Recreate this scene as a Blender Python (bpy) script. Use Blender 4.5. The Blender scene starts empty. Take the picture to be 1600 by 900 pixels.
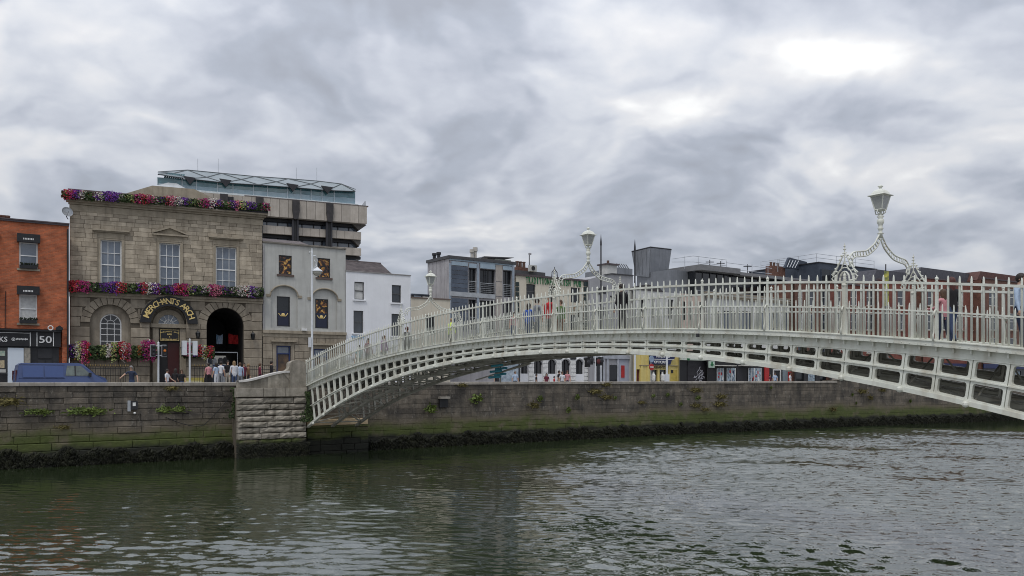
import bpy, math, random
import numpy as np
from mathutils import Vector, Matrix
R = math.radians
rnd = random.Random(7)
SC = bpy.context.scene
COL = SC.collection
# ---------------------------------------------------------------- camera
F, HZ, H = 1320.0, 596.0, 4.15          # focal length in photo pixels, horizon row, eye height over the water
cd = bpy.data.cameras.new('camera'); cam = bpy.data.objects.new('camera', cd); COL.objects.link(cam)
cam.location = (0, 0, H); cam.rotation_euler = (R(90), 0, 0)
cd.sensor_width = 36; cd.lens = F * 36 / 1600; cd.shift_y = (HZ - 450) / 1600
cd.clip_start = .1; cd.clip_end = 4000
SC.camera = cam
SC.render.resolution_x, SC.render.resolution_y = 1600, 900
SC.view_settings.view_transform = 'Standard'; SC.view_settings.look = 'None'
SC.cycles.pixel_filter_type = 'BLACKMAN_HARRIS'; SC.cycles.filter_width = 1.0
SC.view_settings.gamma = 1; SC.view_settings.exposure = 0.12
# ---------------------------------------------------------------- sky and sun
SUN_EL, SUN_AZ = R(60), R(200)           # azimuth clockwise from +Y
W = bpy.data.worlds.new('World'); SC.world = W; W.use_nodes = True
nt = W.node_tree; nt.nodes.clear(); VREL = 1.0; W.cycles.sampling_method = 'MANUAL'; W.cycles.sample_map_resolution = 256
def wn(t, **k):
    n = nt.nodes.new(t)
    for a, v in k.items(): setattr(n, a, v)
    return n
def wl(a, b): nt.links.new(a, b)
def wmath(op, a, b=None, clamp=False):
    n = wn('ShaderNodeMath', operation=op); n.use_clamp = clamp
    for i, v in enumerate((a, b)):
        if v is None: continue
        if isinstance(v, (int, float)): n.inputs[i].default_value = v
        else: wl(v, n.inputs[i])
    return n.outputs[0]
sky = wn('ShaderNodeTexSky', sky_type='NISHITA'); sky.sun_disc = False
sky.sun_elevation = SUN_EL; sky.sun_rotation = SUN_AZ
tc = wn('ShaderNodeTexCoord'); sep = wn('ShaderNodeSeparateXYZ'); wl(tc.outputs['Generated'], sep.inputs[0])
zz = wmath('MAXIMUM', sep.outputs[2], 0.0)
den = wmath('ADD', zz, 0.42)
cmb = wn('ShaderNodeCombineXYZ')
wl(wmath('DIVIDE', sep.outputs[0], den), cmb.inputs[0]); wl(wmath('DIVIDE', sep.outputs[1], den), cmb.inputs[1])
def wnoise(scale, detail, rough, dist, off):
    mp = wn('ShaderNodeMapping'); mp.inputs['Location'].default_value = off; mp.inputs['Scale'].default_value = (0.95, 1.0, 1)
    wl(cmb.outputs[0], mp.inputs[0])
    n = wn('ShaderNodeTexNoise'); n.inputs['Scale'].default_value = scale; n.inputs['Detail'].default_value = detail
    n.inputs['Roughness'].default_value = rough; n.inputs['Distortion'].default_value = dist
    wl(mp.outputs[0], n.inputs['Vector']); return n.outputs[0]
def wvor(scale, off):
    """puffy lobes: smooth fractal cells, bent by noise"""
    mp = wn('ShaderNodeMapping'); mp.inputs['Location'].default_value = off; mp.inputs['Scale'].default_value = (.8, 1.0, 1)
    ds = wn('ShaderNodeTexNoise'); ds.inputs['Scale'].default_value = 1.6; ds.inputs['Detail'].default_value = 6; wl(cmb.outputs[0], ds.inputs['Vector'])
    sb = wn('ShaderNodeVectorMath', operation='MULTIPLY_ADD'); wl(ds.outputs['Color'], sb.inputs[0]); sb.inputs[1].default_value = (.55, .55, 0); wl(cmb.outputs[0], sb.inputs[2]); wl(sb.outputs[0], mp.inputs[0])
    v = wn('ShaderNodeTexVoronoi', voronoi_dimensions='2D', feature='SMOOTH_F1', normalize=True); v.inputs['Scale'].default_value = scale; v.inputs['Detail'].default_value = 4; v.inputs['Roughness'].default_value = .62; v.inputs['Smoothness'].default_value = .55
    wl(mp.outputs[0], v.inputs['Vector']); return v.outputs['Distance']
nA = wnoise(1.15, 12, .58, .15, (4.3, 7.1, 0)); nB = wnoise(3.6, 12, .62, .15, (11.3, 1.9, 2))
v1 = wvor(2.1, (1.7, 5.2, 0)); v2 = wvor(2.1, (1.66, 5.09, 0))
nsum = wmath('ADD', wmath('MULTIPLY', nA, .72), wmath('MULTIPLY', nB, .28))
nsum = wmath('ADD', nsum, wmath('MULTIPLY', wmath('SUBTRACT', v2, v1), VREL))       # lit tops and shaded undersides of the lobes
nsum = wmath('ADD', nsum, wmath('MULTIPLY', wmath('SUBTRACT', .28, v1), .16))
# thin place in the cloud where the light comes through, high right of the lamp
yy = wmath('MAXIMUM', sep.outputs[1], .05)
gx = wmath('DIVIDE', wmath('SUBTRACT', wmath('DIVIDE', sep.outputs[0], yy), .378), .085); gz_ = wmath('DIVIDE', wmath('SUBTRACT', wmath('DIVIDE', sep.outputs[2], yy), .383), .030)
glow = wmath('MULTIPLY', wmath('EXPONENT', wmath('MULTIPLY', wmath('ADD', wmath('MULTIPLY', gx, gx), wmath('MULTIPLY', gz_, gz_)), -1.0)), .30)
nsum = wmath('ADD', nsum, glow)
rp = wn('ShaderNodeValToRGB'); wl(nsum, rp.inputs[0])
els = rp.color_ramp.elements
els[0].position = .34; els[0].color = (.40, .425, .485, 1)
els[1].position = .82; els[1].color = (1.10, 1.10, 1.08, 1)
for p, c in ((.43, (.465, .50, .575)), (.49, (.545, .575, .65)), (.54, (.615, .645, .715)), (.60, (.705, .73, .785)), (.68, (.82, .825, .85))):
    e = els.new(p); e.color = (*c, 1)
gain = wmath('ADD', wmath('MULTIPLY', wmath('MULTIPLY', zz, zz), 1.4), wmath('ADD', wmath('MULTIPLY', zz, .45), .80))   # overcast: brighter overhead
cv = wn('ShaderNodeVectorMath', operation='SCALE'); wl(rp.outputs[0], cv.inputs[0]); wl(wmath('MULTIPLY', gain, 9.0), cv.inputs['Scale'])
mx = wn('ShaderNodeMix', data_type='RGBA'); mx.inputs[0].default_value = .93
wl(sky.outputs[0], mx.inputs[6]); wl(cv.outputs[0], mx.inputs[7])
bg = wn('ShaderNodeBackground'); bg.inputs[1].default_value = 0.10; wl(mx.outputs[2], bg.inputs[0])
wo = wn('ShaderNodeOutputWorld'); wl(bg.outputs[0], wo.inputs[0])
sl = bpy.data.lights.new('sun', 'SUN'); sl.energy = 1.1; sl.angle = R(14); sl.color = (1, .96, .9)
so = bpy.data.objects.new('sun', sl); COL.objects.link(so)
sd = Vector((math.sin(SUN_AZ) * math.cos(SUN_EL), math.cos(SUN_AZ) * math.cos(SUN_EL), math.sin(SUN_EL)))
so.rotation_euler = sd.to_track_quat('Z', 'Y').to_euler(); so.location = sd * 200

# ---------------------------------------------------------------- materials
MATS = {}
def mat(name, c1, c2=None, scale=2.0, rough=.8, bump=0, bscale=20, metal=0, isl=0, spec=.4, streak=0, det=5, dirt=None):
    if name in MATS: return MATS[name]
    m = bpy.data.materials.new(name); m.use_nodes = True; MATS[name] = m
    t = m.node_tree; N = t.nodes; L = t.links; b = N['Principled BSDF']
    b.inputs['Roughness'].default_value = rough; b.inputs['Metallic'].default_value = metal
    b.inputs['Specular IOR Level'].default_value = spec
    tcn = N.new('ShaderNodeTexCoord')
    if c2 is None: c2 = tuple(x * .72 for x in c1)
    nz = N.new('ShaderNodeTexNoise'); nz.inputs['Scale'].default_value = scale; nz.inputs['Detail'].default_value = det
    nz.inputs['Roughness'].default_value = .6; L.new(tcn.outputs['Object'], nz.inputs['Vector'])
    rm = N.new('ShaderNodeMapRange'); rm.inputs[1].default_value = .33; rm.inputs[2].default_value = .67; L.new(nz.outputs[0], rm.inputs[0])
    mi = N.new('ShaderNodeMix'); mi.data_type = 'RGBA'; L.new(rm.outputs[0], mi.inputs[0])
    mi.inputs[6].default_value = (*c2, 1); mi.inputs[7].default_value = (*c1, 1)
    out = mi.outputs[2]
    if isl:
        g = N.new('ShaderNodeNewGeometry'); oi = N.new('ShaderNodeObjectInfo')
        ad = N.new('ShaderNodeMath'); ad.operation = 'ADD'; L.new(g.outputs['Random Per Island'], ad.inputs[0]); L.new(oi.outputs['Random'], ad.inputs[1])
        fr = N.new('ShaderNodeMath'); fr.operation = 'FRACT'; L.new(ad.outputs[0], fr.inputs[0])
        mr = N.new('ShaderNodeMapRange'); mr.inputs[3].default_value = 1 - isl; mr.inputs[4].default_value = 1 + isl * .7; L.new(fr.outputs[0], mr.inputs[0])
        sc = N.new('ShaderNodeVectorMath'); sc.operation = 'SCALE'; L.new(out, sc.inputs[0]); L.new(mr.outputs[0], sc.inputs['Scale']); out = sc.outputs[0]
    if streak:
        mp = N.new('ShaderNodeMapping'); mp.inputs['Scale'].default_value = (3.2, 3.2, .28); L.new(tcn.outputs['Object'], mp.inputs[0])
        n2 = N.new('ShaderNodeTexNoise'); n2.inputs['Scale'].default_value = 1.3; n2.inputs['Detail'].default_value = 6; L.new(mp.outputs[0], n2.inputs['Vector'])
        r2 = N.new('ShaderNodeMapRange'); r2.inputs[1].default_value = .48; r2.inputs[2].default_value = .72; r2.inputs[4].default_value = streak; L.new(n2.outputs[0], r2.inputs[0])
        m2 = N.new('ShaderNodeMix'); m2.data_type = 'RGBA'; L.new(r2.outputs[0], m2.inputs[0]); L.new(out, m2.inputs[6])
        m2.inputs[7].default_value = (*(dirt or tuple(x * .38 for x in c1)), 1); out = m2.outputs[2]
    L.new(out, b.inputs['Base Color'])
    if bump:
        n3 = N.new('ShaderNodeTexNoise'); n3.inputs['Scale'].default_value = bscale; n3.inputs['Detail'].default_value = 4; L.new(tcn.outputs['Object'], n3.inputs['Vector'])
        bp = N.new('ShaderNodeBump'); bp.inputs['Strength'].default_value = bump; bp.inputs['Distance'].default_value = .03; L.new(n3.outputs[0], bp.inputs['Height']); L.new(bp.outputs[0], b.inputs['Normal'])
    return m
def brickmat(name, c1, c2, mortar, bw=.225, bh=.078):
    m = bpy.data.materials.new(name); m.use_nodes = True; MATS[name] = m
    t = m.node_tree; N = t.nodes; L = t.links; b = N['Principled BSDF']; b.inputs['Roughness'].default_value = .88
    tcn = N.new('ShaderNodeTexCoord'); sp = N.new('ShaderNodeSeparateXYZ'); L.new(tcn.outputs['Object'], sp.inputs[0])
    ad = N.new('ShaderNodeMath'); ad.operation = 'ADD'; L.new(sp.outputs[0], ad.inputs[0]); L.new(sp.outputs[1], ad.inputs[1])
    cb = N.new('ShaderNodeCombineXYZ'); L.new(ad.outputs[0], cb.inputs[0]); L.new(sp.outputs[2], cb.inputs[1])
    br = N.new('ShaderNodeTexBrick'); L.new(cb.outputs[0], br.inputs['Vector'])
    br.inputs['Color1'].default_value = (*c1, 1); br.inputs['Color2'].default_value = (*c2, 1); br.inputs['Mortar'].default_value = (*mortar, 1)
    br.inputs['Scale'].default_value = 1; br.inputs['Brick Width'].default_value = bw; br.inputs['Row Height'].default_value = bh
    br.inputs['Mortar Size'].default_value = .008; br.inputs['Bias'].default_value = -.2
    nz = N.new('ShaderNodeTexNoise'); nz.inputs['Scale'].default_value = 1.4; nz.inputs['Detail'].default_value = 8; nz.inputs['Roughness'].default_value = .7; L.new(tcn.outputs['Object'], nz.inputs['Vector'])
    mr = N.new('ShaderNodeMapRange'); mr.inputs[1].default_value = .3; mr.inputs[2].default_value = .7; mr.inputs[3].default_value = .55; mr.inputs[4].default_value = 1.35; L.new(nz.outputs[0], mr.inputs[0])
    sc = N.new('ShaderNodeVectorMath'); sc.operation = 'SCALE'; L.new(br.outputs[0], sc.inputs[0]); L.new(mr.outputs[0], sc.inputs['Scale']); L.new(sc.outputs[0], b.inputs['Base Color'])
    bp = N.new('ShaderNodeBump'); bp.inputs['Strength'].default_value = .5; bp.inputs['Distance'].default_value = .02; L.new(br.outputs['Fac'], bp.inputs['Height']); bp.invert = True; L.new(bp.outputs[0], b.inputs['Normal'])
    return m
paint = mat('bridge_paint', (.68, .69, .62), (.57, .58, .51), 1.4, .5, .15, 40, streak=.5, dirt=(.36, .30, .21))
paint2 = mat('bridge_paint_shaded', (.38, .37, .32), (.24, .23, .19), 1.8, .6, .15, 30, streak=.5, dirt=(.16, .13, .09))  # darker copy of the bridge paint: shade put into the colour, streaks are dirt
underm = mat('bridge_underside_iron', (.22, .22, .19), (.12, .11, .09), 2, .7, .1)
beam_m = mat('bearing_timber', (.62, .48, .30), (.48, .36, .21), 3, .75, .2)
ash_m = mat('sandstone_ashlar', (.48, .415, .32), (.29, .245, .185), 1.6, .88, .35, 14, isl=.26, streak=.4, dirt=(.14, .11, .08))
rust_m = mat('weathered_rusticated_stone', (.33, .285, .22), (.22, .185, .14), 1.8, .9, .4, 14, isl=.18, streak=.45, dirt=(.10, .085, .065))
mort_m = mat('dark_mortar', (.12, .10, .075), None, 4, .95)
trim_m = mat('dressed_stone', (.37, .32, .245), (.27, .23, .17), 2, .85, .2, 20, streak=.5, dirt=(.12, .10, .08))
pier_m = mat('pale_granite', (.37, .335, .28), (.20, .18, .145), 2.4, .85, .5, 9, isl=.25, streak=.7, dirt=(.10, .09, .07))
brick_m = brickmat('orange_brick', (.46, .125, .05), (.30, .075, .03), (.30, .14, .08))
redbrick_m = brickmat('dark_red_brick', (.22, .055, .035), (.15, .04, .03), (.14, .08, .06))
brownbrick_m = brickmat('brown_brick', (.17, .075, .05), (.12, .05, .035), (.12, .08, .06))
slate_m = mat('roof_slate', (.13, .105, .10), (.075, .06, .06), 3, .75, .3, 12, isl=.35)
greyrender = mat('grey_render', (.47, .47, .44), (.40, .40, .375), 1.2, .9, .15, 30, streak=.35, dirt=(.22, .21, .19))
whiterender = mat('white_render', (.76, .77, .79), (.68, .69, .71), .8, .85, .08, 30, streak=.12, dirt=(.48, .47, .46))
creamrender = mat('cream_render', (.60, .55, .45), (.52, .475, .385), 1, .88, .1, 30, streak=.3, dirt=(.32, .28, .22))
pubcream = mat('pub_cream_render', (.64, .59, .48), (.56, .51, .41), 1, .88, .1, 30, streak=.25, dirt=(.33, .29, .22))
pinkrender = mat('pinkish_render', (.55, .44, .37), (.48, .38, .32), 1, .88)
concrete = mat('precast_concrete', (.43, .39, .34), (.35, .315, .27), 1.0, .88, .25, 12, isl=.10, streak=.3, dirt=(.2, .18, .15))
darkmetal = mat('dark_metal', (.035, .035, .04), None, 4, .5, metal=.2)
black_m = mat('black_paint', (.018, .018, .020), (.010, .010, .011), 3, .45)
joinery_black = mat('black_joinery', (.03, .03, .032), (.018, .018, .02), 3, .4)
blue_m = mat('blue_joinery', (.03, .05, .15), None, 3, .45)
white_m = mat('white_joinery', (.80, .80, .78), (.70, .70, .68), 3, .5)
glass_m = mat('window_glass', (.055, .065, .08), (.025, .03, .035), .9, .05, spec=.9)
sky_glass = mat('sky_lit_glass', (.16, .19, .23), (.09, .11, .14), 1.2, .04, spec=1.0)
dark_glass = mat('dark_glass', (.015, .017, .02), None, 1, .06, spec=.7)
curtain_m = mat('net_curtain', (.55, .55, .53), (.42, .42, .41), 6, .9)
teal_glass = mat('teal_glass', (.10, .22, .25), (.055, .13, .15), 1.2, .06, spec=1.0)
roofglass = mat('pale_roof_panel', (.20, .235, .245), (.15, .18, .19), .6, .35, spec=.5)
zinc = mat('zinc_cladding', (.24, .25, .27), (.19, .20, .215), .8, .45, metal=.5, streak=.25)
zincd = mat('blue_grey_cladding', (.065, .08, .105), (.045, .055, .075), .8, .5, metal=.3)
bluepanel = mat('blue_grey_panel', (.075, .095, .13), (.045, .06, .085), 1.4, .25, isl=.25, spec=.6)
paleblue = mat('pale_blue_spandrel', (.32, .40, .46), (.25, .32, .38), 1, .3)
greyclad = mat('grey_fibre_cladding', (.36, .35, .36), (.28, .27, .28), .8, .8, streak=.5, dirt=(.17, .16, .17))
terracotta = mat('terracotta', (.13, .075, .055), (.08, .05, .04), 5, .85)
gold_m = mat('gilded_metal', (.80, .62, .26), (.68, .50, .18), 6, .4)
green_m = mat('green_lettering', (.02, .17, .06), None, 6, .6)
letter_white = mat('white_lettering', (.78, .78, .76), None, 6, .6)
iron_m = mat('black_iron', (.03, .03, .03), None, 5, .5)
gilt_tip = mat('gilt_spear_tip', (.42, .29, .11), None, 5, .5, metal=.3)
galv = mat('galvanised_steel', (.48, .50, .52), (.38, .40, .42), 4, .45, metal=.4)
polewhite = mat('white_pole_paint', (.66, .68, .70), (.58, .60, .62), 4, .45)
yellow_m = mat('yellow_render', (.66, .54, .20), (.58, .47, .17), 1.2, .8, streak=.2)
navy_m = mat('navy_sign_board', (.02, .03, .10), None, 3, .5)
red_m = mat('red_paint', (.45, .03, .03), None, 3, .5)
orange_m = mat('orange_paint', (.60, .22, .03), None, 3, .5)
van_m = mat('blue_van_paint', (.045, .075, .19), (.04, .065, .17), .6, .22, spec=.7)
rubber = mat('rubber', (.02, .02, .02), None, 5, .8)
alloy = mat('wheel_alloy', (.4, .4, .42), None, 5, .35, metal=.8)
leaf_m = mat('leaf_green', (.06, .095, .028), (.03, .05, .016), 3, .75, isl=.5)
fern_m = mat('fern_green', (.17, .22, .05), (.09, .13, .03), 3, .75, isl=.45)
dryfern_m = mat('dry_grass_tuft', (.20, .17, .06), (.12, .10, .035), 3, .8, isl=.4)
kelp_m = mat('wet_seaweed', (.017, .018, .009), (.006, .007, .004), 3, .65, isl=.6, spec=.2)
flower_cols = {'purple': (.13, .025, .27), 'magenta': (.34, .012, .13), 'red': (.40, .02, .035), 'white': (.58, .53, .48), 'pink': (.52, .14, .22), 'lime': (.36, .40, .14), 'orange': (.52, .17, .035)}
flower_m = {k: mat(k + '_petals', v, tuple(x * .6 for x in v), 6, .7, isl=.4) for k, v in flower_cols.items()}

# ---------------------------------------------------------------- mesh helpers
class MB:
    def __init__(s): s.v = []; s.f = []
    def add(s, vs, fs):
        o = len(s.v); s.v += [tuple(v) for v in vs]; s.f += [tuple(i + o for i in f) for f in fs]; return s
    def box(s, x0, x1, y0, y1, z0, z1):
        return s.add([(x0, y0, z0), (x1, y0, z0), (x1, y1, z0), (x0, y1, z0), (x0, y0, z1), (x1, y0, z1), (x1, y1, z1), (x0, y1, z1)],
                     [(0, 3, 2, 1), (4, 5, 6, 7), (0, 1, 5, 4), (1, 2, 6, 5), (2, 3, 7, 6), (3, 0, 4, 7)])
    def prism(s, pts, y0, y1):                       # outline in x,z pushed along y
        n = len(pts)
        return s.add([(x, y0, z) for x, z in pts] + [(x, y1, z) for x, z in pts],
                     [tuple(range(n)), tuple(range(2 * n - 1, n - 1, -1))] + [(i, n + i, n + (i + 1) % n, (i + 1) % n) for i in range(n)])
    def tube(s, pts, r, k=6, cap=True):
        pts = [Vector(p) for p in pts]; rs = r if isinstance(r, (list, tuple)) else [r] * len(pts)
        vs = []; fs = []; ref = Vector((0, 0, 1))
        for i, p in enumerate(pts):
            d = (pts[min(i + 1, len(pts) - 1)] - pts[max(i - 1, 0)]).normalized()
            a = d.cross(ref if abs(d.z) < .95 else Vector((0, 1, 0))).normalized(); b = a.cross(d)
            for j in range(k):
                t = 2 * math.pi * j / k; vs.append(p + (a * math.cos(t) + b * math.sin(t)) * rs[i])
        for i in range(len(pts) - 1):
            for j in range(k): fs.append((i * k + j, i * k + (j + 1) % k, (i + 1) * k + (j + 1) % k, (i + 1) * k + j))
        if cap: fs += [tuple(range(k))[::-1], tuple(range((len(pts) - 1) * k, len(pts) * k))]
        return s.add(vs, fs)
    def lathe(s, prof, cx=0, cy=0, k=12, rot=0):
        vs = []; fs = []
        for r, z in prof:
            for j in range(k):
                t = 2 * math.pi * j / k + rot; vs.append((cx + r * math.cos(t), cy + r * math.sin(t), z))
        for i in range(len(prof) - 1):
            for j in range(k): fs.append((i * k + j, i * k + (j + 1) % k, (i + 1) * k + (j + 1) % k, (i + 1) * k + j))
        fs += [tuple(range(k))[::-1], tuple(range((len(prof) - 1) * k, len(prof) * k))]
        return s.add(vs, fs)
    def ball(s, c, r, k=8, q=5, sc=(1, 1, 1)):
        vs = [(c[0], c[1], c[2] - r * sc[2])]; fs = []
        for i in range(1, q):
            a = -math.pi / 2 + math.pi * i / q
            for j in range(k):
                t = 2 * math.pi * j / k; vs.append((c[0] + r * sc[0] * math.cos(a) * math.cos(t), c[1] + r * sc[1] * math.cos(a) * math.sin(t), c[2] + r * sc[2] * math.sin(a)))
        vs.append((c[0], c[1], c[2] + r * sc[2])); n = len(vs)
        for j in range(k):
            fs.append((0, 1 + (j + 1) % k, 1 + j)); fs.append((n - 1, n - 1 - k + j, n - 1 - k + (j + 1) % k))
        for i in range(q - 2):
            for j in range(k): fs.append((1 + i * k + j, 1 + i * k + (j + 1) % k, 1 + (i + 1) * k + (j + 1) % k, 1 + (i + 1) * k + j))
        return s.add(vs, fs)
    def block(s, u0, u1, z0, z1, y0, proud, ch=.012):  # dressed stone: chamfered face standing proud of y0 (towards -y)
        a = y0 - proud + ch; b = y0 - proud
        return s.add([(u0, y0, z0), (u1, y0, z0), (u1, y0, z1), (u0, y0, z1), (u0, a, z0), (u1, a, z0), (u1, a, z1), (u0, a, z1),
                      (u0 + ch, b, z0 + ch), (u1 - ch, b, z0 + ch), (u1 - ch, b, z1 - ch), (u0 + ch, b, z1 - ch)],
                     [(8, 9, 10, 11)] + [(i, (i + 1) % 4, 4 + (i + 1) % 4, 4 + i) for i in range(4)] + [(4 + i, 4 + (i + 1) % 4, 8 + (i + 1) % 4, 8 + i) for i in range(4)])
    def rough(s, u0, u1, z0, z1, y0, proud, rg, amp=.026):   # rock-faced stone with a lumpy front and ragged edges
        nx, nz = max(3, int((u1 - u0) / .16)), 3; vs = []; fs = []
        for j in range(nz + 1):
            for i in range(nx + 1):
                ed = (i in (0, nx)) or (j in (0, nz)); u, z = lerp(u0, u1, i / nx), lerp(z0, z1, j / nz)
                if j in (0, nz): z += rg.uniform(-.016, .016)
                elif i not in (0, nx): u += rg.uniform(-.03, .03)
                vs.append((u, y0 - proud + (.05 if ed else 0) + rg.uniform(-amp, amp) * (.45 if ed else 1), z))
        for j in range(nz):
            for i in range(nx): k = j * (nx + 1) + i; fs.append((k, k + 1, k + nx + 2, k + nx + 1))
        rim = [i for i in range(nx + 1)] + [(j + 1) * (nx + 1) - 1 for j in range(1, nz + 1)] + [nz * (nx + 1) + i for i in range(nx - 1, -1, -1)] + [j * (nx + 1) for j in range(nz - 1, 0, -1)]
        o = len(vs); vs += [(vs[k][0], y0, vs[k][2]) for k in rim]; n = len(rim)
        fs += [(rim[(i + 1) % n], rim[i], o + i, o + (i + 1) % n) for i in range(n)]
        return s.add(vs, fs)
    def mesh(s, name, m=None, smooth=False):
        me = bpy.data.meshes.new(name); me.from_pydata(s.v, [], s.f)
        if m is not None: me.materials.append(m)
        if smooth: me.polygons.foreach_set('use_smooth', [True] * len(me.polygons))
        me.update(); return me
    def build(s, name, m, parent=None, smooth=False, kind=None):
        return link(name, s.mesh(name, m, smooth), parent, kind)
def lerp(a, b, t): return a + (b - a) * t
def link(name, me, parent=None, kind=None):
    o = bpy.data.objects.new(name, me); COL.objects.link(o)
    if parent: o.parent = parent
    if kind: o['kind'] = kind
    return o
def thing(name, label, cat, loc=(0, 0, 0), rz=0, group=None, me=None):
    o = link(name, me); o.location = loc; o.rotation_euler = (0, 0, rz)
    o['label'] = label; o['category'] = cat
    if group: o['group'] = group
    return o
def kids(o, reg={}):
    return [c for c in bpy.data.objects if c.parent == o]
def dup(root, loc, rz, label, group=None):
    r = root.copy(); COL.objects.link(r); r.location = loc; r.rotation_euler = (0, 0, rz); r['label'] = label
    if group: r['group'] = group
    for ch in kids(root):
        c = ch.copy(); COL.objects.link(c); c.parent = r
        for g in kids(ch):
            d = g.copy(); COL.objects.link(d); d.parent = c
    return r
# ---------------------------------------------------------------- places
E1, E2 = Vector((.5844, -.8115, 0)), Vector((.8115, .5844, 0))     # along the bridge towards us / along the quay to the right
def Wd(r, d, z=0.0): return Vector((.8115 * r - .5844 * d, .5844 * r + .8115 * d, z))
def on_d(px, d):                                   # point at quay distance d seen in photo column px
    t = (px - 800) / F; Z = d / (-.5844 * t + .8115); return (t * Z, Z)
STREET = 3.25
class Fac:                                         # a facade plane: local x along it, y into the building, z up from the street
    def __init__(s, px0, Z0, slope, zb=STREET):
        s.bx, s.by, s.zb = (px0 - 800) / F * Z0, Z0, zb
        n = math.hypot(1, slope); s.ux, s.uy = 1 / n, slope / n; s.rz = math.atan2(s.uy, s.ux)
        s.loc = (s.bx, s.by, zb)
    def u(s, px, y=0.0):
        t = (px - 800) / F; bx, by = s.bx - s.uy * y, s.by + s.ux * y
        return (t * by - bx) / (s.ux - t * s.uy)
    def Z(s, px, y=0.0): return s.by + s.ux * y + s.u(px, y) * s.uy
    def z(s, px, py, y=0.0): return H + (HZ - py) * s.Z(px, y) / F - s.zb
    def rect(s, x0, y0, x1, y1, y=0.0):
        xm = (x0 + x1) / 2; return (s.u(x0, y), s.u(x1, y), s.z(xm, y1, y), s.z(xm, y0, y))
    def world(s, u, y, z): return (s.bx + u * s.ux - y * s.uy, s.by + u * s.uy + y * s.ux, z + s.zb)
def wall_mb(u0, u1, z0, z1, holes=(), arches=(), depth=.22, y=0.0):
    """sheet of wall with rectangular holes (u0,u1,z0,z1) and arched holes (uc,r,z0,zspring), reveals going inwards"""
    mb = MB(); hs = list(holes) + [(uc - r, uc + r, a, zs + r) for uc, r, a, zs in arches]
    us = sorted({u0, u1} | {min(max(v, u0), u1) for h in hs for v in h[:2]}); zs_ = sorted({z0, z1} | {min(max(v, z0), z1) for h in hs for v in h[2:]})
    for i in range(len(us) - 1):
        for j in range(len(zs_) - 1):
            cu, cz = (us[i] + us[i + 1]) / 2, (zs_[j] + zs_[j + 1]) / 2
            if any(h[0] < cu < h[1] and h[2] < cz < h[3] for h in hs): continue
            mb.add([(us[i], y, zs_[j]), (us[i + 1], y, zs_[j]), (us[i + 1], y, zs_[j + 1]), (us[i], y, zs_[j + 1])], [(0, 1, 2, 3)])
    for a, b, c, d in holes:
        q = [(a, c), (b, c), (b, d), (a, d)]
        mb.add([(p, y, z) for p, z in q] + [(p, y + depth, z) for p, z in q], [(i, (i + 1) % 4, 4 + (i + 1) % 4, 4 + i) for i in range(4)])
    for uc, r, a, zs in arches:
        K = 14; arc = [(uc - r * math.cos(math.pi * k / K), zs + r * math.sin(math.pi * k / K)) for k in range(K + 1)]
        for k in range(K):
            p, q = arc[k], arc[k + 1]
            mb.add([(p[0], y, p[1]), (q[0], y, q[1]), (q[0], y, zs + r + 1e-4), (p[0], y, zs + r + 1e-4)], [(0, 1, 2, 3)])
        ring = [(uc - r, a)] + arc + [(uc + r, a)]; n = len(ring)
        mb.add([(p, y, z) for p, z in ring] + [(p, y + depth, z) for p, z in ring], [(i, i + 1, n + i + 1, n + i) for i in range(n - 1)])
    return mb
def shell(parent, name, m, u0, u1, z1, depth, y0=.3, z0=0):
    return MB().box(u0 + .004, u1 - .004, y0, depth, z0, z1).build(name, m, parent)
def sash(parent, u0, u1, z0, z1, y=.14, cols=1, rows=2, fm=None, gm=None, fw=.06, bw=.03, split=True, name='window'):
    """sliding sash window: frame and glazing bars, with one pane object per light"""
    fm = fm or white_m; gm = gm or glass_m; mb = MB()
    mb.box(u0, u0 + fw, y - .03, y + .05, z0, z1).box(u1 - fw, u1, y - .03, y + .05, z0, z1)
    mb.box(u0 + fw, u1 - fw, y - .03, y + .05, z0, z0 + fw).box(u0 + fw, u1 - fw, y - .03, y + .05, z1 - fw, z1)
    ue = [u0 + fw + (u1 - u0 - 2 * fw) * i / cols for i in range(cols + 1)]; ze = [z0 + fw + (z1 - z0 - 2 * fw) * j / rows for j in range(rows + 1)]
    for i in range(1, cols): mb.box(ue[i] - bw / 2, ue[i] + bw / 2, y - .015, y + .03, z0 + fw, z1 - fw)
    for j in range(1, rows):
        w = bw * (2.0 if split and j == rows // 2 else 1) / 2
        mb.box(u0 + fw, u1 - fw, y - .024, y + .032, ze[j] - w, ze[j] + w)
    w = mb.build(name, fm, parent)
    for i in range(cols):
        for j in range(rows):
            a, b = rnd.uniform(-.008, .008), rnd.uniform(-.006, .006)
            MB().add([(ue[i], y + .02 + a, ze[j]), (ue[i + 1], y + .02, ze[j]), (ue[i + 1], y + .02 + b, ze[j + 1]), (ue[i], y + .02 + a + b, ze[j + 1])], [(0, 1, 2, 3)]).build('pane', gm if not callable(gm) else gm(i, j), w)
    return w
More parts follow.
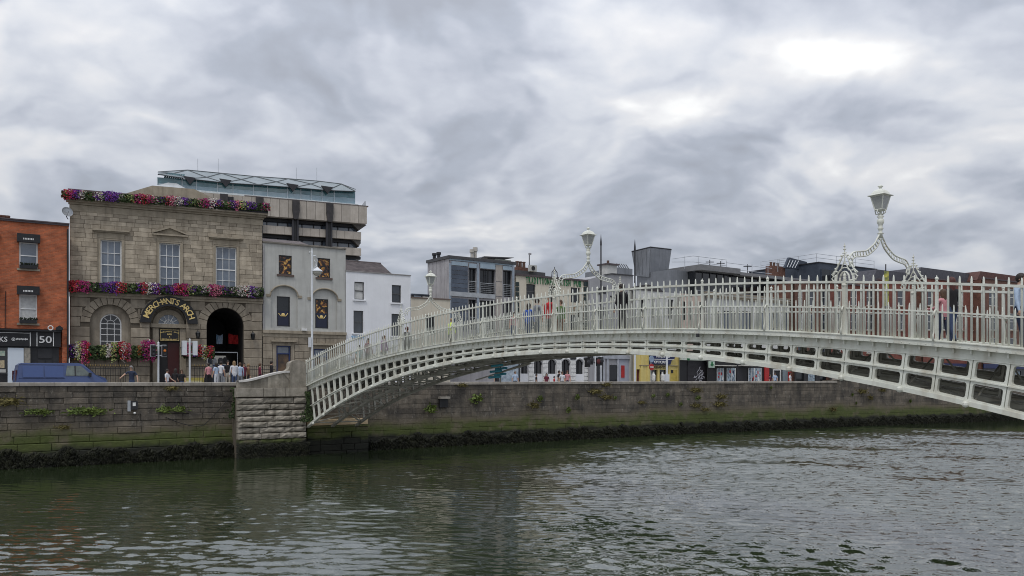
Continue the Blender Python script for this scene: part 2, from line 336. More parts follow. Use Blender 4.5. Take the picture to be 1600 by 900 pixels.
# ---------------------------------------------------------------- lettering (made flat, then given thickness)
_T = {}
def text_mesh(s):
    if s in _T: return _T[s]
    c = bpy.data.curves.new('lettering', 'FONT'); c.body = s; c.align_x = 'CENTER'; c.align_y = 'CENTER'; c.extrude = .02; c.resolution_u = 3; c.offset = .012
    o = bpy.data.objects.new('lettering', c); COL.objects.link(o); bpy.context.view_layer.update()
    me = bpy.data.meshes.new_from_object(o); bpy.data.objects.remove(o); _T[s] = me
    xs = [v.co.x for v in me.vertices]; ys = [v.co.y for v in me.vertices]
    me.transform(Matrix.Translation((-(min(xs) + max(xs)) / 2, -(min(ys) + max(ys)) / 2, 0)))
    return me
def sign_text(s, parent, u, y, z, w=None, h=None, m=None, tilt=0, name='lettering', rz=0):
    me = text_mesh(s).copy(); me.materials.clear(); me.materials.append(m)
    xs = [v.co.x for v in me.vertices]; ys = [v.co.y for v in me.vertices]
    sx = w / (max(xs) - min(xs)) if w else None; sy = h / (max(ys) - min(ys)) if h else None
    sx = sx or sy; sy = sy or sx
    me.transform(Matrix.Translation((u, y, z)) @ Matrix.Rotation(rz, 4, 'Z') @ Matrix.Rotation(R(90), 4, 'X') @ Matrix.Rotation(tilt, 4, 'Z') @ Matrix.Diagonal((sx, sy, 1, 1)))
    return link(name, me, parent)
# ================================================================ water, ground
def water_mat():
    m = bpy.data.materials.new('river_water'); m.use_nodes = True; t = m.node_tree; N = t.nodes; L = t.links; b = N['Principled BSDF']
    b.inputs['Base Color'].default_value = (.018, .027, .011, 1); b.inputs['Roughness'].default_value = .03; b.inputs['IOR'].default_value = 2.5
    g = N.new('ShaderNodeNewGeometry'); n = N.new('ShaderNodeTexNoise'); mp = N.new('ShaderNodeMapping'); mp.inputs['Scale'].default_value = (.55, 1, 1); L.new(g.outputs['Position'], mp.inputs[0]); n.inputs['Scale'].default_value = 6.5; n.inputs['Detail'].default_value = 3; n.inputs['Distortion'].default_value = .6; L.new(mp.outputs[0], n.inputs['Vector'])
    at = N.new('ShaderNodeAttribute'); at.attribute_name = 'ripple'
    bp = N.new('ShaderNodeBump'); bp.inputs['Strength'].default_value = 1; bp.inputs['Distance'].default_value = .010; ml = N.new('ShaderNodeMath'); ml.operation = 'MULTIPLY'; L.new(n.outputs[0], ml.inputs[0]); L.new(at.outputs['Fac'], ml.inputs[1]); L.new(ml.outputs[0], bp.inputs['Height']); L.new(bp.outputs[0], b.inputs['Normal'])
    return m
def river():
    """water surface: a fine sheet of wind ripples in mid river, flat sheets round it"""
    r0, r1, d0, d1, st = 0.0, 76.0, 6.2, 46.9, .062
    nr, nd = int((r1 - r0) / st), int((d1 - d0) / st)
    Rr, Dd = np.meshgrid(np.linspace(r0, r1, nr), np.linspace(d0, d1, nd)); X = .8115 * Rr - .5844 * Dd; Y = .5844 * Rr + .8115 * Dd
    sm = lambda a, b, v: (lambda q: q * q * (3 - 2 * q))(np.clip((v - a) / (b - a), 0, 1))
    ga = lambda v: np.exp(-v * v)
    rs_ = np.random.RandomState(5); gust = np.zeros_like(X)
    for i in range(14):
        l = rs_.uniform(3, 14); a = rs_.uniform(0, math.pi); gust += np.sin((X * math.cos(a) * .5 + Y * math.sin(a) * 1.2) * 2 * math.pi / l + rs_.uniform(0, 6.3)) / 14 ** .5
    A = .30 + .92 * sm(-.5, 4.5, X - .10 * (Y - 30)) + .62 * ga((X + 4.6) / 2.6) * ga((Y - 21.5) / 6.5) + .85 * ga((X + 11) / 5.0) * ga((Y - 18.6) / 3.0) + .25 * ga((X + 8) / 4) * ga((Y - 25) / 4)
    A *= 1 - .55 * ga((X + .55 + .05 * (Y - 20)) / 1.0) * sm(42, 26, Y)
    A *= .30 + .70 * sm(43, 31, Dd + .06 * np.clip(20 - Rr, 0, 30))
    A *= np.clip(1 + .38 * gust, .3, 1.7)
    A *= sm(r0, r0 + 1.5, Rr) * sm(r1, r1 - 4, Rr) * sm(d0, d0 + 1.5, Dd) * np.clip((d1 - Dd) / .6, 0, 1)
    Z = np.zeros_like(X)
    WN = 46
    for i in range(WN):
        l = .175 * (.80 / .175) ** (rs_.rand() ** 1.15); a = math.pi / 2 + rs_.normal(0, .42) - .12; k = 2 * math.pi / l
        ph = (X * math.cos(a) + Y * math.sin(a)) * k + rs_.uniform(0, 6.3) + .5 * np.sin(X * 1.1 + Y * .7 + i)
        w = np.sin(ph); Z += WAMP / k * (w + .25 * np.cos(2 * ph)) * (1 if l > .3 else .85)
    Z *= A
    n = nr * nd; co = np.stack([X, Y, Z], -1).reshape(-1, 3)
    out = np.array([[.8115 * r - .5844 * d, .5844 * r + .8115 * d, 0] for r, d in ((-140, -14), (200, -14), (200, 49.5), (-140, 49.5), (r0, d0), (r1, d0), (r1, d1), (r0, d1))])
    idx = np.arange(n).reshape(nd, nr); q = np.stack([idx[:-1, :-1], idx[:-1, 1:], idx[1:, 1:], idx[1:, :-1]], -1).reshape(-1, 4)
    ring = np.array([[0, 1, 5, 4], [1, 2, 6, 5], [2, 3, 7, 6], [3, 0, 4, 7]]) + n
    q = np.concatenate([q, ring]); co = np.concatenate([co, out]); me = bpy.data.meshes.new('river')
    me.vertices.add(len(co)); me.vertices.foreach_set('co', co.astype(np.float32).ravel()); me.loops.add(q.size); me.loops.foreach_set('vertex_index', q.astype(np.int32).ravel())
    me.polygons.add(len(q)); me.polygons.foreach_set('loop_start', np.arange(0, q.size, 4, dtype=np.int32)); me.polygons.foreach_set('use_smooth', np.ones(len(q), bool)); me.update(calc_edges=True)
    ra_ = me.attributes.new('ripple', 'FLOAT', 'POINT'); ra_.data.foreach_set('value', np.concatenate([A.ravel(), np.full(8, .3)]).astype(np.float32))
    me.materials.append(water_mat()); link('river', me, None, 'structure')
WAMP = .046
river()
tarmac = mat('street_asphalt', (.06, .06, .062), (.045, .045, .047), 3, .9, .2, 40)
paving = mat('granite_paving', (.27, .26, .25), (.2, .195, .19), 3, .9, .2, 20)
def qd(r): return 46.6 - (.0012 * (r - 35) ** 2 if r > 35 else 0)
rs = [-60, -20, 0, 20, 35] + list(range(40, 150, 5))
def strip(name, m, a, b, z, kind='structure', par=None):
    vs = []
    for r in rs: vs += [(*Wd(r, qd(r) + a)[:2], z), (*Wd(r, qd(r) + b)[:2], z)]
    return MB().add(vs, [(2 * i, 2 * i + 2, 2 * i + 3, 2 * i + 1) for i in range(len(rs) - 1)]).build(name, m, par, kind=kind)
strip('ground', paving, .45, 900, STREET - .16)
strip('street', tarmac, 3.0, 9.6, STREET - .12)
def slab(name, a, b, z0, z1, m):
    vs = []
    for r in rs:
        for o in (a, b):
            p = Wd(r, qd(r) + o); vs += [(p.x, p.y, z0), (p.x, p.y, z1)]
    fs = []
    for i in range(len(rs) - 1):
        o = 4 * i; fs += [(o + 1, o + 5, o + 7, o + 3), (o, o + 4, o + 5, o + 1), (o + 2, o + 3, o + 7, o + 6)]
    return MB().add(vs, fs).build(name, m, kind='structure')
slab('riverside_pavement', .46, 3.0, STREET - .14, STREET, paving)
slab('pavement', 9.6, 12.6, STREET - .14, STREET, paving)
# the pavement ramps up to the foot of the bridge
def ramp():
    vs = []
    for r, z in ((7.5, STREET + .004), (10.5, STREET + .42), (17.5, STREET + .42), (21.5, STREET + .004)):
        for d in (47.1, 52.9): p = Wd(r, d); vs.append((p.x, p.y, z))
    MB().add(vs, [(2 * i, 2 * i + 2, 2 * i + 3, 2 * i + 1) for i in range(3)] + [(0, 1, 7, 6), (1, 3, 5, 7), (0, 6, 4, 2)]).build('bridge_approach', paving, kind='structure')
ramp()
# near bank, behind and below the camera
MB().add([tuple(Wd(r, d, z)) for z in (-1, 2.4) for r, d in ((-140, -13), (200, -13), (200, -60), (-140, -60))],
         [(0, 1, 5, 4), (4, 5, 6, 7)]).build('near_quay', paving, kind='structure')

# ================================================================ quay wall
def wall_mat():
    m = bpy.data.materials.new('quay_stone'); m.use_nodes = True; t = m.node_tree; N = t.nodes; L = t.links; b = N['Principled BSDF']
    b.inputs['Roughness'].default_value = .88
    g = N.new('ShaderNodeNewGeometry'); sp = N.new('ShaderNodeSeparateXYZ'); L.new(g.outputs['Position'], sp.inputs[0])
    def noise(scale, det, sz=1.0, rough=.6):
        mp = N.new('ShaderNodeMapping'); mp.inputs['Scale'].default_value = (1, 1, sz); L.new(g.outputs['Position'], mp.inputs[0])
        n = N.new('ShaderNodeTexNoise'); n.inputs['Scale'].default_value = scale; n.inputs['Detail'].default_value = det; n.inputs['Roughness'].default_value = rough; L.new(mp.outputs[0], n.inputs['Vector']); return n.outputs[0]
    def mix(f, a, c):
        n = N.new('ShaderNodeMix'); n.data_type = 'RGBA'
        L.new(f, n.inputs[0])
        for i, v in ((6, a), (7, c)):
            if isinstance(v, tuple): n.inputs[i].default_value = (*v, 1)
            else: L.new(v, n.inputs[i])
        return n.outputs[2]
    def rng(v, a, c, lo=0., hi=1.):
        n = N.new('ShaderNodeMapRange'); n.inputs[1].default_value = a; n.inputs[2].default_value = c; n.inputs[3].default_value = lo; n.inputs[4].default_value = hi; L.new(v, n.inputs[0]); return n.outputs[0]
    def mth(op, a, c):
        n = N.new('ShaderNodeMath'); n.operation = op
        for i, v in enumerate((a, c)):
            if isinstance(v, (int, float)): n.inputs[i].default_value = v
            else: L.new(v, n.inputs[i])
        return n.outputs[0]
    col = mix(rng(noise(1.1, 8), .35, .65), (.062, .053, .043), (.150, .126, .097))
    col = mix(rng(noise(1.6, 8, .16, .7), .46, .66, 0, .85), col, (.036, .033, .029))        # dark runs down the face
    col = mix(rng(noise(4.5, 9, .5, .75), .56, .68, 0, .7), col, (.27, .25, .21))              # lime bloom
    oi = N.new('ShaderNodeObjectInfo'); ad = mth('FRACT', mth('ADD', g.outputs['Random Per Island'], oi.outputs['Random']), 0)
    sc = N.new('ShaderNodeVectorMath'); sc.operation = 'SCALE'; L.new(col, sc.inputs[0]); L.new(rng(ad, 0, 1, .72, 1.25), sc.inputs['Scale']); col = sc.outputs[0]
    zz = mth('ADD', sp.outputs[2], mth('MULTIPLY', mth('SUBTRACT', noise(.32, 4), .5), 1.7))
    zz2 = mth('ADD', sp.outputs[2], mth('MULTIPLY', mth('SUBTRACT', noise(.9, 5), .5), .8))
    col = mix(rng(zz, 2.2, 1.6), col, mix(noise(1.4, 6), (.17, .14, .09), (.075, .065, .045)))  # silt-coloured band
    moss = mth('MULTIPLY', rng(zz, 1.8, 1.3), rng(noise(1.0, 6), .30, .47))
    col = mix(moss, col, mix(noise(3, 5), (.085, .105, .022), (.038, .048, .012)))
    col = mix(rng(zz2, 1.0, .7), col, (.014, .015, .009))                                 # always-wet foot
    L.new(col, b.inputs['Base Color'])
    bp = N.new('ShaderNodeBump'); bp.inputs['Strength'].default_value = .7; bp.inputs['Distance'].default_value = .05; L.new(noise(7, 6), bp.inputs['Height']); L.new(bp.outputs[0], b.inputs['Normal'])
    return m
quay_m = wall_mat()
coping_m = mat('coping_stone', (.34, .31, .27), (.22, .20, .17), 2, .85, .3, 10, isl=.2, streak=.4)
qw = thing('quay_wall', 'long dark stone quay wall along the far side of the river', 'wall', tuple(Wd(14, 46.6, 0)))
def top_z(r): return 4.10 + (.0016 * max(0, r - 14)) + (.27 if r > R_STEP else 0)
T1290 = (1292 - 800) / F
def solve_r(px):                                  # where photo column px meets the wall face
    t = (px - 800) / F; lo, hi = -40., 160.
    for _ in range(50):
        mid = (lo + hi) / 2; p = Wd(mid, qd(mid)); (lo, hi) = (mid, hi) if p.x / p.y < t else (lo, mid)
    return lo
R_STEP = solve_r(1292)
base = Wd(14, 46.6, 0)
def qpt(r, out, z): p = Wd(r, qd(r) - out, z) - base; return (p.x, p.y, p.z)
PIER0, PIER1, ABUT1 = solve_r(372), solve_r(480), solve_r(574)
# core behind the stones, down below the water
vs = []; fs = []
rr = [-40, -20, -8] + [i * 4.0 for i in range(-1, 36)]
rr = sorted(set(rr) | {R_STEP - .01, R_STEP + .01})
for r in rr:
    for o, z in ((0, -1.2), (0, top_z(r) - .18), (-.45, top_z(r) - .18), (-.45, STREET - .2)): vs.append(qpt(r, o, z))
for i in range(len(rr) - 1):
    for j in range(3): fs.append((4 * i + j, 4 * i + 4 + j, 4 * i + 5 + j, 4 * i + 1 + j))
MB().add(vs, fs).build('wall_core', quay_m, qw)
def qblock(mb, r0, r1, z0, z1, pr):
    c = .022 if r0 < 18 else .010; out = []
    if r0 > 18: r1 += .008; z1 += .006; pr = .03 + (pr - .03) * .4
    for o, dr, dz in ((0, 0, 0), (pr - c, 0, 0), (pr, c, c)):
        out += [qpt(r0 + dr, o, z0 + dz), qpt(r1 - dr, o, z0 + dz), qpt(r1 - dr, o, z1 - dz), qpt(r0 + dr, o, z1 - dz)]
    return mb.add(out, [(8, 9, 10, 11)] + [(i, (i + 1) % 4, 4 + (i + 1) % 4, 4 + i) for i in range(4)] + [(4 + i, 4 + (i + 1) % 4, 8 + (i + 1) % 4, 8 + i) for i in range(4)])
stones = []; z = 1.15; k = 0
zlines = [1.15, 1.5, 1.83, 2.14, 2.45, 2.74, 3.04, 3.33, 3.62, 3.925]
for j in range(len(zlines) - 1):
    r = -9 + rnd.uniform(0, .6)
    while r < 132:
        L_ = rnd.uniform(.55, 1.35) * (1 if r < 40 else 1.5) * (1 if rnd.random() < .8 else 1.5); lift = .0016 * max(0, r - 14) + (.27 if r > R_STEP else 0)
        zt = zlines[j + 1] + (lift if j == len(zlines) - 2 else 0)
        stones.append((r, r + L_ - .012, zlines[j] + rnd.uniform(-.004, .012), zt - .010, .025 + rnd.random() ** 2 * .05)); r += L_
stones = [s for s in stones if not (s[0] > PIER0 - .2 and s[1] < PIER1 + .2)]
stones.sort(key=lambda s: abs((s[0] + s[1]) / 2 - 5))
for s in stones[:270]: qblock(MB(), *s).build('stone', quay_m, qw)
mb = MB()
for s in stones[270:]: qblock(mb, *s)
mb.build('stonework', quay_m, qw, kind='stuff')
# lower battered plinth: long uneven courses at the waterline
mb = MB()
for j, (z0, z1, o) in enumerate(((-.9, .02, .22), (.03, .38, .19), (.39, .75, .15), (.76, 1.13, .10))):
    r = -9 - j * .4
    while r < 132:
        L_ = rnd.uniform(.9, 2.2); qblock(mb, r, r + L_ - .02, z0, z1 - .01, o + rnd.uniform(0, .06)); r += L_
mb.build('plinth_stonework', quay_m, qw, kind='stuff')
r = -9; n = 0; mbs = MB()
while r < 132:
    L_ = 1.5; zt = top_z(r)
    if not (PIER0 - .4 < r < PIER1 - .6):
        m_ = MB(); r1 = r + L_ - .012
        pts = [qpt(a, o, z) for a in (r, r1) for o, z in ((.10, zt - .175), (.10, zt - .03), (.06, zt), (-.47, zt), (-.47, zt - .175))]
        m_.add(pts, [(0, 5, 6, 1), (1, 6, 7, 2), (2, 7, 8, 3), (3, 8, 9, 4), (0, 1, 2, 3, 4), (9, 8, 7, 6, 5), (4, 9, 5, 0)])
        m_.build('coping_stone', coping_m, qw)
    r += L_
# iron ladder chase / drain line seen beyond the bridge
# seaweed fringe on the foot of the wall
def cards(n, f, name, m, parent=None, kind='stuff'):
    vs = []; fs = []
    for i in range(n):
        q = f(i)
        if q is None: continue
        o = len(vs); vs += q; fs.append(tuple(range(o, o + len(q))))
    me = bpy.data.meshes.new(name); me.from_pydata([tuple(v) for v in vs], [], fs); me.materials.append(m); me.update()
    return link(name, me, parent, kind)
rk = np.random.RandomState(3)
def kelp(i):
    t = rk.rand() ** 1.25; r = -8 + t * 120; 
    if PIER0 - .05 < r < ABUT1 + .05: return None
    clump = .55 + .45 * math.sin(r * 2.3 + 1.7 * math.sin(r * .9)) + .3 * math.sin(r * 5.1)
    hi = max(.25, .58 + .30 * clump); z = .02 + hi * rk.rand() ** .8
    w, h = .04 + .07 * rk.rand(), .12 + .18 * rk.rand()
    o0 = .24 - .10 * z + .10 * rk.rand(); a = rk.uniform(-.06, .06)
    p = [qpt(r - w, o0, z), qpt(r + w, o0 + .03, z + .02), qpt(r + w * .6 + a, o0 + .12, z - h * .6), qpt(r + a, o0 + .07 + .06 * rk.rand(), z - h), qpt(r - w * .7 + a, o0 + .13, z - h * .5)]
    return [Vector(v) for v in p]
cards(26000, kelp, 'seaweed', kelp_m, qw)
# pier (left of the arch) and the recessed abutment under the ironwork
pr = thing('bridge_pier', 'stepped granite pier with rough courses left of the footbridge end', 'pier', tuple(Wd(PIER0, 45.4, 0)))
PB = Wd(PIER0, 45.4, 0); pr.rotation_euler = (0, 0, math.atan2(.5844, .8115))   # local x along the quay, y away from us
PWd = 3.95; solve = None
def px_r(px, d):
    X, Z = on_d(px, d); return .8115 * X + .5844 * Z
PW = px_r(478, 45.4) - px_r(372, 45.4)
pr.location = tuple(Wd(px_r(372, 45.4), 45.4, 0)); PR0 = px_r(372, 45.4)
MB().box(.06, PW - .06, .06, 3.0, -1, 3.7).build('pier_core', mort_m, pr)
zs_ = [-.8, .28, .66, 1.02, 1.36, 1.68, 1.99, 2.3, 2.62, 2.95, 3.30]
for j in range(len(zs_) - 1):
    u = 0; bt = .28 - .022 * j
    while u < PW - .05:
        L_ = min(rnd.uniform(.9, 2.0), PW - u); L_ = PW - u if PW - u - L_ < .5 else L_
        m_ = MB().rough(u, u + L_ - .025, zs_[j], zs_[j + 1] - .05, .3, .3 + bt * .5 + rnd.uniform(0, .10), rnd)
        m_.build('stone', quay_m if j < 3 else pier_m, pr); u += L_
    m_ = MB()                                                # flank facing the arch
    m_.box(PW - .30, PW + bt * .2, .32, 2.6, zs_[j], zs_[j + 1] - .03).build('stone', quay_m, pr)
for a, b in ((-.06, 1.35), (1.37, 2.6), (2.62, PW + .04)): MB().block(a, b, 3.31, 3.80, .5, .62, .02).build('capstone', pier_m, pr)
# parapet wing sweeping up to the pillar
prof = []
for i in range(15):
    t = i / 14; prof.append((.05 + t * (PW - .95), 4.10 + .54 * (3 * t * t - 2 * t ** 3)))
for i0, i1 in ((0, 4), (4, 8), (8, 11), (11, 14)):
    pp = [(x - (.012 if i == i1 else 0), z) for i, (x, z) in enumerate(prof) if i0 <= i <= i1]
    MB().prism([(pp[-1][0], 3.81), (pp[0][0], 3.81)] + pp, .12 + rnd.uniform(0, .012), .5).build('wing_stone', pier_m, pr)
mb = MB()
for a, b in zip(prof[:-1], prof[1:]):
    mb.add([(x, y, z + dz) for x, z in (a, b) for y in (.05, .57) for dz in (.003, .11)], [(0, 4, 5, 1), (2, 3, 7, 6), (1, 5, 7, 3), (0, 2, 6, 4)])
mb.build('wing_coping', mat('pale_coping', (.60, .58, .55), (.48, .46, .43), 3, .8, .2, streak=.3), pr)
pil = MB().prism([(PW - .92, 3.81), (PW - .92, 5.10)] + [(PW - .46 - .46 * math.cos(math.pi * k / 8), 5.10 + .24 * math.sin(math.pi * k / 8)) for k in range(1, 8)] + [(PW, 5.10), (PW, 3.81)], .0, .62).build('pillar', pier_m, pr)
MB().prism([(PW - .921, 4.2)] + [(PW - .921 - .42 * (1 - math.sin(math.pi / 2 * k / 8)), 4.70 + .34 * (1 - math.cos(math.pi / 2 * k / 8))) for k in range(9)] + [(PW - .921, 5.04)], .10, .52).build('pillar_sweep', pier_m, pr)
def pkelp(i):
    u = rk.rand() * (PW + .1); z = .02 + .75 * rk.rand() ** 1.3; w, h = .04 + .06 * rk.rand(), .10 + .16 * rk.rand(); o = -.14 - .08 * rk.rand()
    return [Vector(p) for p in ((u - w, o, z), (u + w, o, z + .02), (u + w * .5, o - .09, z - h * .6), (u, o - .05, z - h))]
cards(1300, pkelp, 'seaweed', kelp_m, pr)
ab = thing('bridge_abutment', 'dark wet stone abutment under the foot of the footbridge', 'abutment', tuple(Wd(px_r(480, 45.9), 45.9, 0)))
ab.rotation_euler = pr.rotation_euler; AW = px_r(576, 45.9) - px_r(480, 45.9)
MB().box(.02, AW - .02, .08, 2, -1, 1.5).build('abutment_core', mort_m, ab)
for j, (z0, z1) in enumerate(((-.8, .12), (.13, .48), (.49, .84), (.85, 1.2), (1.21, 1.48))):
    u = 0
    while u < AW - .05:
        L_ = min(rnd.uniform(.7, 1.5), AW - u); L_ = AW - u if AW - u - L_ < .4 else L_
        MB().block(u, u + L_ - .02, z0, z1, .2, .2 + rnd.uniform(0, .05), .03).build('stone', quay_m, ab); u += L_
MB().box(.0, AW - .05, .0, .9, 1.62, 1.93).build('bearing_beam', beam_m, ab)
MB().box(-.02, AW, -.06, .95, 1.5, 1.6).build('bearing_sill', mat('mossy_sill', (.10, .11, .04), None, 4, .9), ab)

# ================================================================ the iron footbridge
P_ = .75; NP = 58
def h_lo(n): t = (n - 29) / 29; return ((( -.5277 * t - .0258) * t - 3.0315) * t - .1745) * t + 5.1471
def h_de(n): t = (n - 29) / 29; return (((-.2903 * t + .0007) * t - 1.6977) * t - .2113) * t + 5.7474
FT = .13
def h_ft(n): return h_de(n) + FT
def slope(n, f): return (f(n + .1) - f(n - .1)) / (.2 * P_)
BX, BY = (488.1 - 800) / F * 47.29, 47.29
RZ = math.atan2(-.8115, .5844)
BW = 3.0
br = thing('footbridge', 'white painted cast iron arched footbridge with spiked railings over the river', 'bridge', (BX, BY, 0), RZ)
def bw(n, y, z): p = E1 * (n * P_) + E2 * y; return (BX + p.x, BY + p.y, z)
# y: 0 = outer face of the near girder, BW = far railing.  -y is towards us
def sweep(mb, n0, n1, fz, dz0, dz1, y0, y1, step=1.0):
    K = max(1, int(round((n1 - n0) / step))); vs = []; fs = []
    for i in range(K + 1):
        n = n0 + (n1 - n0) * i / K; z = fz(n); s = n * P_
        vs += [(s, y0, z + dz0), (s, y1, z + dz0), (s, y1, z + dz1), (s, y0, z + dz1)]
    for i in range(K):
        for j in range(4): fs.append((4 * i + j, 4 * i + 4 + j, 4 * i + 4 + (j + 1) % 4, 4 * i + (j + 1) % 4))
    fs += [(0, 1, 2, 3), (4 * K + 3, 4 * K + 2, 4 * K + 1, 4 * K)]
    return mb.add(vs, fs)
NA, NB = -.9, 58.9
def lerp(a, b, t): return a + (b - a) * t
def mid_z(n): return lerp(h_lo(n) + .10, h_de(n) - .20, .5)
def stile_s(n, z):                                  # stiles stand square to the arch
    m = (slope(n, h_lo) * .55 + slope(n, h_de) * .45); zu = lerp(h_lo(n) + .1, h_de(n) - .2, .75)
    return n * P_ - m * (z - zu) * .8
def panel_mesh(n):
    """one cast panel: two openings with rounded corners, one over the other"""
    mb = MB(); g = .010; T0, T1 = -.045, .05
    for lo in (True, False):
        def zz_(n_, t): 
            a, b = h_lo(n_) + .10, h_de(n_) - .20; m_ = (a + b) / 2
            return lerp(a, m_ - .012, t) if lo else lerp(m_ + .012, b, t)
        def P(a, t):                                # a 0..1 across, t 0..1 up -> (s,z)
            z0, z1 = zz_(n, t), zz_(n + 1, t); s0, s1 = stile_s(n, z0) + g, stile_s(n + 1, z1) - g
            return (lerp(s0, s1, a), lerp(z0, z1, a))
        hgt = zz_(n, 1) - zz_(n, 0); wid = P_
        fx = .056 / wid; fz_ = min(.34, (.046 + .008 * hgt) / max(hgt, .05)); cx = .05 / wid; cz = min(.5 - fz_ - .01, .05 / max(hgt, .05))
        outer = [P(0, 0), P(1, 0), P(1, 1), P(0, 1)]; inner = []
        for (ax, az, sx, sz) in ((fx, fz_, 1, 1), (1 - fx, fz_, -1, 1), (1 - fx, 1 - fz_, -1, -1), (fx, 1 - fz_, 1, -1)):
            seq = [(ax, az + sz * cz), (ax + sx * cx * .3, az + sz * cz * .3), (ax + sx * cx, az)]
            if sx * sz < 0: seq = seq[::-1]
            inner += [P(*q) for q in seq]
        V = [(s, T0, z) for s, z in outer] + [(s, T0, z) for s, z in inner] + [(s, T1, z) for s, z in inner] + [(s, T1, z) for s, z in outer]
        Fs = []
        for c in range(4):
            i = 4 + 3 * c; Fs += [(c, i + 1, i), (c, i + 2, i + 1)]
            nx = 4 + 3 * ((c + 1) % 4); Fs.append((c, (c + 1) % 4, nx, i + 2))
            Fs.append((c, 28 + c, 28 + (c + 1) % 4, (c + 1) % 4))
        for i in range(12): Fs.append((4 + i, 4 + (i + 1) % 12, 16 + (i + 1) % 12, 16 + i))
        for c in range(4):
            i = 16 + 3 * c; Fs += [(28 + c, i, i + 1), (28 + c, i + 1, i + 2)]
            nx = 16 + 3 * ((c + 1) % 4); Fs.append((28 + c, i + 2, nx, 28 + (c + 1) % 4))
        mb.add(V, Fs)
    return mb.mesh('girder_panel', paint)
pm = [panel_mesh(n) for n in range(NP)]
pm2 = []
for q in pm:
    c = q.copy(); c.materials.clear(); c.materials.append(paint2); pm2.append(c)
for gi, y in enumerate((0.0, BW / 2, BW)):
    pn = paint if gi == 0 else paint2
    mb = MB(); sweep(mb, NA, NB, h_lo, -.02, .085, y - .09, y + .09, .5); sweep(mb, NA, NB, h_lo, .085, .125, y - .055, y + .055, .5)
    gd = mb.build('girder', pn, br)
    mb = MB(); sweep(mb, NA, NB, h_de, -.205, .0, y - .03, y + .03, .5)
    if gi == 0:
        sweep(mb, NA, NB, h_de, -.215, -.19, y - .06, y + .03, .5)
    mb.build('top_flange', pn, gd)
    mb = MB(); sweep(mb, NA, NB, mid_z, -.014, .014, y - (.075 if gi == 0 else .06), y + .06, .5); mb.build('middle_rib', pn, gd)
    for n in range(NP):
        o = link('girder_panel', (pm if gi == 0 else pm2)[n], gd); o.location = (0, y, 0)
    if gi == 0:
        mb = MB()
        for n in range(0, NP + 1):
            for hh in (0, .5):
                m_ = n + hh; z = h_de(m_); s = m_ * P_; w = .016
                mb.prism([(s - w, z - .10), (s + w, z - .10), (s + w, z - .01), (s - w, z - .01)], -.10, -.031)
        mb.build('bracket', pn, gd, kind='stuff')
        for n in range(0, NP + 1, 2):
            m_ = MB().ball((stile_s(n, h_lo(n)), -.10, h_lo(n) + .035), .075, 8, 5); m_.build('joint_boss', pn, gd)
# deck and its edge plate
mb = MB(); sweep(mb, NA, NB, h_de, -.06, .02, .03, BW - .03, .5); mb.build('deck', mat('deck_surface', (.14, .14, .14), None, 3, .9), br)
mb = MB(); sweep(mb, NA, NB, h_de, .0, FT - .02, -.17, .06, .5); sweep(mb, NA, NB, h_de, FT - .02, FT, -.19, .08, .5); fa = mb.build('edge_plate', paint, br)
mb = MB(); sweep(mb, NA, NB, h_de, .0, FT, BW - .06, BW + .17, .5); mb.build('edge_plate', paint, br)
mb = MB()
for n in np.arange(-.5, 58.6, .25): mb.ball((n * P_, -.172, h_de(n) + .035), .012, 5, 3)
mb.build('rivet', paint, fa, kind='stuff')
# bracing under the deck
for n in range(0, NP + 1, 2):
    s, z = n * P_, h_lo(n) + .05
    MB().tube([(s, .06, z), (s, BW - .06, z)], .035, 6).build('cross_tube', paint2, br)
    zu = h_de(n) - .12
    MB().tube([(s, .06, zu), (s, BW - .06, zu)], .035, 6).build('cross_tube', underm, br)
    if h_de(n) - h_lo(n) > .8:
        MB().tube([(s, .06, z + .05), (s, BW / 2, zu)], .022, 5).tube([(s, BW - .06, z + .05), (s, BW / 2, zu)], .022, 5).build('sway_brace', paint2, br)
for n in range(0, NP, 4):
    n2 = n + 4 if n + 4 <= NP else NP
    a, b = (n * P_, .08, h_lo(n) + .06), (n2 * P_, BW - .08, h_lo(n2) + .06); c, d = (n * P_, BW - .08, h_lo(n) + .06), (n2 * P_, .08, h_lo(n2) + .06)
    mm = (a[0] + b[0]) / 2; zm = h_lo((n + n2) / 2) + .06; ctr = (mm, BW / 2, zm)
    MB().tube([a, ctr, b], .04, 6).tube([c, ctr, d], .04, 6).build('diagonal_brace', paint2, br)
    MB().lathe([(.02, zm - .06), (.15, zm - .05), (.15, zm + .05), (.02, zm + .06)], mm, BW / 2, 10).build('brace_boss', paint2, br)
# railings
RT, RM = 1.27, .64
def spike(h, r, m):
    mb = MB(); mb.lathe([(r, 0), (r, h), (r * .85, h + .09), (r * .5, h + .14), (.004, h + .152)], 0, 0, 6, R(30)); return mb.mesh('baluster', m, True)
TALL, SHORT = spike(RT + .02, .0245, paint), spike(RM + .02, .0185, paint)
def post_me():
    mb = MB(); mb.box(-.028, .028, -.028, .028, 0, RT + .03); mb.lathe([(.025, RT + .03), (.04, RT + .04), (.022, RT + .06)], 0, 0, 8); mb.ball((0, 0, RT + .10), .042, 8, 6)
    mb.tube([(0, 0, RT + .13), (0, 0, RT + .18)], [.016, .004], 5); return mb.mesh('post', paint)
def stay_me():
    pts = [(0, -.01, RM + .02), (0, -.07, RM + .03), (0, -.13, RM - .05), (0, -.135, RM - .16), (0, -.11, RM - .30), (0, -.12, RM - .45), (0, -.15, .12), (0, -.15, 0)]
    return MB().tube(pts, [.016, .02, .024, .024, .02, .018, .02, .026], 6).mesh('stay', paint, True)
POST, STAY = post_me(), stay_me()
bars = []
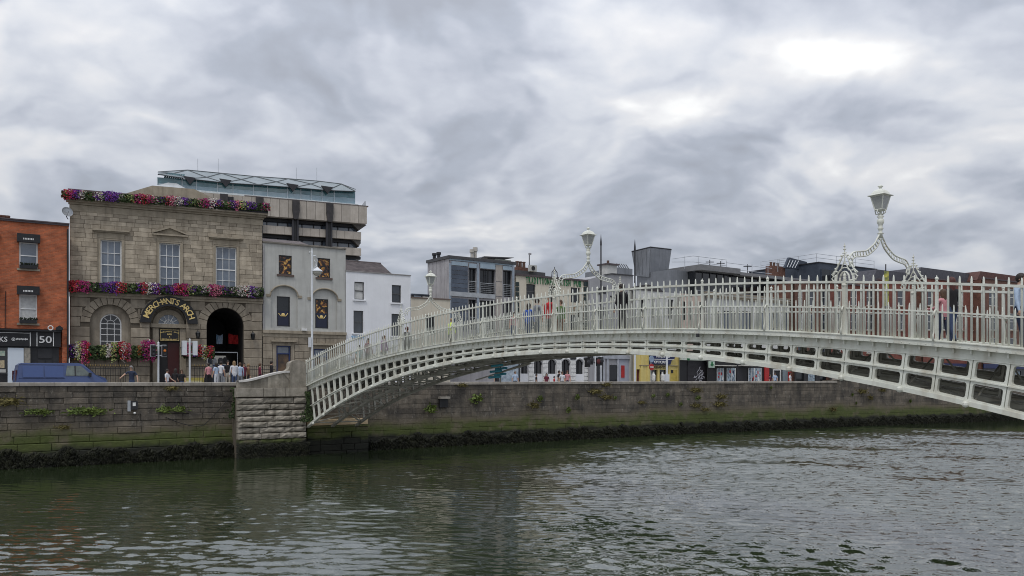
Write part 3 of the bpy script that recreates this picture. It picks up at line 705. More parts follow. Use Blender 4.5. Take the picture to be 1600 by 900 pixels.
for side, y in ((0, -.06), (1, BW + .06)):
    mb = MB(); sweep(mb, NA, NB, h_ft, RT - .034, RT + .022, y - .036, y + .036, .5); sweep(mb, NA, NB, h_ft, RM - .02, RM + .014, y - .026, y + .026, .5); sweep(mb, NA, NB, h_ft, .0, .02, y - .03, y + .03, .5)
    rl = mb.build('railing', paint, br)
    for n in range(-1, 60):
        if (n - 29) % 3 == 0:
            o = link('post', POST, rl); o.location = (n * P_, y, h_ft(n))
            o = link('stay', STAY, rl); o.location = (n * P_, y, h_ft(n)); 
            if side: o.scale = (1, -1, 1)
    for k in range(int((NB - NA) * 3)):
        n = NA + .2333 + k / 3
        if abs((n - 29) / 3 - round((n - 29) / 3)) * 3 > .12: bars.append((side, 0, n, y, rl))
        n += 1 / 6
        if n < NB: bars.append((side, 1, n, y, rl))
for kind, me, nm in ((0, TALL, 'baluster'), (1, SHORT, 'short_baluster')):
    bb = sorted([b for b in bars if b[1] == kind], key=lambda b: b[0] * 20 - b[2] * .6)
    for b in bb[:300]:
        o = link(nm, me, b[4]); o.location = (b[2] * P_, b[3], h_ft(b[2]))
    if len(bb) > 300:
        mb = MB(); tv = [tuple(v.co) for v in me.vertices]; tf = [tuple(p.vertices) for p in me.polygons]
        for b in bb[300:]: mb.add([(x + b[2] * P_, y + b[3], z + h_ft(b[2])) for x, y, z in tv], tf)
        mb.build('far_balusters', paint, bb[-1][4], kind='stuff')
# small drain spout with ring on the edge plate
MB().tube([(38.0 * P_ - .04, -.2, h_de(38) + .0), (38.0 * P_ - .04, -.2, h_de(38) - .1)], .05, 8).build('drain_spout', darkmetal, br)

# ---------------------------------------------------------------- lamp arches over the deck
def lamp_arch():
    rt = thing('lamp_arch', 'x', 'lamp')
    half = [(1.27, .40), (1.30, .55), (1.22, .66), (1.10, .71), (.89, .735), (.63, .78), (.42, .88), (.21, 1.02), (.09, 1.17), (.0, 1.31)]
    # smooth the line
    def cr(pts, k=5):
        out = []
        P = [pts[0]] + pts + [pts[-1]]
        for i in range(1, len(P) - 2):
            for j in range(k):
                t = j / k; a, b, c, d = (np.array(P[i + q], float) for q in (-1, 0, 1, 2))
                out.append(tuple(.5 * ((2 * b) + (c - a) * t + (2 * a - 5 * b + 4 * c - d) * t * t + (3 * b - a - 3 * c + d) * t ** 3)))
        return out + [tuple(pts[-1])]
    for sg in (-1, 1):
        c = cr([(x * sg, z) for x, z in half], 6)
        a, b = [], []
        for i, p in enumerate(c):
            q0, q1 = np.array(c[max(i - 1, 0)]), np.array(c[min(i + 1, len(c) - 1)]); d = q1 - q0; d /= np.linalg.norm(d) + 1e-9; nrm = np.array([-d[1], d[0]])
            w = .062 * (1 if i < len(c) - 8 else .55 + .45 * (len(c) - 1 - i) / 8)
            a.append(tuple(np.array(p) + nrm * w)); b.append(tuple(np.array(p) - nrm * w))
        mb = MB(); mb.tube([(0, x, z) for x, z in a], .021, 6); mb.tube([(0, x, z) for x, z in b], .021, 6)
        acc = 0; last = c[0]
        for i in range(1, len(c) - 3):
            acc += math.dist(c[i], last); last = c[i]
            if acc > .095: acc = 0; mb.tube([(0, *a[i]), (0, *b[i])], .017, 5)
        mb.build('arch_arm', paint, rt, True)
        y = sg * 1.56; o = MB()
        def half_ring(rx, rz, r, z0=.02, k=10): o.tube([(rx * math.cos(math.pi * j / k), y, z0 + rz * math.sin(math.pi * j / k)) for j in range(k + 1)], r, 6)
        half_ring(.13, .23, .022); half_ring(.22, .33, .016)
        for s2 in (-1, 1):
            o.tube([(s2 * .14, y, .02), (s2 * .30, y, .04), (s2 * .345, y, .11), (s2 * .29, y, .16), (s2 * .20, y, .15)], .020, 6)
            o.tube([(s2 * .29, y, .16), (s2 * .345, y, .21), (s2 * .27, y, .28), (s2 * .19, y, .26)], .020, 6)
            o.tube([(s2 * .30, y, .20), (s2 * .19, y, .38), (s2 * .11, y, .52), (s2 * .035, y, .66)], [.024, .02, .018, .015], 6)
            o.tube([(s2 * .11, y, .27), (s2 * .06, y, .40), (0, y, .50)], .016, 5)
            for zz_, xx in ((.34, .25), (.45, .18), (.55, .13), (.64, .09)): o.ball((s2 * xx, y, zz_), .026, 6, 4)
            o.tube([(s2 * .22, y, .02), (s2 * .22, y, .2)], .016, 5)
        o.tube([(0, y, .44), (0, y, .86), (0, y, .95)], [.018, .014, .003], 6)
        for zz_, w in ((.70, .055), (.79, .042), (.87, .03)): o.tube([(-w, y, zz_), (w, y, zz_)], [.014, .014], 5); o.ball((0, y, zz_), .024, 6, 4)
        o.lathe([(.035, .02), (.045, .06), (.02, .10), (.045, .15), (.02, .21), (.004, .26)], 0, y, 8)
        o.build('foot_ornament', paint, rt)
        MB().box(-.05, .05, y - .05, y + .05, -RT, .02).lathe([(.06, -.12), (.075, -.08), (.06, -.04)], 0, y, 10).build('foot_post', paint, rt)
    st = MB().lathe([(.035, 1.22), (.045, 1.30), (.085, 1.33), (.04, 1.36), (.05, 1.42), (.075, 1.46), (.045, 1.49), (.055, 1.55), (.085, 1.60), (.085, 1.68), (.05, 1.71), (.09, 1.76), (.05, 1.79), (.035, 1.86)], 0, 0, 12)
    for s2 in (-1, 1): st.tube([(0, s2 * .03, 1.80), (0, s2 * .13, 1.84), (0, s2 * .15, 1.93)], .014, 5).tube([(s2 * .03, 0, 1.80), (s2 * .13, 0, 1.84), (s2 * .15, 0, 1.93)], .014, 5)
    st.build('stem', paint, rt, True)
    ln = MB()
    b0, b1, z0, z1 = .095, .168, 1.93, 2.275
    cs = [(1, 1), (-1, 1), (-1, -1), (1, -1)]
    for x, y in cs: ln.tube([(x * b0, y * b0, z0), (x * b1, y * b1, z1)], .016, 4)
    for b_, z_ in ((b0, z0), (b1, z1)):
        for i in range(4):
            p, q = cs[i], cs[(i + 1) % 4]; ln.tube([(p[0] * b_, p[1] * b_, z_), (q[0] * b_, q[1] * b_, z_)], .016, 4)
    ln.box(-.085, .085, -.085, .085, 1.90, 1.93); ln.tube([(0, 0, 1.86), (0, 0, 2.05)], .03, 6); ln.ball((0, 0, 2.10), .05, 6, 5, (1, 1, 1.6))
    lf = ln.build('lantern', paint, rt)
    gm_ = MATS.get('lamp_glass') or mat('lamp_glass', (.40, .41, .39), (.27, .28, .27), 3, .15, spec=.8)
    for i in range(4):
        p, q = cs[i], cs[(i + 1) % 4]
        MB().add([(p[0] * b0, p[1] * b0, z0), (q[0] * b0, q[1] * b0, z0), (q[0] * b1, q[1] * b1, z1), (p[0] * b1, p[1] * b1, z1)], [(0, 1, 2, 3)]).build('pane', gm_, lf)
    MB().lathe([(.315, 2.28), (.32, 2.295), (.235, 2.32), (.215, 2.36), (.17, 2.41), (.075, 2.45), (.035, 2.465), (.03, 2.49), (.062, 2.51), (.07, 2.53), (.035, 2.555), (.012, 2.57)], 0, 0, 4, R(45)).build('lantern_roof', paint, lf)
    return rt
la = lamp_arch()
LA = [(44, 'largest ornate white lamp arch with lantern, nearest on the footbridge'), (29, 'white lamp arch with lantern in front of the pub sign at mid bridge'), (14, 'smallest white lamp arch with lantern, near the far end of the bridge')]
for i, (n, lb) in enumerate(LA):
    loc = bw(n, BW / 2, h_ft(n) + RT)
    if i == 0: la.location = loc; la.rotation_euler = (0, 0, RZ); la['label'] = lb; la['group'] = 'lamp arches over the footbridge'
    else: dup(la, loc, RZ, lb, 'lamp arches over the footbridge')
# ================================================================ buildings along the far quay
def bthing(name, fac, label, cat='building', group=None): return thing(name, label, cat, fac.loc, fac.rz, group)
def fbox(fac, px0, py0, px1, py1, y0, y1, mb=None):
    u0, u1, z0, z1 = fac.rect(px0, py0, px1, py1, y0); mb = mb or MB(); return mb.box(u0, u1, y0, y1, z0, z1)
def pots(parent, mbm, xs, y, z, h=.5, r=.13, m=None):
    for x in xs: MB().lathe([(r, z), (r * .9, z + h * .8), (r * 1.15, z + h * .86), (r * 1.1, z + h), (r * .7, z + h)], x, y, 10).build('chimney_pot', m or terracotta, parent)

# ---------------------------------------------------------------- the stone bar building with the arch
fm = Fac(109, 52.8, .48)
mw = bthing('stone_bar_building', fm, 'sandstone two storey bar building with flower rows and an arched passage')
UR = fm.u(410); ZT = fm.z(111, 297)
zc = fm.z(260, 330)                                      # underside of the cornice
zm_ = fm.z(260, 462)                                     # string course carrying the middle flowers
fw_ = [fm.rect(157, 375.5, 190, 452), fm.rect(249, 380.5, 281.5, 454), fm.rect(337, 386, 369.5, 457)]
aw = (fm.u(173), fm.u(190) - fm.u(173), fm.z(173, 543.5), fm.z(173, 490) - (fm.u(190) - fm.u(173)))   # small arched window
rl_ = (fm.u(203.9) - fm.u(140.6)) / 2; al = ((fm.u(203.9) + fm.u(140.6)) / 2, rl_, fm.z(173, 547), fm.z(172, 476) - rl_)
rd_ = (fm.u(291) - fm.u(234)) / 2; ad_ = ((fm.u(291) + fm.u(234)) / 2, rd_, 0, fm.z(262, 476) - rd_)
ra_ = (fm.u(380.6) - fm.u(323)) / 2; aa = ((fm.u(380.6) + fm.u(323)) / 2, ra_, 0, fm.z(352, 481) - ra_)
WALLY = 0.0
wl_ = wall_mb(0, UR, 0, ZT - .2, [(a, b, c, d) for a, b, c, d in fw_], [al, ad_, aa], .34).build('wall', mort_m, mw)
shell(mw, 'rear_wall', brownbrick_m, 0, fm.u(320) - .2, ZT - .3, 9.5, 1.2); 
MB().box(0, UR, .36, 9.5, aa[3] + ra_ + .4, ZT - .32).build('upper_storey', brownbrick_m, mw)
# upper floor ashlar, every block its own stone
def split_course(u0, u1, zz0, zz1, holes, lmin, lmax):
    segs = [(u0, u1)]
    for a, b, c, d in holes:
        if d <= zz0 + .02 or c >= zz1 - .02: continue
        ns = []
        for p, q in segs:
            if b <= p or a >= q: ns.append((p, q)); continue
            if a > p: ns.append((p, a))
            if b < q: ns.append((b, q))
        segs = ns
    out = []
    for p, q in segs:
        u = p
        while q - u > .06:
            L_ = rnd.uniform(lmin, lmax)
            if q - u - L_ < lmin * .5: L_ = q - u
            out.append((u, u + L_)); u += L_
    return out
arch_w = .17
holes_up = [(a - arch_w - .0, b + arch_w, c - .3, d + .32) for a, b, c, d in fw_]
nblk = 0; spill = MB(); z = zm_ + .25
while z < zc - .45:
    hh = rnd.choice((.24, .28, .31, .27)); hh = min(hh, zc - .42 - z)
    if hh < .12: break
    for a, b in split_course(.02, UR - .02, z, z + hh, holes_up, .38, .95):
        if nblk < 290: MB().block(a + .006, b - .006, z + .006, z + hh - .006, 0, .03 + rnd.random() ** 3 * .018, .010).build('ashlar_block', ash_m, mw); nblk += 1
        else: spill.block(a + .006, b - .006, z + .006, z + hh - .006, 0, .03 + rnd.random() ** 3 * .018, .010)
    z += hh
spill.build('ashlar_stonework', ash_m, mw, kind='stuff') if spill.v else None
# rusticated ground floor: banded courses and voussoirs
z = 0.02; zg = zm_ - .30; ch = (zg - .02) / 10
big = [(al[0], rl_ + .55, al[2], al[3]), (ad_[0], rd_ + .62, 0, ad_[3]), (aa[0], ra_ + .60, 0, aa[3])]
for j in range(10):
    z0, z1 = .02 + j * ch, .02 + (j + 1) * ch; zc_ = (z0 + z1) / 2; hs = []
    for (uc, r, a, zs), rin in zip(big, (rl_, rd_, ra_)):
        if zc_ <= zs: hs.append((uc - rin, uc + rin, min(a, z0) - .1 if zc_ > a else 99, 99))
        else:
            dz = zc_ - zs
            if dz < r: w = math.sqrt(r * r - dz * dz); hs.append((uc - w, uc + w, -1, 99))
    for a, b in split_course(.02, UR - .02, z0, z1, hs, .8, 1.5):
        MB().block(a + .010, b - .010, z0 + .014, z1 - .014, 0, .06 + rnd.uniform(0, .008), .024).build('stone_block', rust_m, mw)
for (uc, r, a, zs), rin in zip(big, (rl_, rd_, ra_)):
    K = 13
    for k in range(K):
        t0, t1 = math.pi * k / K, math.pi * (k + 1) / K; g = .014 / rin
        q = [(rin, t0 + g), (r, t0 + g * .7), (r, t1 - g * .7), (rin, t1 - g)]
        top = zg - .01; pts = [(uc - rr_ * math.cos(t), min(zs + rr_ * math.sin(t), top)) for rr_, t in q]
        cxx, czz = sum(p[0] for p in pts) / 4, sum(p[1] for p in pts) / 4
        inn = [(x + (cxx - x) * .08, z + (czz - z) * .08) for x, z in pts]
        MB().add([(x, 0, z) for x, z in pts] + [(x, -.042, z) for x, z in pts] + [(x, -.064, z) for x, z in inn],
                 [(8, 9, 10, 11)] + [(i, (i + 1) % 4, 4 + (i + 1) % 4, 4 + i) for i in range(4)] + [(4 + i, 4 + (i + 1) % 4, 8 + (i + 1) % 4, 8 + i) for i in range(4)]).build('voussoir', rust_m, mw)
# string course, cornice, parapet
MB().box(-.02, UR + .02, -.12, -.001, zg, zg + .16).box(-.02, UR + .02, -.22, -.001, zg + .162, zg + .30).build('string_course', trim_m, mw)
zcor = fm.z(260, 331)
MB().box(-.02, UR + .02, -.07, .0, zcor - .42, zcor - .02).build('frieze', trim_m, mw)
MB().box(-.08, UR + .08, -.16, .1, zcor, zcor + .12).box(-.2, UR + .2, -.34, .1, zcor + .122, zcor + .24).box(-.3, UR + .3, -.5, .1, zcor + .242, zcor + .36).build('cornice', trim_m, mw)
MB().box(-.05, UR + .05, -.02, .4, zcor + .362, ZT).build('parapet', trim_m, mw)
MB().box(-.1, UR + .1, -.07, .45, ZT + .002, ZT + .08).build('parapet_coping', mat('lead_capping', (.16, .13, .12), None, 3, .7), mw)
u4, u5, u6, u7 = fm.u(196), fm.u(238), fm.u(303), fm.u(346); zb2 = ZT + .081
MB().prism([(u4, zb2), (u5, fm.z(250, 291)), (u6, fm.z(300, 295)), (u7, zb2)], .0, .42).build('blocking_course', trim_m, mw)
# windows with architraves, hoods and a pediment
for i, (a, b, c, d) in enumerate(fw_):
    A = MB(); w = arch_w
    A.box(a - w, a, -.07, .1, c - .3, d + w).box(b, b + w, -.07, .1, c - .3, d + w).box(a, b, -.069, .1, d, d + w)
    A.box(a - w, a - w + .05, -.095, -.071, c - .3, d + w).box(b + w - .05, b + w, -.095, -.071, c - .3, d + w).box(a - w + .05, b + w - .05, -.095, -.071, d + w - .05, d + w)
    A.box(a - w, b + w, -.05, .02, d + w + .002, d + w + .30)
    A.build('architrave', trim_m, mw)
    zz0 = d + w + .305; hw = w + .28
    if i == 1:
        P = MB(); uc = (a + b) / 2; P.box(a - hw, b + hw, -.24, 0, zz0, zz0 + .10); ap = fm.z(266, 355) 
        P.prism([(a - hw, zz0 + .102), (uc, ap - .10), (uc, ap + .03), (a - hw - .03, zz0 + .17)], -.26, 0).prism([(uc, ap - .10), (b + hw, zz0 + .102), (b + hw + .03, zz0 + .17), (uc, ap + .03)], -.26, 0)
        P.prism([(a - hw + .1, zz0 + .101), (b + hw - .1, zz0 + .101), (uc, ap - .10)], -.08, -.002); P.build('pediment', trim_m, mw)
    else: MB().box(a - hw + .06, b + hw - .06, -.18, 0, zz0, zz0 + .07).box(a - hw, b + hw, -.28, 0, zz0 + .072, zz0 + .17).build('window_hood', trim_m, mw)
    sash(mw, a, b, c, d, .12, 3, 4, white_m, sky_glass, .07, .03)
    MB().box(a, b, .26, .3, c, d).build('blind', dark_glass, mw)
# arched window in its recess
back = wall_mb(al[0] - rl_, al[0] + rl_, al[2] - .3, al[3] + rl_, [], [aw], .2, .26).build('recess_wall', rust_m, mw)
W_ = MB(); K = 16; uc, r, za, zs = aw
for k in range(K):
    t0, t1 = math.pi * k / K, math.pi * (k + 1) / K
    q = [(r - .075, t0), (r, t0), (r, t1), (r - .075, t1)]; pts = [(uc - rr_ * math.cos(t), zs + rr_ * math.sin(t)) for rr_, t in q]; W_.prism(pts, .34, .42)
W_.box(uc - r, uc - r + .075, .34, .42, za, zs).box(uc + r - .075, uc + r, .34, .42, za, zs).box(uc - r + .075, uc + r - .075, .34, .42, za, za + .08)
zrow = [za + (zs - za) * t for t in (.28, .55, .79, 1.0)]
for q in zrow: W_.box(uc - r + .07, uc + r - .07, .355, .40, q - .018, q + .018)
for s2 in (-1, 1): W_.box(uc + s2 * r * .33 - .017, uc + s2 * r * .33 + .017, .357, .398, za + .08, zs)
for t in (R(45), R(90), R(135)): W_.tube([(uc + r * .36 * math.cos(t), .378, zs + r * .36 * math.sin(t)), (uc + r * .97 * math.cos(t), .378, zs + r * .97 * math.sin(t))], .018, 4)
W_.tube([(uc + r * .36 * math.cos(math.pi * k / 8), .378, zs + r * .36 * math.sin(math.pi * k / 8)) for k in range(9)], .018, 4)
wa = W_.build('arched_window', white_m, mw)
MB().prism([(uc - r, za)] + [(uc - r * math.cos(math.pi * k / 16), zs + r * math.sin(math.pi * k / 16)) for k in range(17)] + [(uc + r, za)], .39, .41).build('pane', dark_glass, wa)
# doorway: inner arch, pilasters, fanlight, door, sign, lettered band
uc, r, za, zs = ad_
MB().prism([(uc - r, 0)] + [(uc - r * math.cos(math.pi * k / 16), zs + r * math.sin(math.pi * k / 16)) for k in range(17)] + [(uc + r, 0)], .62, .7).build('recess_wall', rust_m, mw)
D = MB()
for p0, p1 in ((238.5, 248), (281, 290.5)): fbox(fm, p0, 512, p1, 640, .34, .60, D)
D.build('pilaster', trim_m, mw)
fbox(fm, 235, 506, 292, 512, .22, .60).build('door_entablature', trim_m, mw)
fr = (fm.u(281) - fm.u(248)) / 2; fu = fm.u(264.5); fz = fm.z(264, 506)
K_ = MB()
for k in range(14):
    t0, t1 = math.pi * k / 14, math.pi * (k + 1) / 14
    K_.prism([(fu - rr_ * math.cos(t), fz + rr_ * math.sin(t)) for rr_, t in ((fr, t0), (fr + .32, t0), (fr + .32, t1), (fr, t1))], .45, .6)
K_.build('fanlight_arch', trim_m, mw)
fl = MB()
for t in (R(30), R(60), R(90), R(120), R(150)): fl.tube([(fu + .12 * math.cos(t), .53, fz + .12 * math.sin(t)), (fu + fr * math.cos(t), .53, fz + fr * math.sin(t))], .022, 4)
fl.tube([(fu + fr * .45 * math.cos(math.pi * k / 8), .53, fz + fr * .45 * math.sin(math.pi * k / 8)) for k in range(9)], .03, 4).tube([(fu - fr, .53, fz + .02), (fu + fr, .53, fz + .02)], .03, 4)
fo = fl.build('fanlight', white_m, mw)
MB().prism([(fu - fr * math.cos(math.pi * k / 12), fz + fr * math.sin(math.pi * k / 12)) for k in range(13)], .56, .58).build('pane', sky_glass, fo)
fbox(fm, 248, 533, 281, 640, .54, .6).build('doorway', black_m, mw)
dl = fbox(fm, 262, 535, 280, 640, .50, .535).build('door', mat('maroon_door', (.06, .012, .012), None, 2, .4), mw)
fbox(fm, 249.5, 514.5, 280.5, 533, .30, .36).build('sign_board', black_m, mw)
sb = fm.rect(249.5, 514.5, 280.5, 533, .30)
sc_ = ((sb[0] + sb[1]) / 2, (sb[2] + sb[3]) / 2, sb[1] - sb[0], sb[3] - sb[2])
for i, ch_ in enumerate('MERCHANTS ARCH'):
    if ch_ == ' ': continue
    t = (i - 6.5) / 6.5; sign_text(ch_, mw, sc_[0] + t * sc_[2] * .43, .292, sc_[1] + sc_[3] * (.30 - .10 * t * t), None, .075, gold_m, -t * .18, 'letter')
sign_text('BAR', mw, sc_[0], .292, sc_[1] + .06, None, .11, gold_m); sign_text('&', mw, sc_[0], .292, sc_[1] - .11, None, .08, gold_m); sign_text('RESTAURANT', mw, sc_[0], .292, sc_[1] - .28, sc_[2] * .80, .095, gold_m)
SB = MB()
for a, b, c, d in ((sb[0] + .03, sb[1] - .03, sb[3] - .05, sb[3] - .03), (sb[0] + .03, sb[1] - .03, sb[2] + .03, sb[2] + .05), (sb[0] + .03, sb[0] + .05, sb[2] + .05, sb[3] - .05), (sb[1] - .05, sb[1] - .03, sb[2] + .05, sb[3] - .05)): SB.box(a, b, .29, .3, c, d)
SB.build('sign_border', gold_m, mw)
ro = (fm.u(308.5) - fm.u(218.5)) / 2; ri = rd_ + .02; su = (fm.u(308.5) + fm.u(218.5)) / 2; sz = fm.z(263, 505)
ri = (fm.u(291) - fm.u(233.6)) / 2
BD = MB(); K = 24
rows = []
for k in range(K + 1):
    t = math.pi * k / K; rows.append([(su - rr_ * math.cos(t), y, sz + rr_ * 1.0 * math.sin(t)) for rr_, y in ((ri, -.07), (ri, -.24), (ro, -.24), (ro, -.07))])
BD.add([p for q in rows for p in q], [(4 * k + j, 4 * k + 4 + j, 4 * k + 4 + (j + 1) % 4, 4 * k + (j + 1) % 4) for k in range(K) for j in range(4)] + [(0, 1, 2, 3), (4 * K + 3, 4 * K + 2, 4 * K + 1, 4 * K)])
bd = BD.build('arched_sign', black_m, mw)
tx = 'MERCHANTS ARCH'; rm_ = (ri + ro) / 2; wds = {'M': 1.25, 'I': .5, ' ': .55}
tot = sum(wds.get(c, 1) for c in tx); acc = 0
for c in tx:
    w_ = wds.get(c, 1); t = (acc + w_ / 2) / tot; acc += w_
    ang = math.pi * (.075 + .85 * t)
    if c != ' ': sign_text(c, bd, su - rm_ * math.cos(ang), -.255, sz + rm_ * math.sin(ang), None, (ro - ri) * .60, gold_m, math.pi / 2 - ang, 'letter')
# the passage through: dark side walls and vault, open at the far end
uc, r, za, zs = aa
PV = MB(); ring = [(uc - r, 0)] + [(uc - r * math.cos(math.pi * k / 14), zs + r * math.sin(math.pi * k / 14)) for k in range(15)] + [(uc + r, 0)]
n_ = len(ring); PV.add([(x, .34, z) for x, z in ring] + [(x, 9.5, z) for x, z in ring], [(i, i + 1, n_ + i + 1, n_ + i) for i in range(n_ - 1)]); PV.build('passage_vault', mat('dark_plaster', (.030, .027, .024), None, 3, .9), mw)  # plaster coloured near black all over
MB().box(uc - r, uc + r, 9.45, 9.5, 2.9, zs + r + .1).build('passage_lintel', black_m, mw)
# wrought lanterns on the wall
def wall_lantern(px, py, lbl):
    u = fm.u(px); z = fm.z(px, py)
    t = thing('wall_lantern', lbl, 'lantern', fm.world(u, -.34, z - .28), fm.rz, 'wall lanterns on the stone bar building')
    MB().tube([(0, .28, .40), (0, .12, .62), (0, 0, .56), (0, 0, .5)], .018, 5).tube([(0, .28, .1), (0, .1, .2), (0, .28, .40)], .015, 5).build('bracket', iron_m, t)
    c = MB().lathe([(.05, 0), (.09, .02), (.10, .04)], 0, 0, 6).lathe([(.17, .38), (.10, .46), (.03, .52)], 0, 0, 6)
    for k in range(6):
        a = math.pi * k / 3; c.tube([(.09 * math.cos(a), .09 * math.sin(a), .03), (.15 * math.cos(a), .15 * math.sin(a), .39)], .012, 4)
    lf = c.build('cage', iron_m, t); MB().lathe([(.08, .04), (.14, .38)], 0, 0, 6).build('pane', dark_glass, lf)
wall_lantern(308.5, 523, 'black iron wall lantern between the doorway and the passage arch'); wall_lantern(394, 525, 'black iron wall lantern right of the passage arch')
# flower troughs
petal_rows = {}
def flower_row(px0, px1, pya, pyb, h, dep, label, seed, y0, droop=1.0, n=2600, seq=None):
    rs_ = np.random.RandomState(seed); u0, u1 = fm.u(px0), fm.u(px1); um = (u0 + u1) / 2
    zl, zr = fm.z(px0, pya), fm.z(px1, pyb); z0 = min(zl, zr)
    t = thing('flower_trough', label, 'flowers', fm.world(u0, y0, z0), fm.rz, 'flower troughs on the stone bar building')
    MB().box(.05, u1 - u0 - .05, -.14, .14, (zl + zr) / 2 - z0 - h * .35, (zl + zr) / 2 - z0 - h * .05).build('trough', darkmetal, t)
    Lk = u1 - u0; clus = []; u = 0
    names = list(flower_cols); last = None
    while u < Lk:
        nm = rs_.choice(['purple', 'magenta', 'red', 'white', 'pink', 'lime', 'purple', 'white', 'orange'], p=[.20, .20, .09, .12, .08, .09, .12, .07, .03])
        w_ = rs_.uniform(.28, .62); clus.append((u + w_ / 2, nm, rs_.uniform(-.1, .1), w_)); u += w_ * .62
    if seq: clus = [(fm.u(px) - u0, nm, dz, w_) for px, nm, dz, w_ in seq]
    bufs = {k: ([], []) for k in names}; lv, lf_ = [], []
    def put(c, nrm, r, buf, k=6, cup=.3):
        nrm = nrm / np.linalg.norm(nrm); a = np.cross(nrm, (0, 0, 1.)); a /= np.linalg.norm(a) + 1e-9; b = np.cross(a, nrm); o = len(buf[0])
        buf[0].append(tuple(c))
        for j in range(k):
            an = 2 * math.pi * j / k; rr_ = r * (1 if j % 2 else .82); buf[0].append(tuple(c + (a * math.cos(an) + b * math.sin(an)) * rr_ + nrm * r * cup))
        for j in range(k): buf[1].append((o, o + 1 + j, o + 1 + (j + 1) % k))
    for i in range(n):
        cu, nm, dz, w_ = clus[rs_.randint(len(clus))]
        if rs_.rand() < .10: nm = names[rs_.randint(len(names))]
        uu = np.clip(cu + rs_.normal(0, w_ * .30), -.05, Lk + .05); th = rs_.uniform(-.5, 2.2)
        rr_ = (.80 + .35 * rs_.rand()) * (1 + .25 * math.sin(cu * 3.1) + dz)
        zz0 = zl - z0 + (zr - zl) * uu / Lk
        hang = droop * (1 + .5 * math.sin(cu * 2.2 + seed) * math.sin(cu * 5.3))
        c = np.array([uu, -dep * math.sin(max(th, .05)) * rr_ * .9 - .03, zz0 + h * .46 * math.cos(th) * rr_ * (hang if math.cos(th) < 0 else 1)])
        put(c, np.array([rs_.normal(0, .5), -1., .25 + rs_.normal(0, .5)]), rs_.uniform(.026, .052), bufs[nm])
    for i in range(int(n * 1.1)):
        uu = rs_.uniform(-.05, Lk + .05); th = rs_.uniform(-.8, 2.5); rr_ = .45 + .5 * rs_.rand(); zz0 = zl - z0 + (zr - zl) * uu / Lk
        c = np.array([uu, -dep * max(math.sin(th), 0) * rr_ - .02, zz0 + h * .46 * math.cos(th) * rr_ * (droop if math.cos(th) < 0 else 1)])
        put(c, rs_.normal(0, 1, 3) + np.array([0, -1., .3]), rs_.uniform(.05, .11), (lv, lf_), 5, .15)
    me = bpy.data.meshes.new('foliage'); me.from_pydata(lv, [], lf_); me.materials.append(leaf_m); link('foliage', me, t, 'stuff')
    for k in names:
        me = bpy.data.meshes.new(k + '_flowers'); me.from_pydata(bufs[k][0], [], bufs[k][1]); me.materials.append(flower_m[k]); link(k + '_flowers', me, t, 'stuff')
flower_row(99, 418, 307.5, 327.5, .66, .36, 'long row of mixed flowers along the cornice of the stone bar building', 1, -.36, 1.05, 6000)
flower_row(108, 409, 450, 458.5, .74, .34, 'row of mixed flowers under the upper windows of the stone bar building', 2, -.26, 1.1, 5600)
flower_row(108, 246, 551, 551, .95, .36, 'red pink and white flowers hanging under the arched window left of the bar door', 3, -.26, 1.45, 3000, [(112, 'purple', -.1, .4), (121, 'white', .1, .3), (124, 'lime', .2, .3), (132, 'magenta', .35, .35), (136, 'red', .3, .25), (130, 'pink', .3, .25), (150, 'purple', -.15, .4), (163, 'lime', 0, .4), (170, 'white', .05, .25), (177, 'lime', .05, .3), (190, 'red', .35, .4), (196, 'red', .35, .35), (193, 'white', .4, .3), (201, 'pink', .3, .25), (213, 'lime', -.1, .3), (217, 'orange', -.1, .2), (226, 'magenta', .4, .4), (233, 'magenta', .4, .4), (238, 'magenta', .2, .3)])
flower_row(284, 332, 550, 552, .9, .30, 'red and cream flowers hanging between the bar door and the passage arch', 5, -.26, 1.3, 1100, [(288, 'magenta', .1, .3), (294, 'pink', .1, .3), (303, 'purple', -.2, .3), (312, 'red', .15, .3), (316, 'white', .25, .25), (321, 'red', .1, .3), (318, 'lime', .3, .25), (328, 'red', .2, .25)])
# fence in front
def railings(px0, px1, pyt, y, label, gold=True):
    u0, u1 = fm.u(px0, y), fm.u(px1, y); h = fm.z((px0 + px1) / 2, pyt, y)
    t = thing('iron_railings', label, 'fence', fm.world(u0, y, 0), fm.rz, 'iron railings in front of the stone bar building')
    MB().box(0, u1 - u0, -.02, .02, h - .28, h - .24).box(0, u1 - u0, -.02, .02, .2, .24).build('rail', iron_m, t)
    a = MB().tube([(0, 0, 0), (0, 0, h - .14)], .014, 5).mesh('bar', iron_m); b = MB().lathe([(.01, h - .14), (.03, h - .08), (.003, h)], 0, 0, 6).mesh('spear_tip', gilt_tip if gold else iron_m)
    k = int((u1 - u0) / .135)
    for i in range(k + 1):
        o = link('bar', a, t); o.location = ((u1 - u0) * i / k, 0, 0); o2 = link('spear_tip', b, t); o2.location = o.location
railings(105, 200, 569, -1.5, 'black iron railings with gilded spear tips under the arched window'); railings(384, 430, 571, -1.4, 'black iron railings right of the passage arch', False)
railings(296, 320, 569, -1.5, 'short black iron railings between the bar door and the passage arch')
st = thing('stone_steps', 'worn steps rising to the bar door beside the railings', 'steps', fm.world(fm.u(237, -1.6), -1.6, 0), fm.rz)
for k in range(5): MB().box(0, .75, .28 * k * .8, 1.5, .17 * k, .17 * (k + 1) - .004).build('step', pier_m, st)
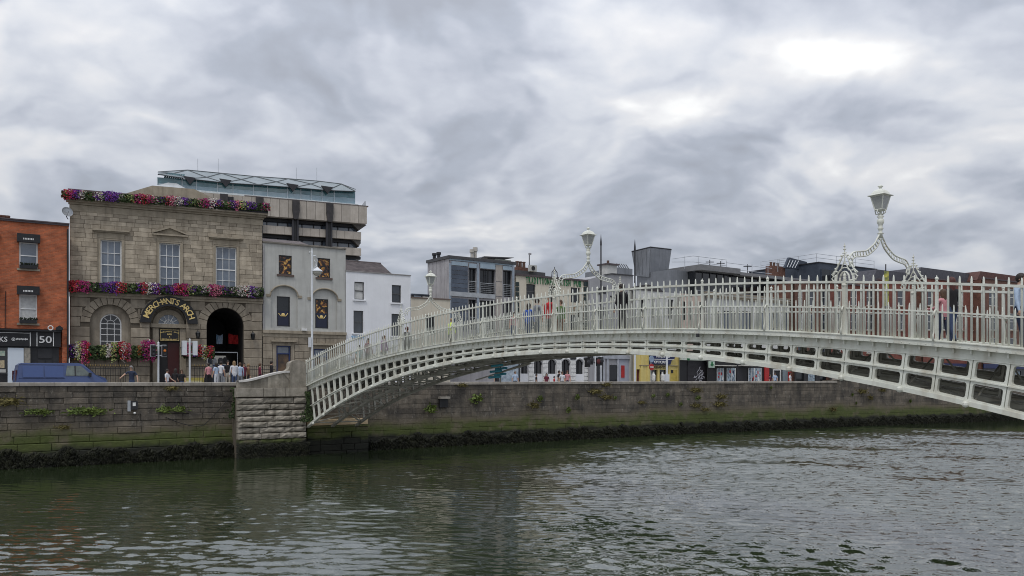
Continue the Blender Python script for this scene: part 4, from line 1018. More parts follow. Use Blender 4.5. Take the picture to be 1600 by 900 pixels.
# stall of bags and hats at the mouth of the passage
ub = fm.u(352)
sv = thing('clothes_stall', 'dark stall of bags, hats and souvenirs inside the passage arch', 'stall', fm.world(ub - .7, 1.0, 0), fm.rz)
MB().box(-.7, -.66, -.03, .03, 0, 2.9).box(1.6, 1.64, -.03, .03, 0, 2.9).box(-.7, 1.64, -.03, .03, 2.86, 2.92).box(-.7, 1.64, -.025, .025, 1.9, 1.95).build('rack', galv, sv)
cloth = [mat('dark_cloth_%s' % n, c, None, 4, .9) for n, c in (('grey', (.05, .05, .055)), ('black', (.015, .015, .017)), ('slate', (.08, .09, .11)), ('light', (.35, .36, .38)))]
for i in range(26):
    x, z = -.55 + (i % 7) * .34 + rnd.uniform(-.05, .05), .4 + (i // 7) * .62 + rnd.uniform(-.06, .06); w = rnd.uniform(.11, .17)
    MB().prism([(x - w, z - .22), (x + w, z - .22), (x + w * 1.05, z + .1), (x + w * .5, z + .24), (x - w * .5, z + .24), (x - w * 1.05, z + .1)], -.16, .05).build('hanging_bag', cloth[rnd.choice((0, 0, 1, 1, 2, 3))], sv)
def awning_cloth(name, lbl, u, y, z, w, h, m):
    t = thing(name, lbl, 'banner', fm.world(u, y, z), fm.rz)
    mb = MB(); K = 8
    for k in range(K + 1):
        for j in range(4): mb.v.append((-w / 2 + w * k / K, .08 * math.sin(k * 1.3 + j), h * (1 - j / 3) - .25 * h * math.sin(math.pi * k / K) * (1 - j / 3) * .6 - h))
    for k in range(K):
        for j in range(3): mb.f.append((4 * k + j, 4 * k + 4 + j, 4 * k + 5 + j, 4 * k + 1 + j))
    mb.build('cloth', m, t)
awning_cloth('red_flag', 'bright red cloth hung high inside the passage arch', fm.u(367, 2.6), 2.6, fm.z(367, 521, 2.6), .85, .75, mat('red_cloth', (.55, .03, .03), None, 3, .8))
awning_cloth('blue_banner', 'pale blue and white cloth hung inside the passage arch', fm.u(343, 2.7), 2.7, fm.z(343, 522, 2.7), .42, .7, mat('pale_blue_cloth', (.25, .42, .60), (.7, .72, .75), 3, .8))
# daylight street wall beyond the passage
bk = thing('lane_building', 'shopfront wall of the lane seen through the passage arch', 'building', fm.world(ub - 3, 16, 0), fm.rz)
MB().box(0, 7, 0, .4, 0, 6).build('wall', greyrender, bk); MB().box(1.2, 3.4, -.08, 0, .3, 2.3).build('window', dark_glass, bk); MB().box(3.9, 5.0, -.08, 0, 0, 2.3).build('door', blue_m, bk)
# satellite dish at the corner
sd_ = thing('satellite_dish', 'grey satellite dish on the corner above the brick house', 'dish', fm.world(fm.u(104.5, -.2), -.2, fm.z(104, 332, -.2)), fm.rz + .5)
MB().lathe([(.02, -.02), (.16, .0), (.27, .05), (.33, .11), (.325, .115), (.25, .06), (.02, .0)], 0, 0, 16).build('dish', galv, sd_); sd_.rotation_euler = (R(70), R(10), fm.rz + .3)
MB().tube([(0, 0, 0), (.05, -.18, -.2), (.18, -.3, -.25)], .03, 6).build('mount', darkmetal, sd_); MB().tube([(0, -.3, .05), (0, -.1, .32)], .012, 5).build('feed_arm', darkmetal, sd_)

# ---------------------------------------------------------------- brick house on the left
fb = Fac(-30, 49.6, .62)
bh = bthing('brick_house', fb, 'orange brick house with black shopfront numbered 50 left of the stone bar')
UB = fb.u(107.5); zt = fb.z(60, 349.5)
bw_ = [fb.rect(30, 379, 59, 420), fb.rect(30, 460, 58, 505), fb.rect(-25, 376, 2-6, 418), fb.rect(-25, 457, -4, 503)]
wall_mb(0, UB, fb.z(50, 514), zt, bw_, [], .2).build('wall', brick_m, bh); shell(bh, 'rear_wall', brick_m, 0, UB, zt - .3, 8.5)
fbox(fb, 97, 514, 107.5, 640, -.0, .3).build('wall', brick_m, bh)
MB().box(-.1, UB + .02, -.10, .35, zt, zt + .10).box(-.1, UB + .03, -.14, .35, zt + .102, zt + .17).build('parapet_coping', mat('dark_coping', (.10, .08, .085), None, 3, .8), bh)
for i, (a, b, c, d) in enumerate(bw_):
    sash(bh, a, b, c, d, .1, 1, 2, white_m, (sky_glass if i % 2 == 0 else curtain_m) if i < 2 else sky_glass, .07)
    MB().box(a - .12, b + .12, -.09, .05, c - .12, c - .002).build('sill', trim_m, bh)
    aw_ = MB().prism([(a - .12, d - .02), (b + .12, d - .02), (b + .12, d + .48), (a - .12, d + .48)], -.34, -.002); ao = aw_.build('box_awning', black_m, bh)
    mbx = MB()
    for k in range(7): mbx.box(a + .2 + k * (b - a - .4) / 7, a + .2 + (k + .6) * (b - a - .4) / 7, -.345, -.341, d + .12, d + .22)
    mbx.build('awning_print', letter_white, ao)
    MB().box(a + .02, b - .02, -.2, -.01, c + .0, c + .20).build('window_box', black_m, bh)
    fq = MB()
    for k in range(40):
        x, zz_ = rnd.uniform(a, b), c + .18 + rnd.uniform(0, .14); fq.ball((x, -.12 + rnd.uniform(-.07, .07), zz_), .05, 5, 3)
    fq.build('window_box_plants', mat('dark_box_plants', (.02, .028, .014), None, 5, .9, isl=.4), bh, kind='stuff')
# shopfront
fbox(fb, -30, 514, 92, 640, .10, .3).build('shopfront', joinery_black, bh)
fbox(fb, -30, 517.5, 95, 541, -.12, .08).build('fascia', black_m, bh); fbox(fb, -30, 514, 96, 517, -.3, .08).build('fascia_cornice', black_m, bh)
for x in (47.3, 57.8, 83.5): fbox(fb, x - .6, 519.5, x + .6, 541, -.145, -.122).build('sign_strip', letter_white, bh)
fbox(fb, -30, 519.3, 47, 520, -.14, -.122).build('sign_strip', letter_white, bh)
a = fb.rect(61, 525, 81, 536, -.12); sign_text('50', bh, (a[0] + a[1]) / 2, -.135, (a[2] + a[3]) / 2, a[1] - a[0], a[3] - a[2], letter_white)
a = fb.rect(-1, 526, 11.5, 534, -.12); sign_text('KS', bh, (a[0] + a[1]) / 2, -.135, (a[2] + a[3]) / 2, a[1] - a[0], a[3] - a[2], letter_white)
a = fb.rect(18, 527, 24, 533, -.12); uq, zq, rq = (a[0] + a[1]) / 2, (a[2] + a[3]) / 2, (a[1] - a[0]) / 2
lg = MB()
for k in range(12):
    t0, t1 = 2 * math.pi * k / 12, 2 * math.pi * (k + 1) / 12; lg.prism([(uq + q * math.cos(t), zq + q * math.sin(t)) for q, t in ((rq, t0), (rq, t1), (rq * .68, t1), (rq * .68, t0))][::-1], -.14, -.122)
lg.prism([(uq - rq * .5, zq + rq * .1), (uq + rq * .4, zq + rq * .5), (uq, zq - rq * .6)][::-1], -.14, -.122).build('shop_emblem', letter_white, bh)
lg = MB(); a = fb.rect(25.5, 529, 44, 531.5, -.12)
for k in range(12): lg.box(a[0] + (a[1] - a[0]) * k / 12, a[0] + (a[1] - a[0]) * (k + .7) / 12, -.132, -.122, a[2] + (.03 if k % 3 else 0), a[3] + (.03 if k % 4 == 1 else 0))
lg.build('small_print', letter_white, bh)
fbox(fb, 12, 543.5, 37, 640, -.03, .09).build('poster_panel', mat('pale_panel', (.62, .68, .74), (.57, .63, .69), .6, .6), bh)
fbox(fb, 38, 543.5, 47.5, 640, -.05, .09).build('shop_pier', mat('graffiti_stone', (.36, .33, .27), (.2, .19, .17), 6, .85), bh)
fbox(fb, -30, 543.5, 11, 585, .05, .09).build('shop_window', dark_glass, bh); fbox(fb, -2, 548, 8, 556, .02, .048).build('shop_display', mat('display_green', (.22, .35, .28), (.5, .5, .4), 6, .6), bh); fbox(fb, 0, 563, 7, 575, .02, .048).build('shop_display', mat('display_cream', (.6, .5, .3), (.25, .2, .15), 9, .6), bh)
fbox(fb, -2, 577, 9, 582, -.12, -.03).build('bench_slat', greyrender, bh)
for x0, x1, y0, y1 in ((59, 81, 545, 560), (59, 70, 563, 600), (72, 81, 563, 600)): fbox(fb, x0, y0, x1, y1, .06, .098).build('door_panel', mat('door_black', (.035, .035, .038), None, 3, .4), bh)
fl_ = thing('shop_floodlight', 'round ring lamp and black hood fixed above the number 50 shopfront', 'lamp', fb.world(fb.u(79, -.3), -.3, fb.z(79, 515, -.3)), fb.rz)
rg = MB(); rg.tube([(.13 * math.cos(2 * math.pi * k / 12), 0, .1 + .13 * math.sin(2 * math.pi * k / 12)) for k in range(13)], .035, 6); rg.build('ring', letter_white, fl_)
MB().prism([(.28, -.02), (.66, -.02), (.66, .12), (.47, .27), (.28, .12)], -.1, .15).build('hood', black_m, fl_)
pots(bh, None, [fb.u(1, 3), fb.u(6.5, 3), fb.u(12, 3)], 3, zt + .2, .62, .13); MB().box(fb.u(-10, 3) - .2, fb.u(16, 3), 2.6, 3.4, zt - .4, zt + .2).build('chimney', brick_m, bh)
MB().tube([(fb.u(8), -.03, fb.z(8, 513)), (fb.u(8.5), -.03, fb.z(8, 470)), (fb.u(9), -.03, fb.z(8, 455))], .02, 5).build('cable', black_m, bh)
MB().tube([(UB - .06, -.06, zt - .2), (UB - .06, -.06, 0)], .05, 8).build('downpipe', black_m, bh)

# ---------------------------------------------------------------- grey rendered bar
fg = Fac(410.5, 57.9, .62)
gh = bthing('grey_rendered_house', fg, 'grey rendered house with arched recesses and pictures in its windows')
UG = fg.u(540); zt = fg.z(475, 384.5); zs1 = fg.z(475, 517.5)
gw = [fg.rect(435.5, 399, 456, 429), fg.rect(496, 403.5, 516, 434)]
arg = []
for x0, x1, yt in ((423, 465, 447), (487, 527, 452)):
    r = (fg.u(x1) - fg.u(x0)) / 2; uc = (fg.u(x0) + fg.u(x1)) / 2; zsp = fg.z((x0 + x1) / 2, yt + 15); arg.append((uc, r, zs1 + .18, zsp))
def seg_recess(mb, uc, r, za, zs, rise):
    pass
W0 = wall_mb(0, UG, zs1, zt, gw, [], .18)
W0 = MB()
# wall with two flat-arched recesses: build by strips round each recess
def arched_wall(mb, u0, u1, z0, z1, recs, wins):
    us = sorted({u0, u1} | {v for uc, r, a, s, h in recs for v in (uc - r, uc + r)} | {v for w in wins for v in w[:2]})
    for uc, r, a, s, h in recs: us += [uc - r + 2 * r * k / 12 for k in range(1, 12)]
    us = sorted(set(us))
    for p, q in zip(us[:-1], us[1:]):
        m_ = (p + q) / 2; rec = next((c for c in recs if c[0] - c[1] < m_ < c[0] + c[1]), None); win = [w for w in wins if w[0] < m_ < w[1]]
        if rec:
            uc, r, a, s, h = rec; f = lambda x: s + h * math.sqrt(max(0, 1 - ((x - uc) / r) ** 2)); lo = [(p, f(p)), (q, f(q))]; mb.add([(p, 0, z0), (q, 0, z0), (q, 0, a), (p, 0, a)], [(0, 1, 2, 3)])
            mb.add([(p, 0, f(p)), (q, 0, f(q)), (q, .14, f(q)), (p, .14, f(p))], [(0, 1, 2, 3)])
        else: lo = [(p, z0), (q, z0)]
        if win:
            w = win[0]; mb.add([(p, 0, lo[0][1]), (q, 0, lo[1][1]), (q, 0, w[2]), (p, 0, w[2])], [(0, 1, 2, 3)]); mb.add([(p, 0, w[3]), (q, 0, w[3]), (q, 0, z1), (p, 0, z1)], [(0, 1, 2, 3)])
        else: mb.add([(p, 0, lo[0][1]), (q, 0, lo[1][1]), (q, 0, z1), (p, 0, z1)], [(0, 1, 2, 3)])
    for uc, r, a, s, h in recs:
        for x in (uc - r, uc + r): mb.add([(x, 0, a), (x, .14, a), (x, .14, s), (x, 0, s)], [(0, 1, 2, 3)])
    for w in wins:
        q = [(w[0], w[2]), (w[1], w[2]), (w[1], w[3]), (w[0], w[3])]; mb.add([(a, 0, b) for a, b in q] + [(a, .18, b) for a, b in q], [(i, (i + 1) % 4, 4 + (i + 1) % 4, 4 + i) for i in range(4)])
    return mb
recs = [(uc, r, a, s, fg.z(fg_x, ty) - s) for (uc, r, a, s), fg_x, ty in zip(arg, (444, 507), (447, 452))]
arched_wall(W0, 0, UG, zs1, zt, recs, gw).build('wall', greyrender, gh)
low = [fg.rect(433.5, 463, 454, 510), fg.rect(493.5, 467, 514, 513)]
for (uc, r, a, s, h), w in zip(recs, low):
    wall_mb(uc - r, uc + r, a - .1, s + h, [w], [], .1, .14).build('recess_wall', greyrender, gh)
    T = MB(); pts = [(uc - r * 1.03 * math.cos(math.pi * k / 16), -.03, s + (h + .05) * math.sin(math.pi * k / 16)) for k in range(17)]; T.tube(pts, .055, 6); T.build('arch_moulding', trim_m, gh)
    MB().box(uc - r - .3, uc - r, -.05, -.001, s - .12, s + .06).box(uc + r, uc + r + .3, -.05, -.001, s - .12, s + .06).build('impost', trim_m, gh)
shell(gh, 'rear_wall', greyrender, 0, UG, zt - .25, 9)
MB().box(-.0, UG + .02, -.1, .3, zt, zt + .10).build('parapet_coping', mat('stained_coping', (.22, .20, .17), None, 3, .85), gh)
def picture_mat(seed):
    m = bpy.data.materials.new('window_picture'); m.use_nodes = True; t = m.node_tree; N = t.nodes; L = t.links; b = N['Principled BSDF']; b.inputs['Roughness'].default_value = .25
    tcn = N.new('ShaderNodeTexCoord'); mp = N.new('ShaderNodeMapping'); mp.inputs['Location'].default_value = (seed * 3.7, 0, seed); L.new(tcn.outputs['Object'], mp.inputs[0])
    n = N.new('ShaderNodeTexNoise'); n.inputs['Scale'].default_value = 3.2; n.inputs['Detail'].default_value = 4; n.inputs['Distortion'].default_value = 1.2; L.new(mp.outputs[0], n.inputs['Vector'])
    r = N.new('ShaderNodeValToRGB'); L.new(n.outputs[0], r.inputs[0]); e = r.color_ramp.elements; e[0].position = .45; e[0].color = (.012, .010, .010, 1); e[1].position = .72; e[1].color = (.75, .55, .16, 1)
    for p, c in ((.53, (.10, .035, .02)), (.60, (.42, .20, .04))): q = e.new(p); q.color = (*c, 1)
    L.new(r.outputs[0], b.inputs['Base Color']); return m
for i, (a, b, c, d) in enumerate(gw):
    F_ = MB().box(a, a + .07, .06, .16, c, d).box(b - .07, b, .06, .16, c, d).box(a + .07, b - .07, .06, .16, c, c + .07).box(a + .07, b - .07, .06, .16, d - .07, d).build('window', joinery_black, gh)
    MB().box(a + .07, b - .07, .11, .13, c + .07, d - .07).build('picture', picture_mat(i + 1), F_); MB().box(a - .14, b + .14, -.1, .04, c - .13, c - .002).build('sill', mat('brown_sill', (.13, .09, .075), None, 3, .8), gh)
for i, (a, b, c, d) in enumerate(low):
    F_ = MB().box(a, a + .07, .17, .26, c, d).box(b - .07, b, .17, .26, c, d).box(a + .07, b - .07, .17, .26, c, c + .07).box(a + .07, b - .07, .17, .26, d - .07, d).build('window', joinery_black, gh)
    zm2 = lerp(c, d, .52); MB().box(a + .07, b - .07, .21, .23, zm2, d - .07).build('picture', picture_mat(i + 4) if i else dark_glass, F_); MB().box(a + .07, b - .07, .21, .23, c + .07, zm2 - .004).build('pane', mat('blue_black_glass', (.02, .024, .05), None, 1, .1), F_)
    uc = (a + b) / 2; zq = lerp(c, d, .40); em = MB(); em.ball((uc, .2, zq), .13, 8, 5, (1, .25, .8)); em.tube([(uc - .33, .2, zq + .08), (uc - .18, .2, zq - .1), (uc + .18, .2, zq - .1), (uc + .33, .2, zq + .1)], .028, 5).build('gold_emblem', gold_m, F_)
MB().box(-.02, UG + .02, -.06, -.001, zs1 - .45, zs1 - .2).box(-.02, UG + .03, -.16, -.001, zs1 - .198, zs1 + .0).build('cornice', trim_m, gh)
gd_ = [fg.rect(432, 540, 454, 640), fg.rect(490, 545, 513, 640)]; gd_ = [(a, b, 0, d) for a, b, c, d in gd_]
wall_mb(0, UG, 0, zs1, gd_, [], .25).build('wall', mort_m, gh)
zt2 = zs1 - .46; chh = zt2 / 8
for j in range(8):
    for a, b in split_course(.01, UG - .01, j * chh, (j + 1) * chh, [(p - .28, q + .28, -1, e + .02) for p, q, c, e in gd_], .6, 1.1): MB().block(a + .008, b - .008, j * chh + .01, (j + 1) * chh - .01, 0, .05, .02).build('stone_block', rust_m, gh)
for k, (a, b, c, d) in enumerate(gd_):
    MB().box(a - .26, a - .02, -.03, .0, 0, d + .25).box(b + .02, b + .26, -.03, .0, 0, d + .25).box(a - .02, b + .02, -.029, .0, d, d + .25).box(a - .42, b + .42, -.22, 0, d + .252, d + .38).build('door_surround', trim_m, gh)
    Dm = MB().box(a, a + .1, .08, .2, 0, d).box(b - .1, b, .08, .2, 0, d).box(a + .1, b - .1, .08, .2, d - .1, d).box(a + .1, b - .1, .08, .2, d - .6, d - .52).build('door', blue_m, gh)
    MB().box(a + .1, b - .1, .13, .15, d - .52, d - .1).build('pane', sky_glass, Dm); MB().box(a + .1, b - .1, .14, .16, .0, d - .6).build('pane', mat('warm_interior_glass', (.16, .10, .055), (.04, .03, .025), 1.5, .12), Dm)
# low hipped roof behind the parapet
u0, u1 = 0, UG
MB().add([(0.05, .45, zt - .05), (fg.u(505), .45, zt - .05), (fg.u(470, 4), 4.2, zt + 1.0), (.05, 4.2, zt + 1.0)], [(0, 1, 2, 3)]).build('roof', slate_m, gh)
MB().tube([(.05, -.07, zs1 + .1), (.05, -.07, zt - .1)], .035, 6).build('downpipe', greyclad, gh)
cam_ = MB().box(fg.u(470), fg.u(477.5), -.32, -.02, zs1 + .02, zs1 + .18).build('floodlight', letter_white, gh)

# ---------------------------------------------------------------- white house
fwh = Fac(540.5, fg.Z(540), .62)
wh = bthing('white_house', fwh, 'plain white rendered house with slate roof and four sash windows')
UW = fwh.u(641.5); zt = fwh.z(590, 427.5)
ww = [fwh.rect(553.8, 440.5, 569, 468), fwh.rect(612.3, 445.5, 626.8, 473), fwh.rect(552.4, 485.5, 567.8, 520.5), fwh.rect(611.8, 490.5, 626.3, 525)]
wall_mb(0, UW, 0, zt, ww, [], .2).build('wall', whiterender, wh); shell(wh, 'rear_wall', whiterender, 0, UW, zt - .2, 9)
for i, (a, b, c, d) in enumerate(ww):
    sash(wh, a, b, c, d, .12, 1, 2, mat('dark_sash_frame', (.10, .10, .10), None, 3, .5), curtain_m if i == 0 else glass_m, .06)
    MB().box(a - .12, b + .12, -.1, .05, c - .11, c - .002).build('sill', whiterender, wh)
MB().box(-.0, UW + .03, -.05, .32, zt, zt + .07).build('parapet_coping', mat('grey_lead', (.30, .29, .28), None, 3, .7), wh)
# hipped slate roof, laid in courses
ra, rb = 0.02, fwh.u(620); rid_a, rid_b = fwh.u(541, 3.6), fwh.u(595, 3.6); zr = fwh.z(575, 410.5, 3.6); y0_, y1_ = .5, 3.6; zb_ = zt - .02
RF = MB(); NC = 15
for j in range(NC):
    t0, t1 = j / NC, (j + 1) / NC + .02; ya, yb = lerp(y0_, y1_, t0), lerp(y0_, y1_, min(t1, 1)); za_, zb2_ = lerp(zb_, zr, t0), lerp(zb_, zr, min(t1, 1)); e0, e1 = lerp(rb, rid_b, t0), lerp(rb, rid_b, min(t1, 1)); s0 = ra
    x = s0 + (.15 if j % 2 else 0)
    while x < e0 - .05:
        w = .3; xe = min(x + w - .012, e0); xe2 = min(xe, e1 + (e0 - e1) * 0); RF.add([(x, ya, za_ + .035), (xe, ya, za_ + .035), (min(xe, max(e1, x)), yb, zb2_ + .012), (min(x, e1), yb, zb2_ + .012)], [(0, 1, 2, 3)]); x += w
RF.build('slates', slate_m, wh, kind='stuff')
MB().add([(rb, y0_, zb_), (rb + .8, y1_, zb_), (rid_b, y1_, zr)], [(0, 1, 2)]).add([(ra, y0_, zb_ - .0), (rb, y0_, zb_), (rid_b, y1_, zr), (ra, y1_, zr)], [(0, 1, 2, 3)]).build('roof', slate_m, wh)
MB().tube([(ra, y1_, zr + .02), (rid_b, y1_, zr + .02)], .07, 6).build('ridge_tile', slate_m, wh)
MB().box(fwh.u(549), fwh.u(568), -.08, -.002, fwh.z(558, 528), fwh.z(558, 525)).build('wall_sign', mat('pale_blue_sign', (.25, .42, .60), None, 3, .6), wh)

# ---------------------------------------------------------------- low cream building
fc = Fac(642, fwh.Z(641.5) + .02, .62)
cb_ = bthing('low_cream_building', fc, 'low cream wall building between the white house and the grey flats')
UC = fc.u(703.5); zt = fc.z(670, 467); cw = [fc.rect(665, 493, 678.5, 520)]
wall_mb(0, UC, 0, zt, cw, [], .2).build('wall', creamrender, cb_); shell(cb_, 'rear_wall', creamrender, 0, UC, zt - .2, 6)
MB().box(0, UC + .03, -.06, .3, zt, zt + .09).build('parapet_coping', mat('brown_coping', (.16, .12, .10), None, 3, .8), cb_)
a, b, c, d = cw[0]; sash(cb_, a, b, c, d, .1, 2, 1, joinery_black, dark_glass, .08)
rf_ = thing('roof_plant', 'dark rooftop shed with skylights between the white house and the flats', 'shed', fc.world(fc.u(643, 5), 5, zt - .2), fc.rz)
MB().box(0, 1.9, 0, 2, 0, 1.0).build('wall', darkmetal, rf_); MB().box(.2, .85, -.04, -.002, .6, .95).build('skylight', sky_glass, rf_); MB().box(1.0, 1.7, -.04, -.002, .55, .9).build('skylight', letter_white, rf_); MB().box(0, 1.9, -.05, 2, 1.0, 1.1).build('roof', zincd, rf_)

# ---------------------------------------------------------------- modern flats
X0, Z0 = on_d(702.5, 57.8)
ff = Fac(702.5, Z0, .72)
fl = bthing('modern_flats', ff, 'modern flats with blue grey panels, balconies and a grey clad side wall')
UF = ff.u(804); zt = ff.z(750, 404)
wins = [ff.rect(732, 419, 744.5, 459), ff.rect(750, 421, 774, 462), ff.rect(786, 423, 800, 464), ff.rect(732, 468, 744.5, 515), ff.rect(750, 470, 774, 517), ff.rect(786, 472, 800, 517)]
wall_mb(0, UF, 0, zt, wins, [], .35).build('wall', greyclad, fl)
dpt = 3.5
MB().box(.0, UF, .36, dpt, 0, zt - .02).build('rear_wall', greyclad, fl)
CL = MB(); k = 0; y = .0
while y < dpt - .4: CL.box(-.05, -.001, y + .03, y + .62, fl and 2.5, zt - .25); y += .64
CL.build('side_cladding', greyclad, fl, kind='stuff')
MB().box(-.16, UF + .1, -.14, dpt, zt - .24, zt).build('roof_edge', mat('dark_roof_edge', (.07, .07, .075), None, 3, .6), fl)
fbox(ff, 702.6, 406, 804, 411, -.06, -.002).build('fascia', paleblue, fl)
for x0, x1, y0, y1 in ((705.5, 731, 409, 415), (733, 745, 412, 418.5), (750.5, 774, 412, 420), (786, 800, 416, 422)): fbox(ff, x0, y0, x1, y1, -.075, -.062).build('spandrel', paleblue, fl)
for top, bot, n_ in ((416, 456.5, 6), (466, 516, 7)):
    for j in range(n_): fbox(ff, 705.5, top + (bot - top) * j / n_ + .35, 731, top + (bot - top) * (j + 1) / n_ - .35, -.05, -.002).build('cladding_panel', bluepanel, fl)
for y0, y1 in ((414, 440), (441, 463), (464, 520)): fbox(ff, 774.8, y0, 785, y1 - .4, -.04, -.002).build('cladding_panel', mat('taupe_panel', (.42, .38, .34), None, 2, .8), fl)
for x in (703.8, 747.2, 802.2): fbox(ff, x - 1.4, 411, x + 1.4, 520, -.10, -.001).build('mullion_pier', mat('blue_grey_frame', (.30, .35, .41), None, 2, .5), fl)
for y0, y1 in ((457.5, 464.5),): fbox(ff, 703, y0, 774, y1, -.12, -.102).build('floor_band', mat('pale_grey_band', (.40, .42, .44), None, 2, .6), fl)
for i, (a, b, c, d) in enumerate(wins):
    n_ = 3 if b - a > 1.1 else 2
    w = sash(fl, a, b, c, d, .26, n_, 1, joinery_black, dark_glass, .08, .07, False)
    MB().box(a + .1, a + .1 + (b - a) * .22, .30, .32, c, d).build('curtain', curtain_m, w)
    B_ = MB().tube([(a, -.03, c + 1.0), (b, -.03, c + 1.0)], .022, 5)
    for q in range(6): B_.tube([(a, -.02, c + .12 + q * .15), (b, -.02, c + .12 + q * .15)], .012, 4)
    for x in (a + .02, b - .02): B_.tube([(x, -.02, c), (x, -.02, c + 1.0)], .015, 4)
    B_.build('balcony_rail', galv, fl)
MB().prism([(ff.u(746, 2), ff.z(746, 406, 2)), (ff.u(757, 2), ff.z(757, 400.3, 2)), (ff.u(803.5, 2), ff.z(803, 402.3, 2)), (ff.u(802, 2), ff.z(803, 403.2, 2)), (ff.u(758, 2), ff.z(758, 402, 2))], 2, 3.4).build('butterfly_roof', mat('dark_sheet_roof', (.06, .06, .065), None, 2, .5), fl)
MB().box(ff.u(765, 3), ff.u(790, 3), 2.2, 3.3, zt, zt + .5).build('rooftop_room', mat('pale_green_glazing', (.35, .38, .33), None, 2, .5), fl)
for x, hh in ((737.5, .95), (742.5, 1.15)): MB().lathe([(.13, zt), (.13, zt + hh * .7), (.2, zt + hh * .72), (.2, zt + hh)], ff.u(x, 1.5), 1.5, 10).build('flue', mat('cream_flue', (.50, .47, .42), None, 3, .7), fl)
for yv in (1.9, 2.6): MB().lathe([(.14, zt), (.14, zt + .3), (.2, zt + .32), (.2, zt + .5)], .12, yv, 8).build('roof_vent', darkmetal, fl)

# ---------------------------------------------------------------- the cream pub
X0, Z0 = on_d(806, 60.3)
fp = Fac(806, Z0, .72)
pb = bthing('cream_pub', fp, 'cream pub with green lettering on top and white arched ground floor')
UP = fp.u(920); zt = fp.z(865, 435.5)
pw = [fp.rect(822.4, 444, 836.6, 467), fp.rect(858, 447, 867.5, 470), fp.rect(892, 449.5, 906, 473), fp.rect(822.4, 490, 836.6, 514), fp.rect(858, 491, 868, 515), fp.rect(892, 492, 906, 516)]
ga = [(805.5 + 7.5, 0)]
gar = []
zsill = fp.z(850, 584)
for x0, x1 in ((813, 825), (834, 847.5), (856, 869), (877, 891), (899, 911.5)):
    r = (fp.u(x1) - fp.u(x0)) / 2; gar.append(((fp.u(x0) + fp.u(x1)) / 2, r, 0 if x0 == 877 else zsill, fp.z((x0 + x1) / 2, 561.5) - r))
zgf = fp.z(860, 553)
wall_mb(.0, UP, zgf, zt, pw, [], .2).build('wall', pubcream, pb); wall_mb(0, UP, 0, zgf, [], gar, .25).build('ground_floor', whiterender, pb); shell(pb, 'rear_wall', pubcream, 0, UP, zt - .2, 8)
for x0, x1 in ((806, 811.5), (912.5, 919.5)):
    for j in range(14): fbox(fp, x0 + .3, 440 + j * 8 + .6, x1 - .3, 440 + j * 8 + 7.0, -.10, -.001).build('quoin_panel', mat('dark_green_panel', (.02, .035, .035), None, 2, .3), pb)
for uc, r, a, s in gar:
    M_ = MB()
    M_.tube([(uc - (r + .1) * math.cos(math.pi * k / 12), -.03, s + (r + .1) * math.sin(math.pi * k / 12)) for k in range(13)], .05, 5); M_.build('arch_moulding', letter_white, pb)
    M_ = MB(); M_.tube([(uc - (r + .02) * math.cos(math.pi * k / 12), .06, s + (r + .02) * math.sin(math.pi * k / 12)) for k in range(13)], .04, 5); M_.box(uc - .03, uc + .03, .1, .16, a, s + r).build('window' if a else 'door_frame', joinery_black, pb)
    MB().prism([(uc - r, a)] + [(uc - r * math.cos(math.pi * k / 12), s + r * math.sin(math.pi * k / 12)) for k in range(13)] + [(uc + r, a)], .17, .19).build('pane', dark_glass, pb)
us_ = [0] + [g[0] for g in gar] + [UP]
for k, x in enumerate((808.5, 829.5, 851.5, 873, 895, 916)):
    for j in range(7): z0 = .25 + j * .38; MB().box(fp.u(x) - .28, fp.u(x) + .28, -.10, -.001, z0, z0 + .33).build('pier_block', letter_white, pb)
    MB().box(fp.u(x) - .32, fp.u(x) + .32, -.14, -.002, 2.95, 3.15).build('pier_capital', joinery_black, pb)
for i, (a, b, c, d) in enumerate(pw): sash(pb, a, b, c, d, .12, 1, 2, mat('dark_sash_frame', (.1, .1, .1)), dark_glass, .07)
MB().box(-.05, UP + .05, -.12, .35, zt, zt + .16).build('parapet_coping', mat('dark_coping', (.1, .08, .085)), pb)
MB().box(fp.u(806, 1), fp.u(852, 1), 1.0, 4, zt - .2, fp.z(830, 424, 1)).build('roof_block', mat('dark_roof_edge', (.07, .07, .075)), pb)
for k, ch_ in enumerate('TRADITIONAL IRISH PUB'):
    t = (k + .5) / 21
    if ch_ != ' ':
        px = lerp(821, 908, t); sign_text(ch_, pb, fp.u(px), -.05, fp.z(px, lerp(437.6, 443.6, t)), (fp.u(px + 3.0) - fp.u(px)) * (.45 if ch_ == 'I' else 1), .58, green_m, 0, 'letter')
sw = fp.u(852); SW = MB()
pots(pb, None, [fp.u(x, 2) for x in (808, 813, 818.5)], 2, fp.z(812, 418, 2), .55, .15); MB().box(fp.u(805.5, 2), fp.u(822, 2), 1.7, 2.3, zt, fp.z(812, 418, 2)).build('chimney', brownbrick_m, pb)
ac = thing('rooftop_cooler', 'white air conditioning unit on the roof of the pub', 'air conditioner', fp.world(fp.u(829, .6), .6, fp.z(834, 424, .6)), fp.rz)
MB().box(0, .72, 0, .35, 0, .56).build('casing', greyrender, ac); MB().lathe([(.02, 0), (.2, 0), (.2, .03), (.02, .03)], 0, 0, 14).build('fan', black_m, ac); ac.children[-1].location = (.3, -.001, .28); ac.children[-1].rotation_euler = (R(90), 0, 0)
an = thing('roof_mast', 'thin mast with a sensor on the roof of the pub', 'mast', fp.world(fp.u(827, 1.4), 1.4, zt - .1), fp.rz)
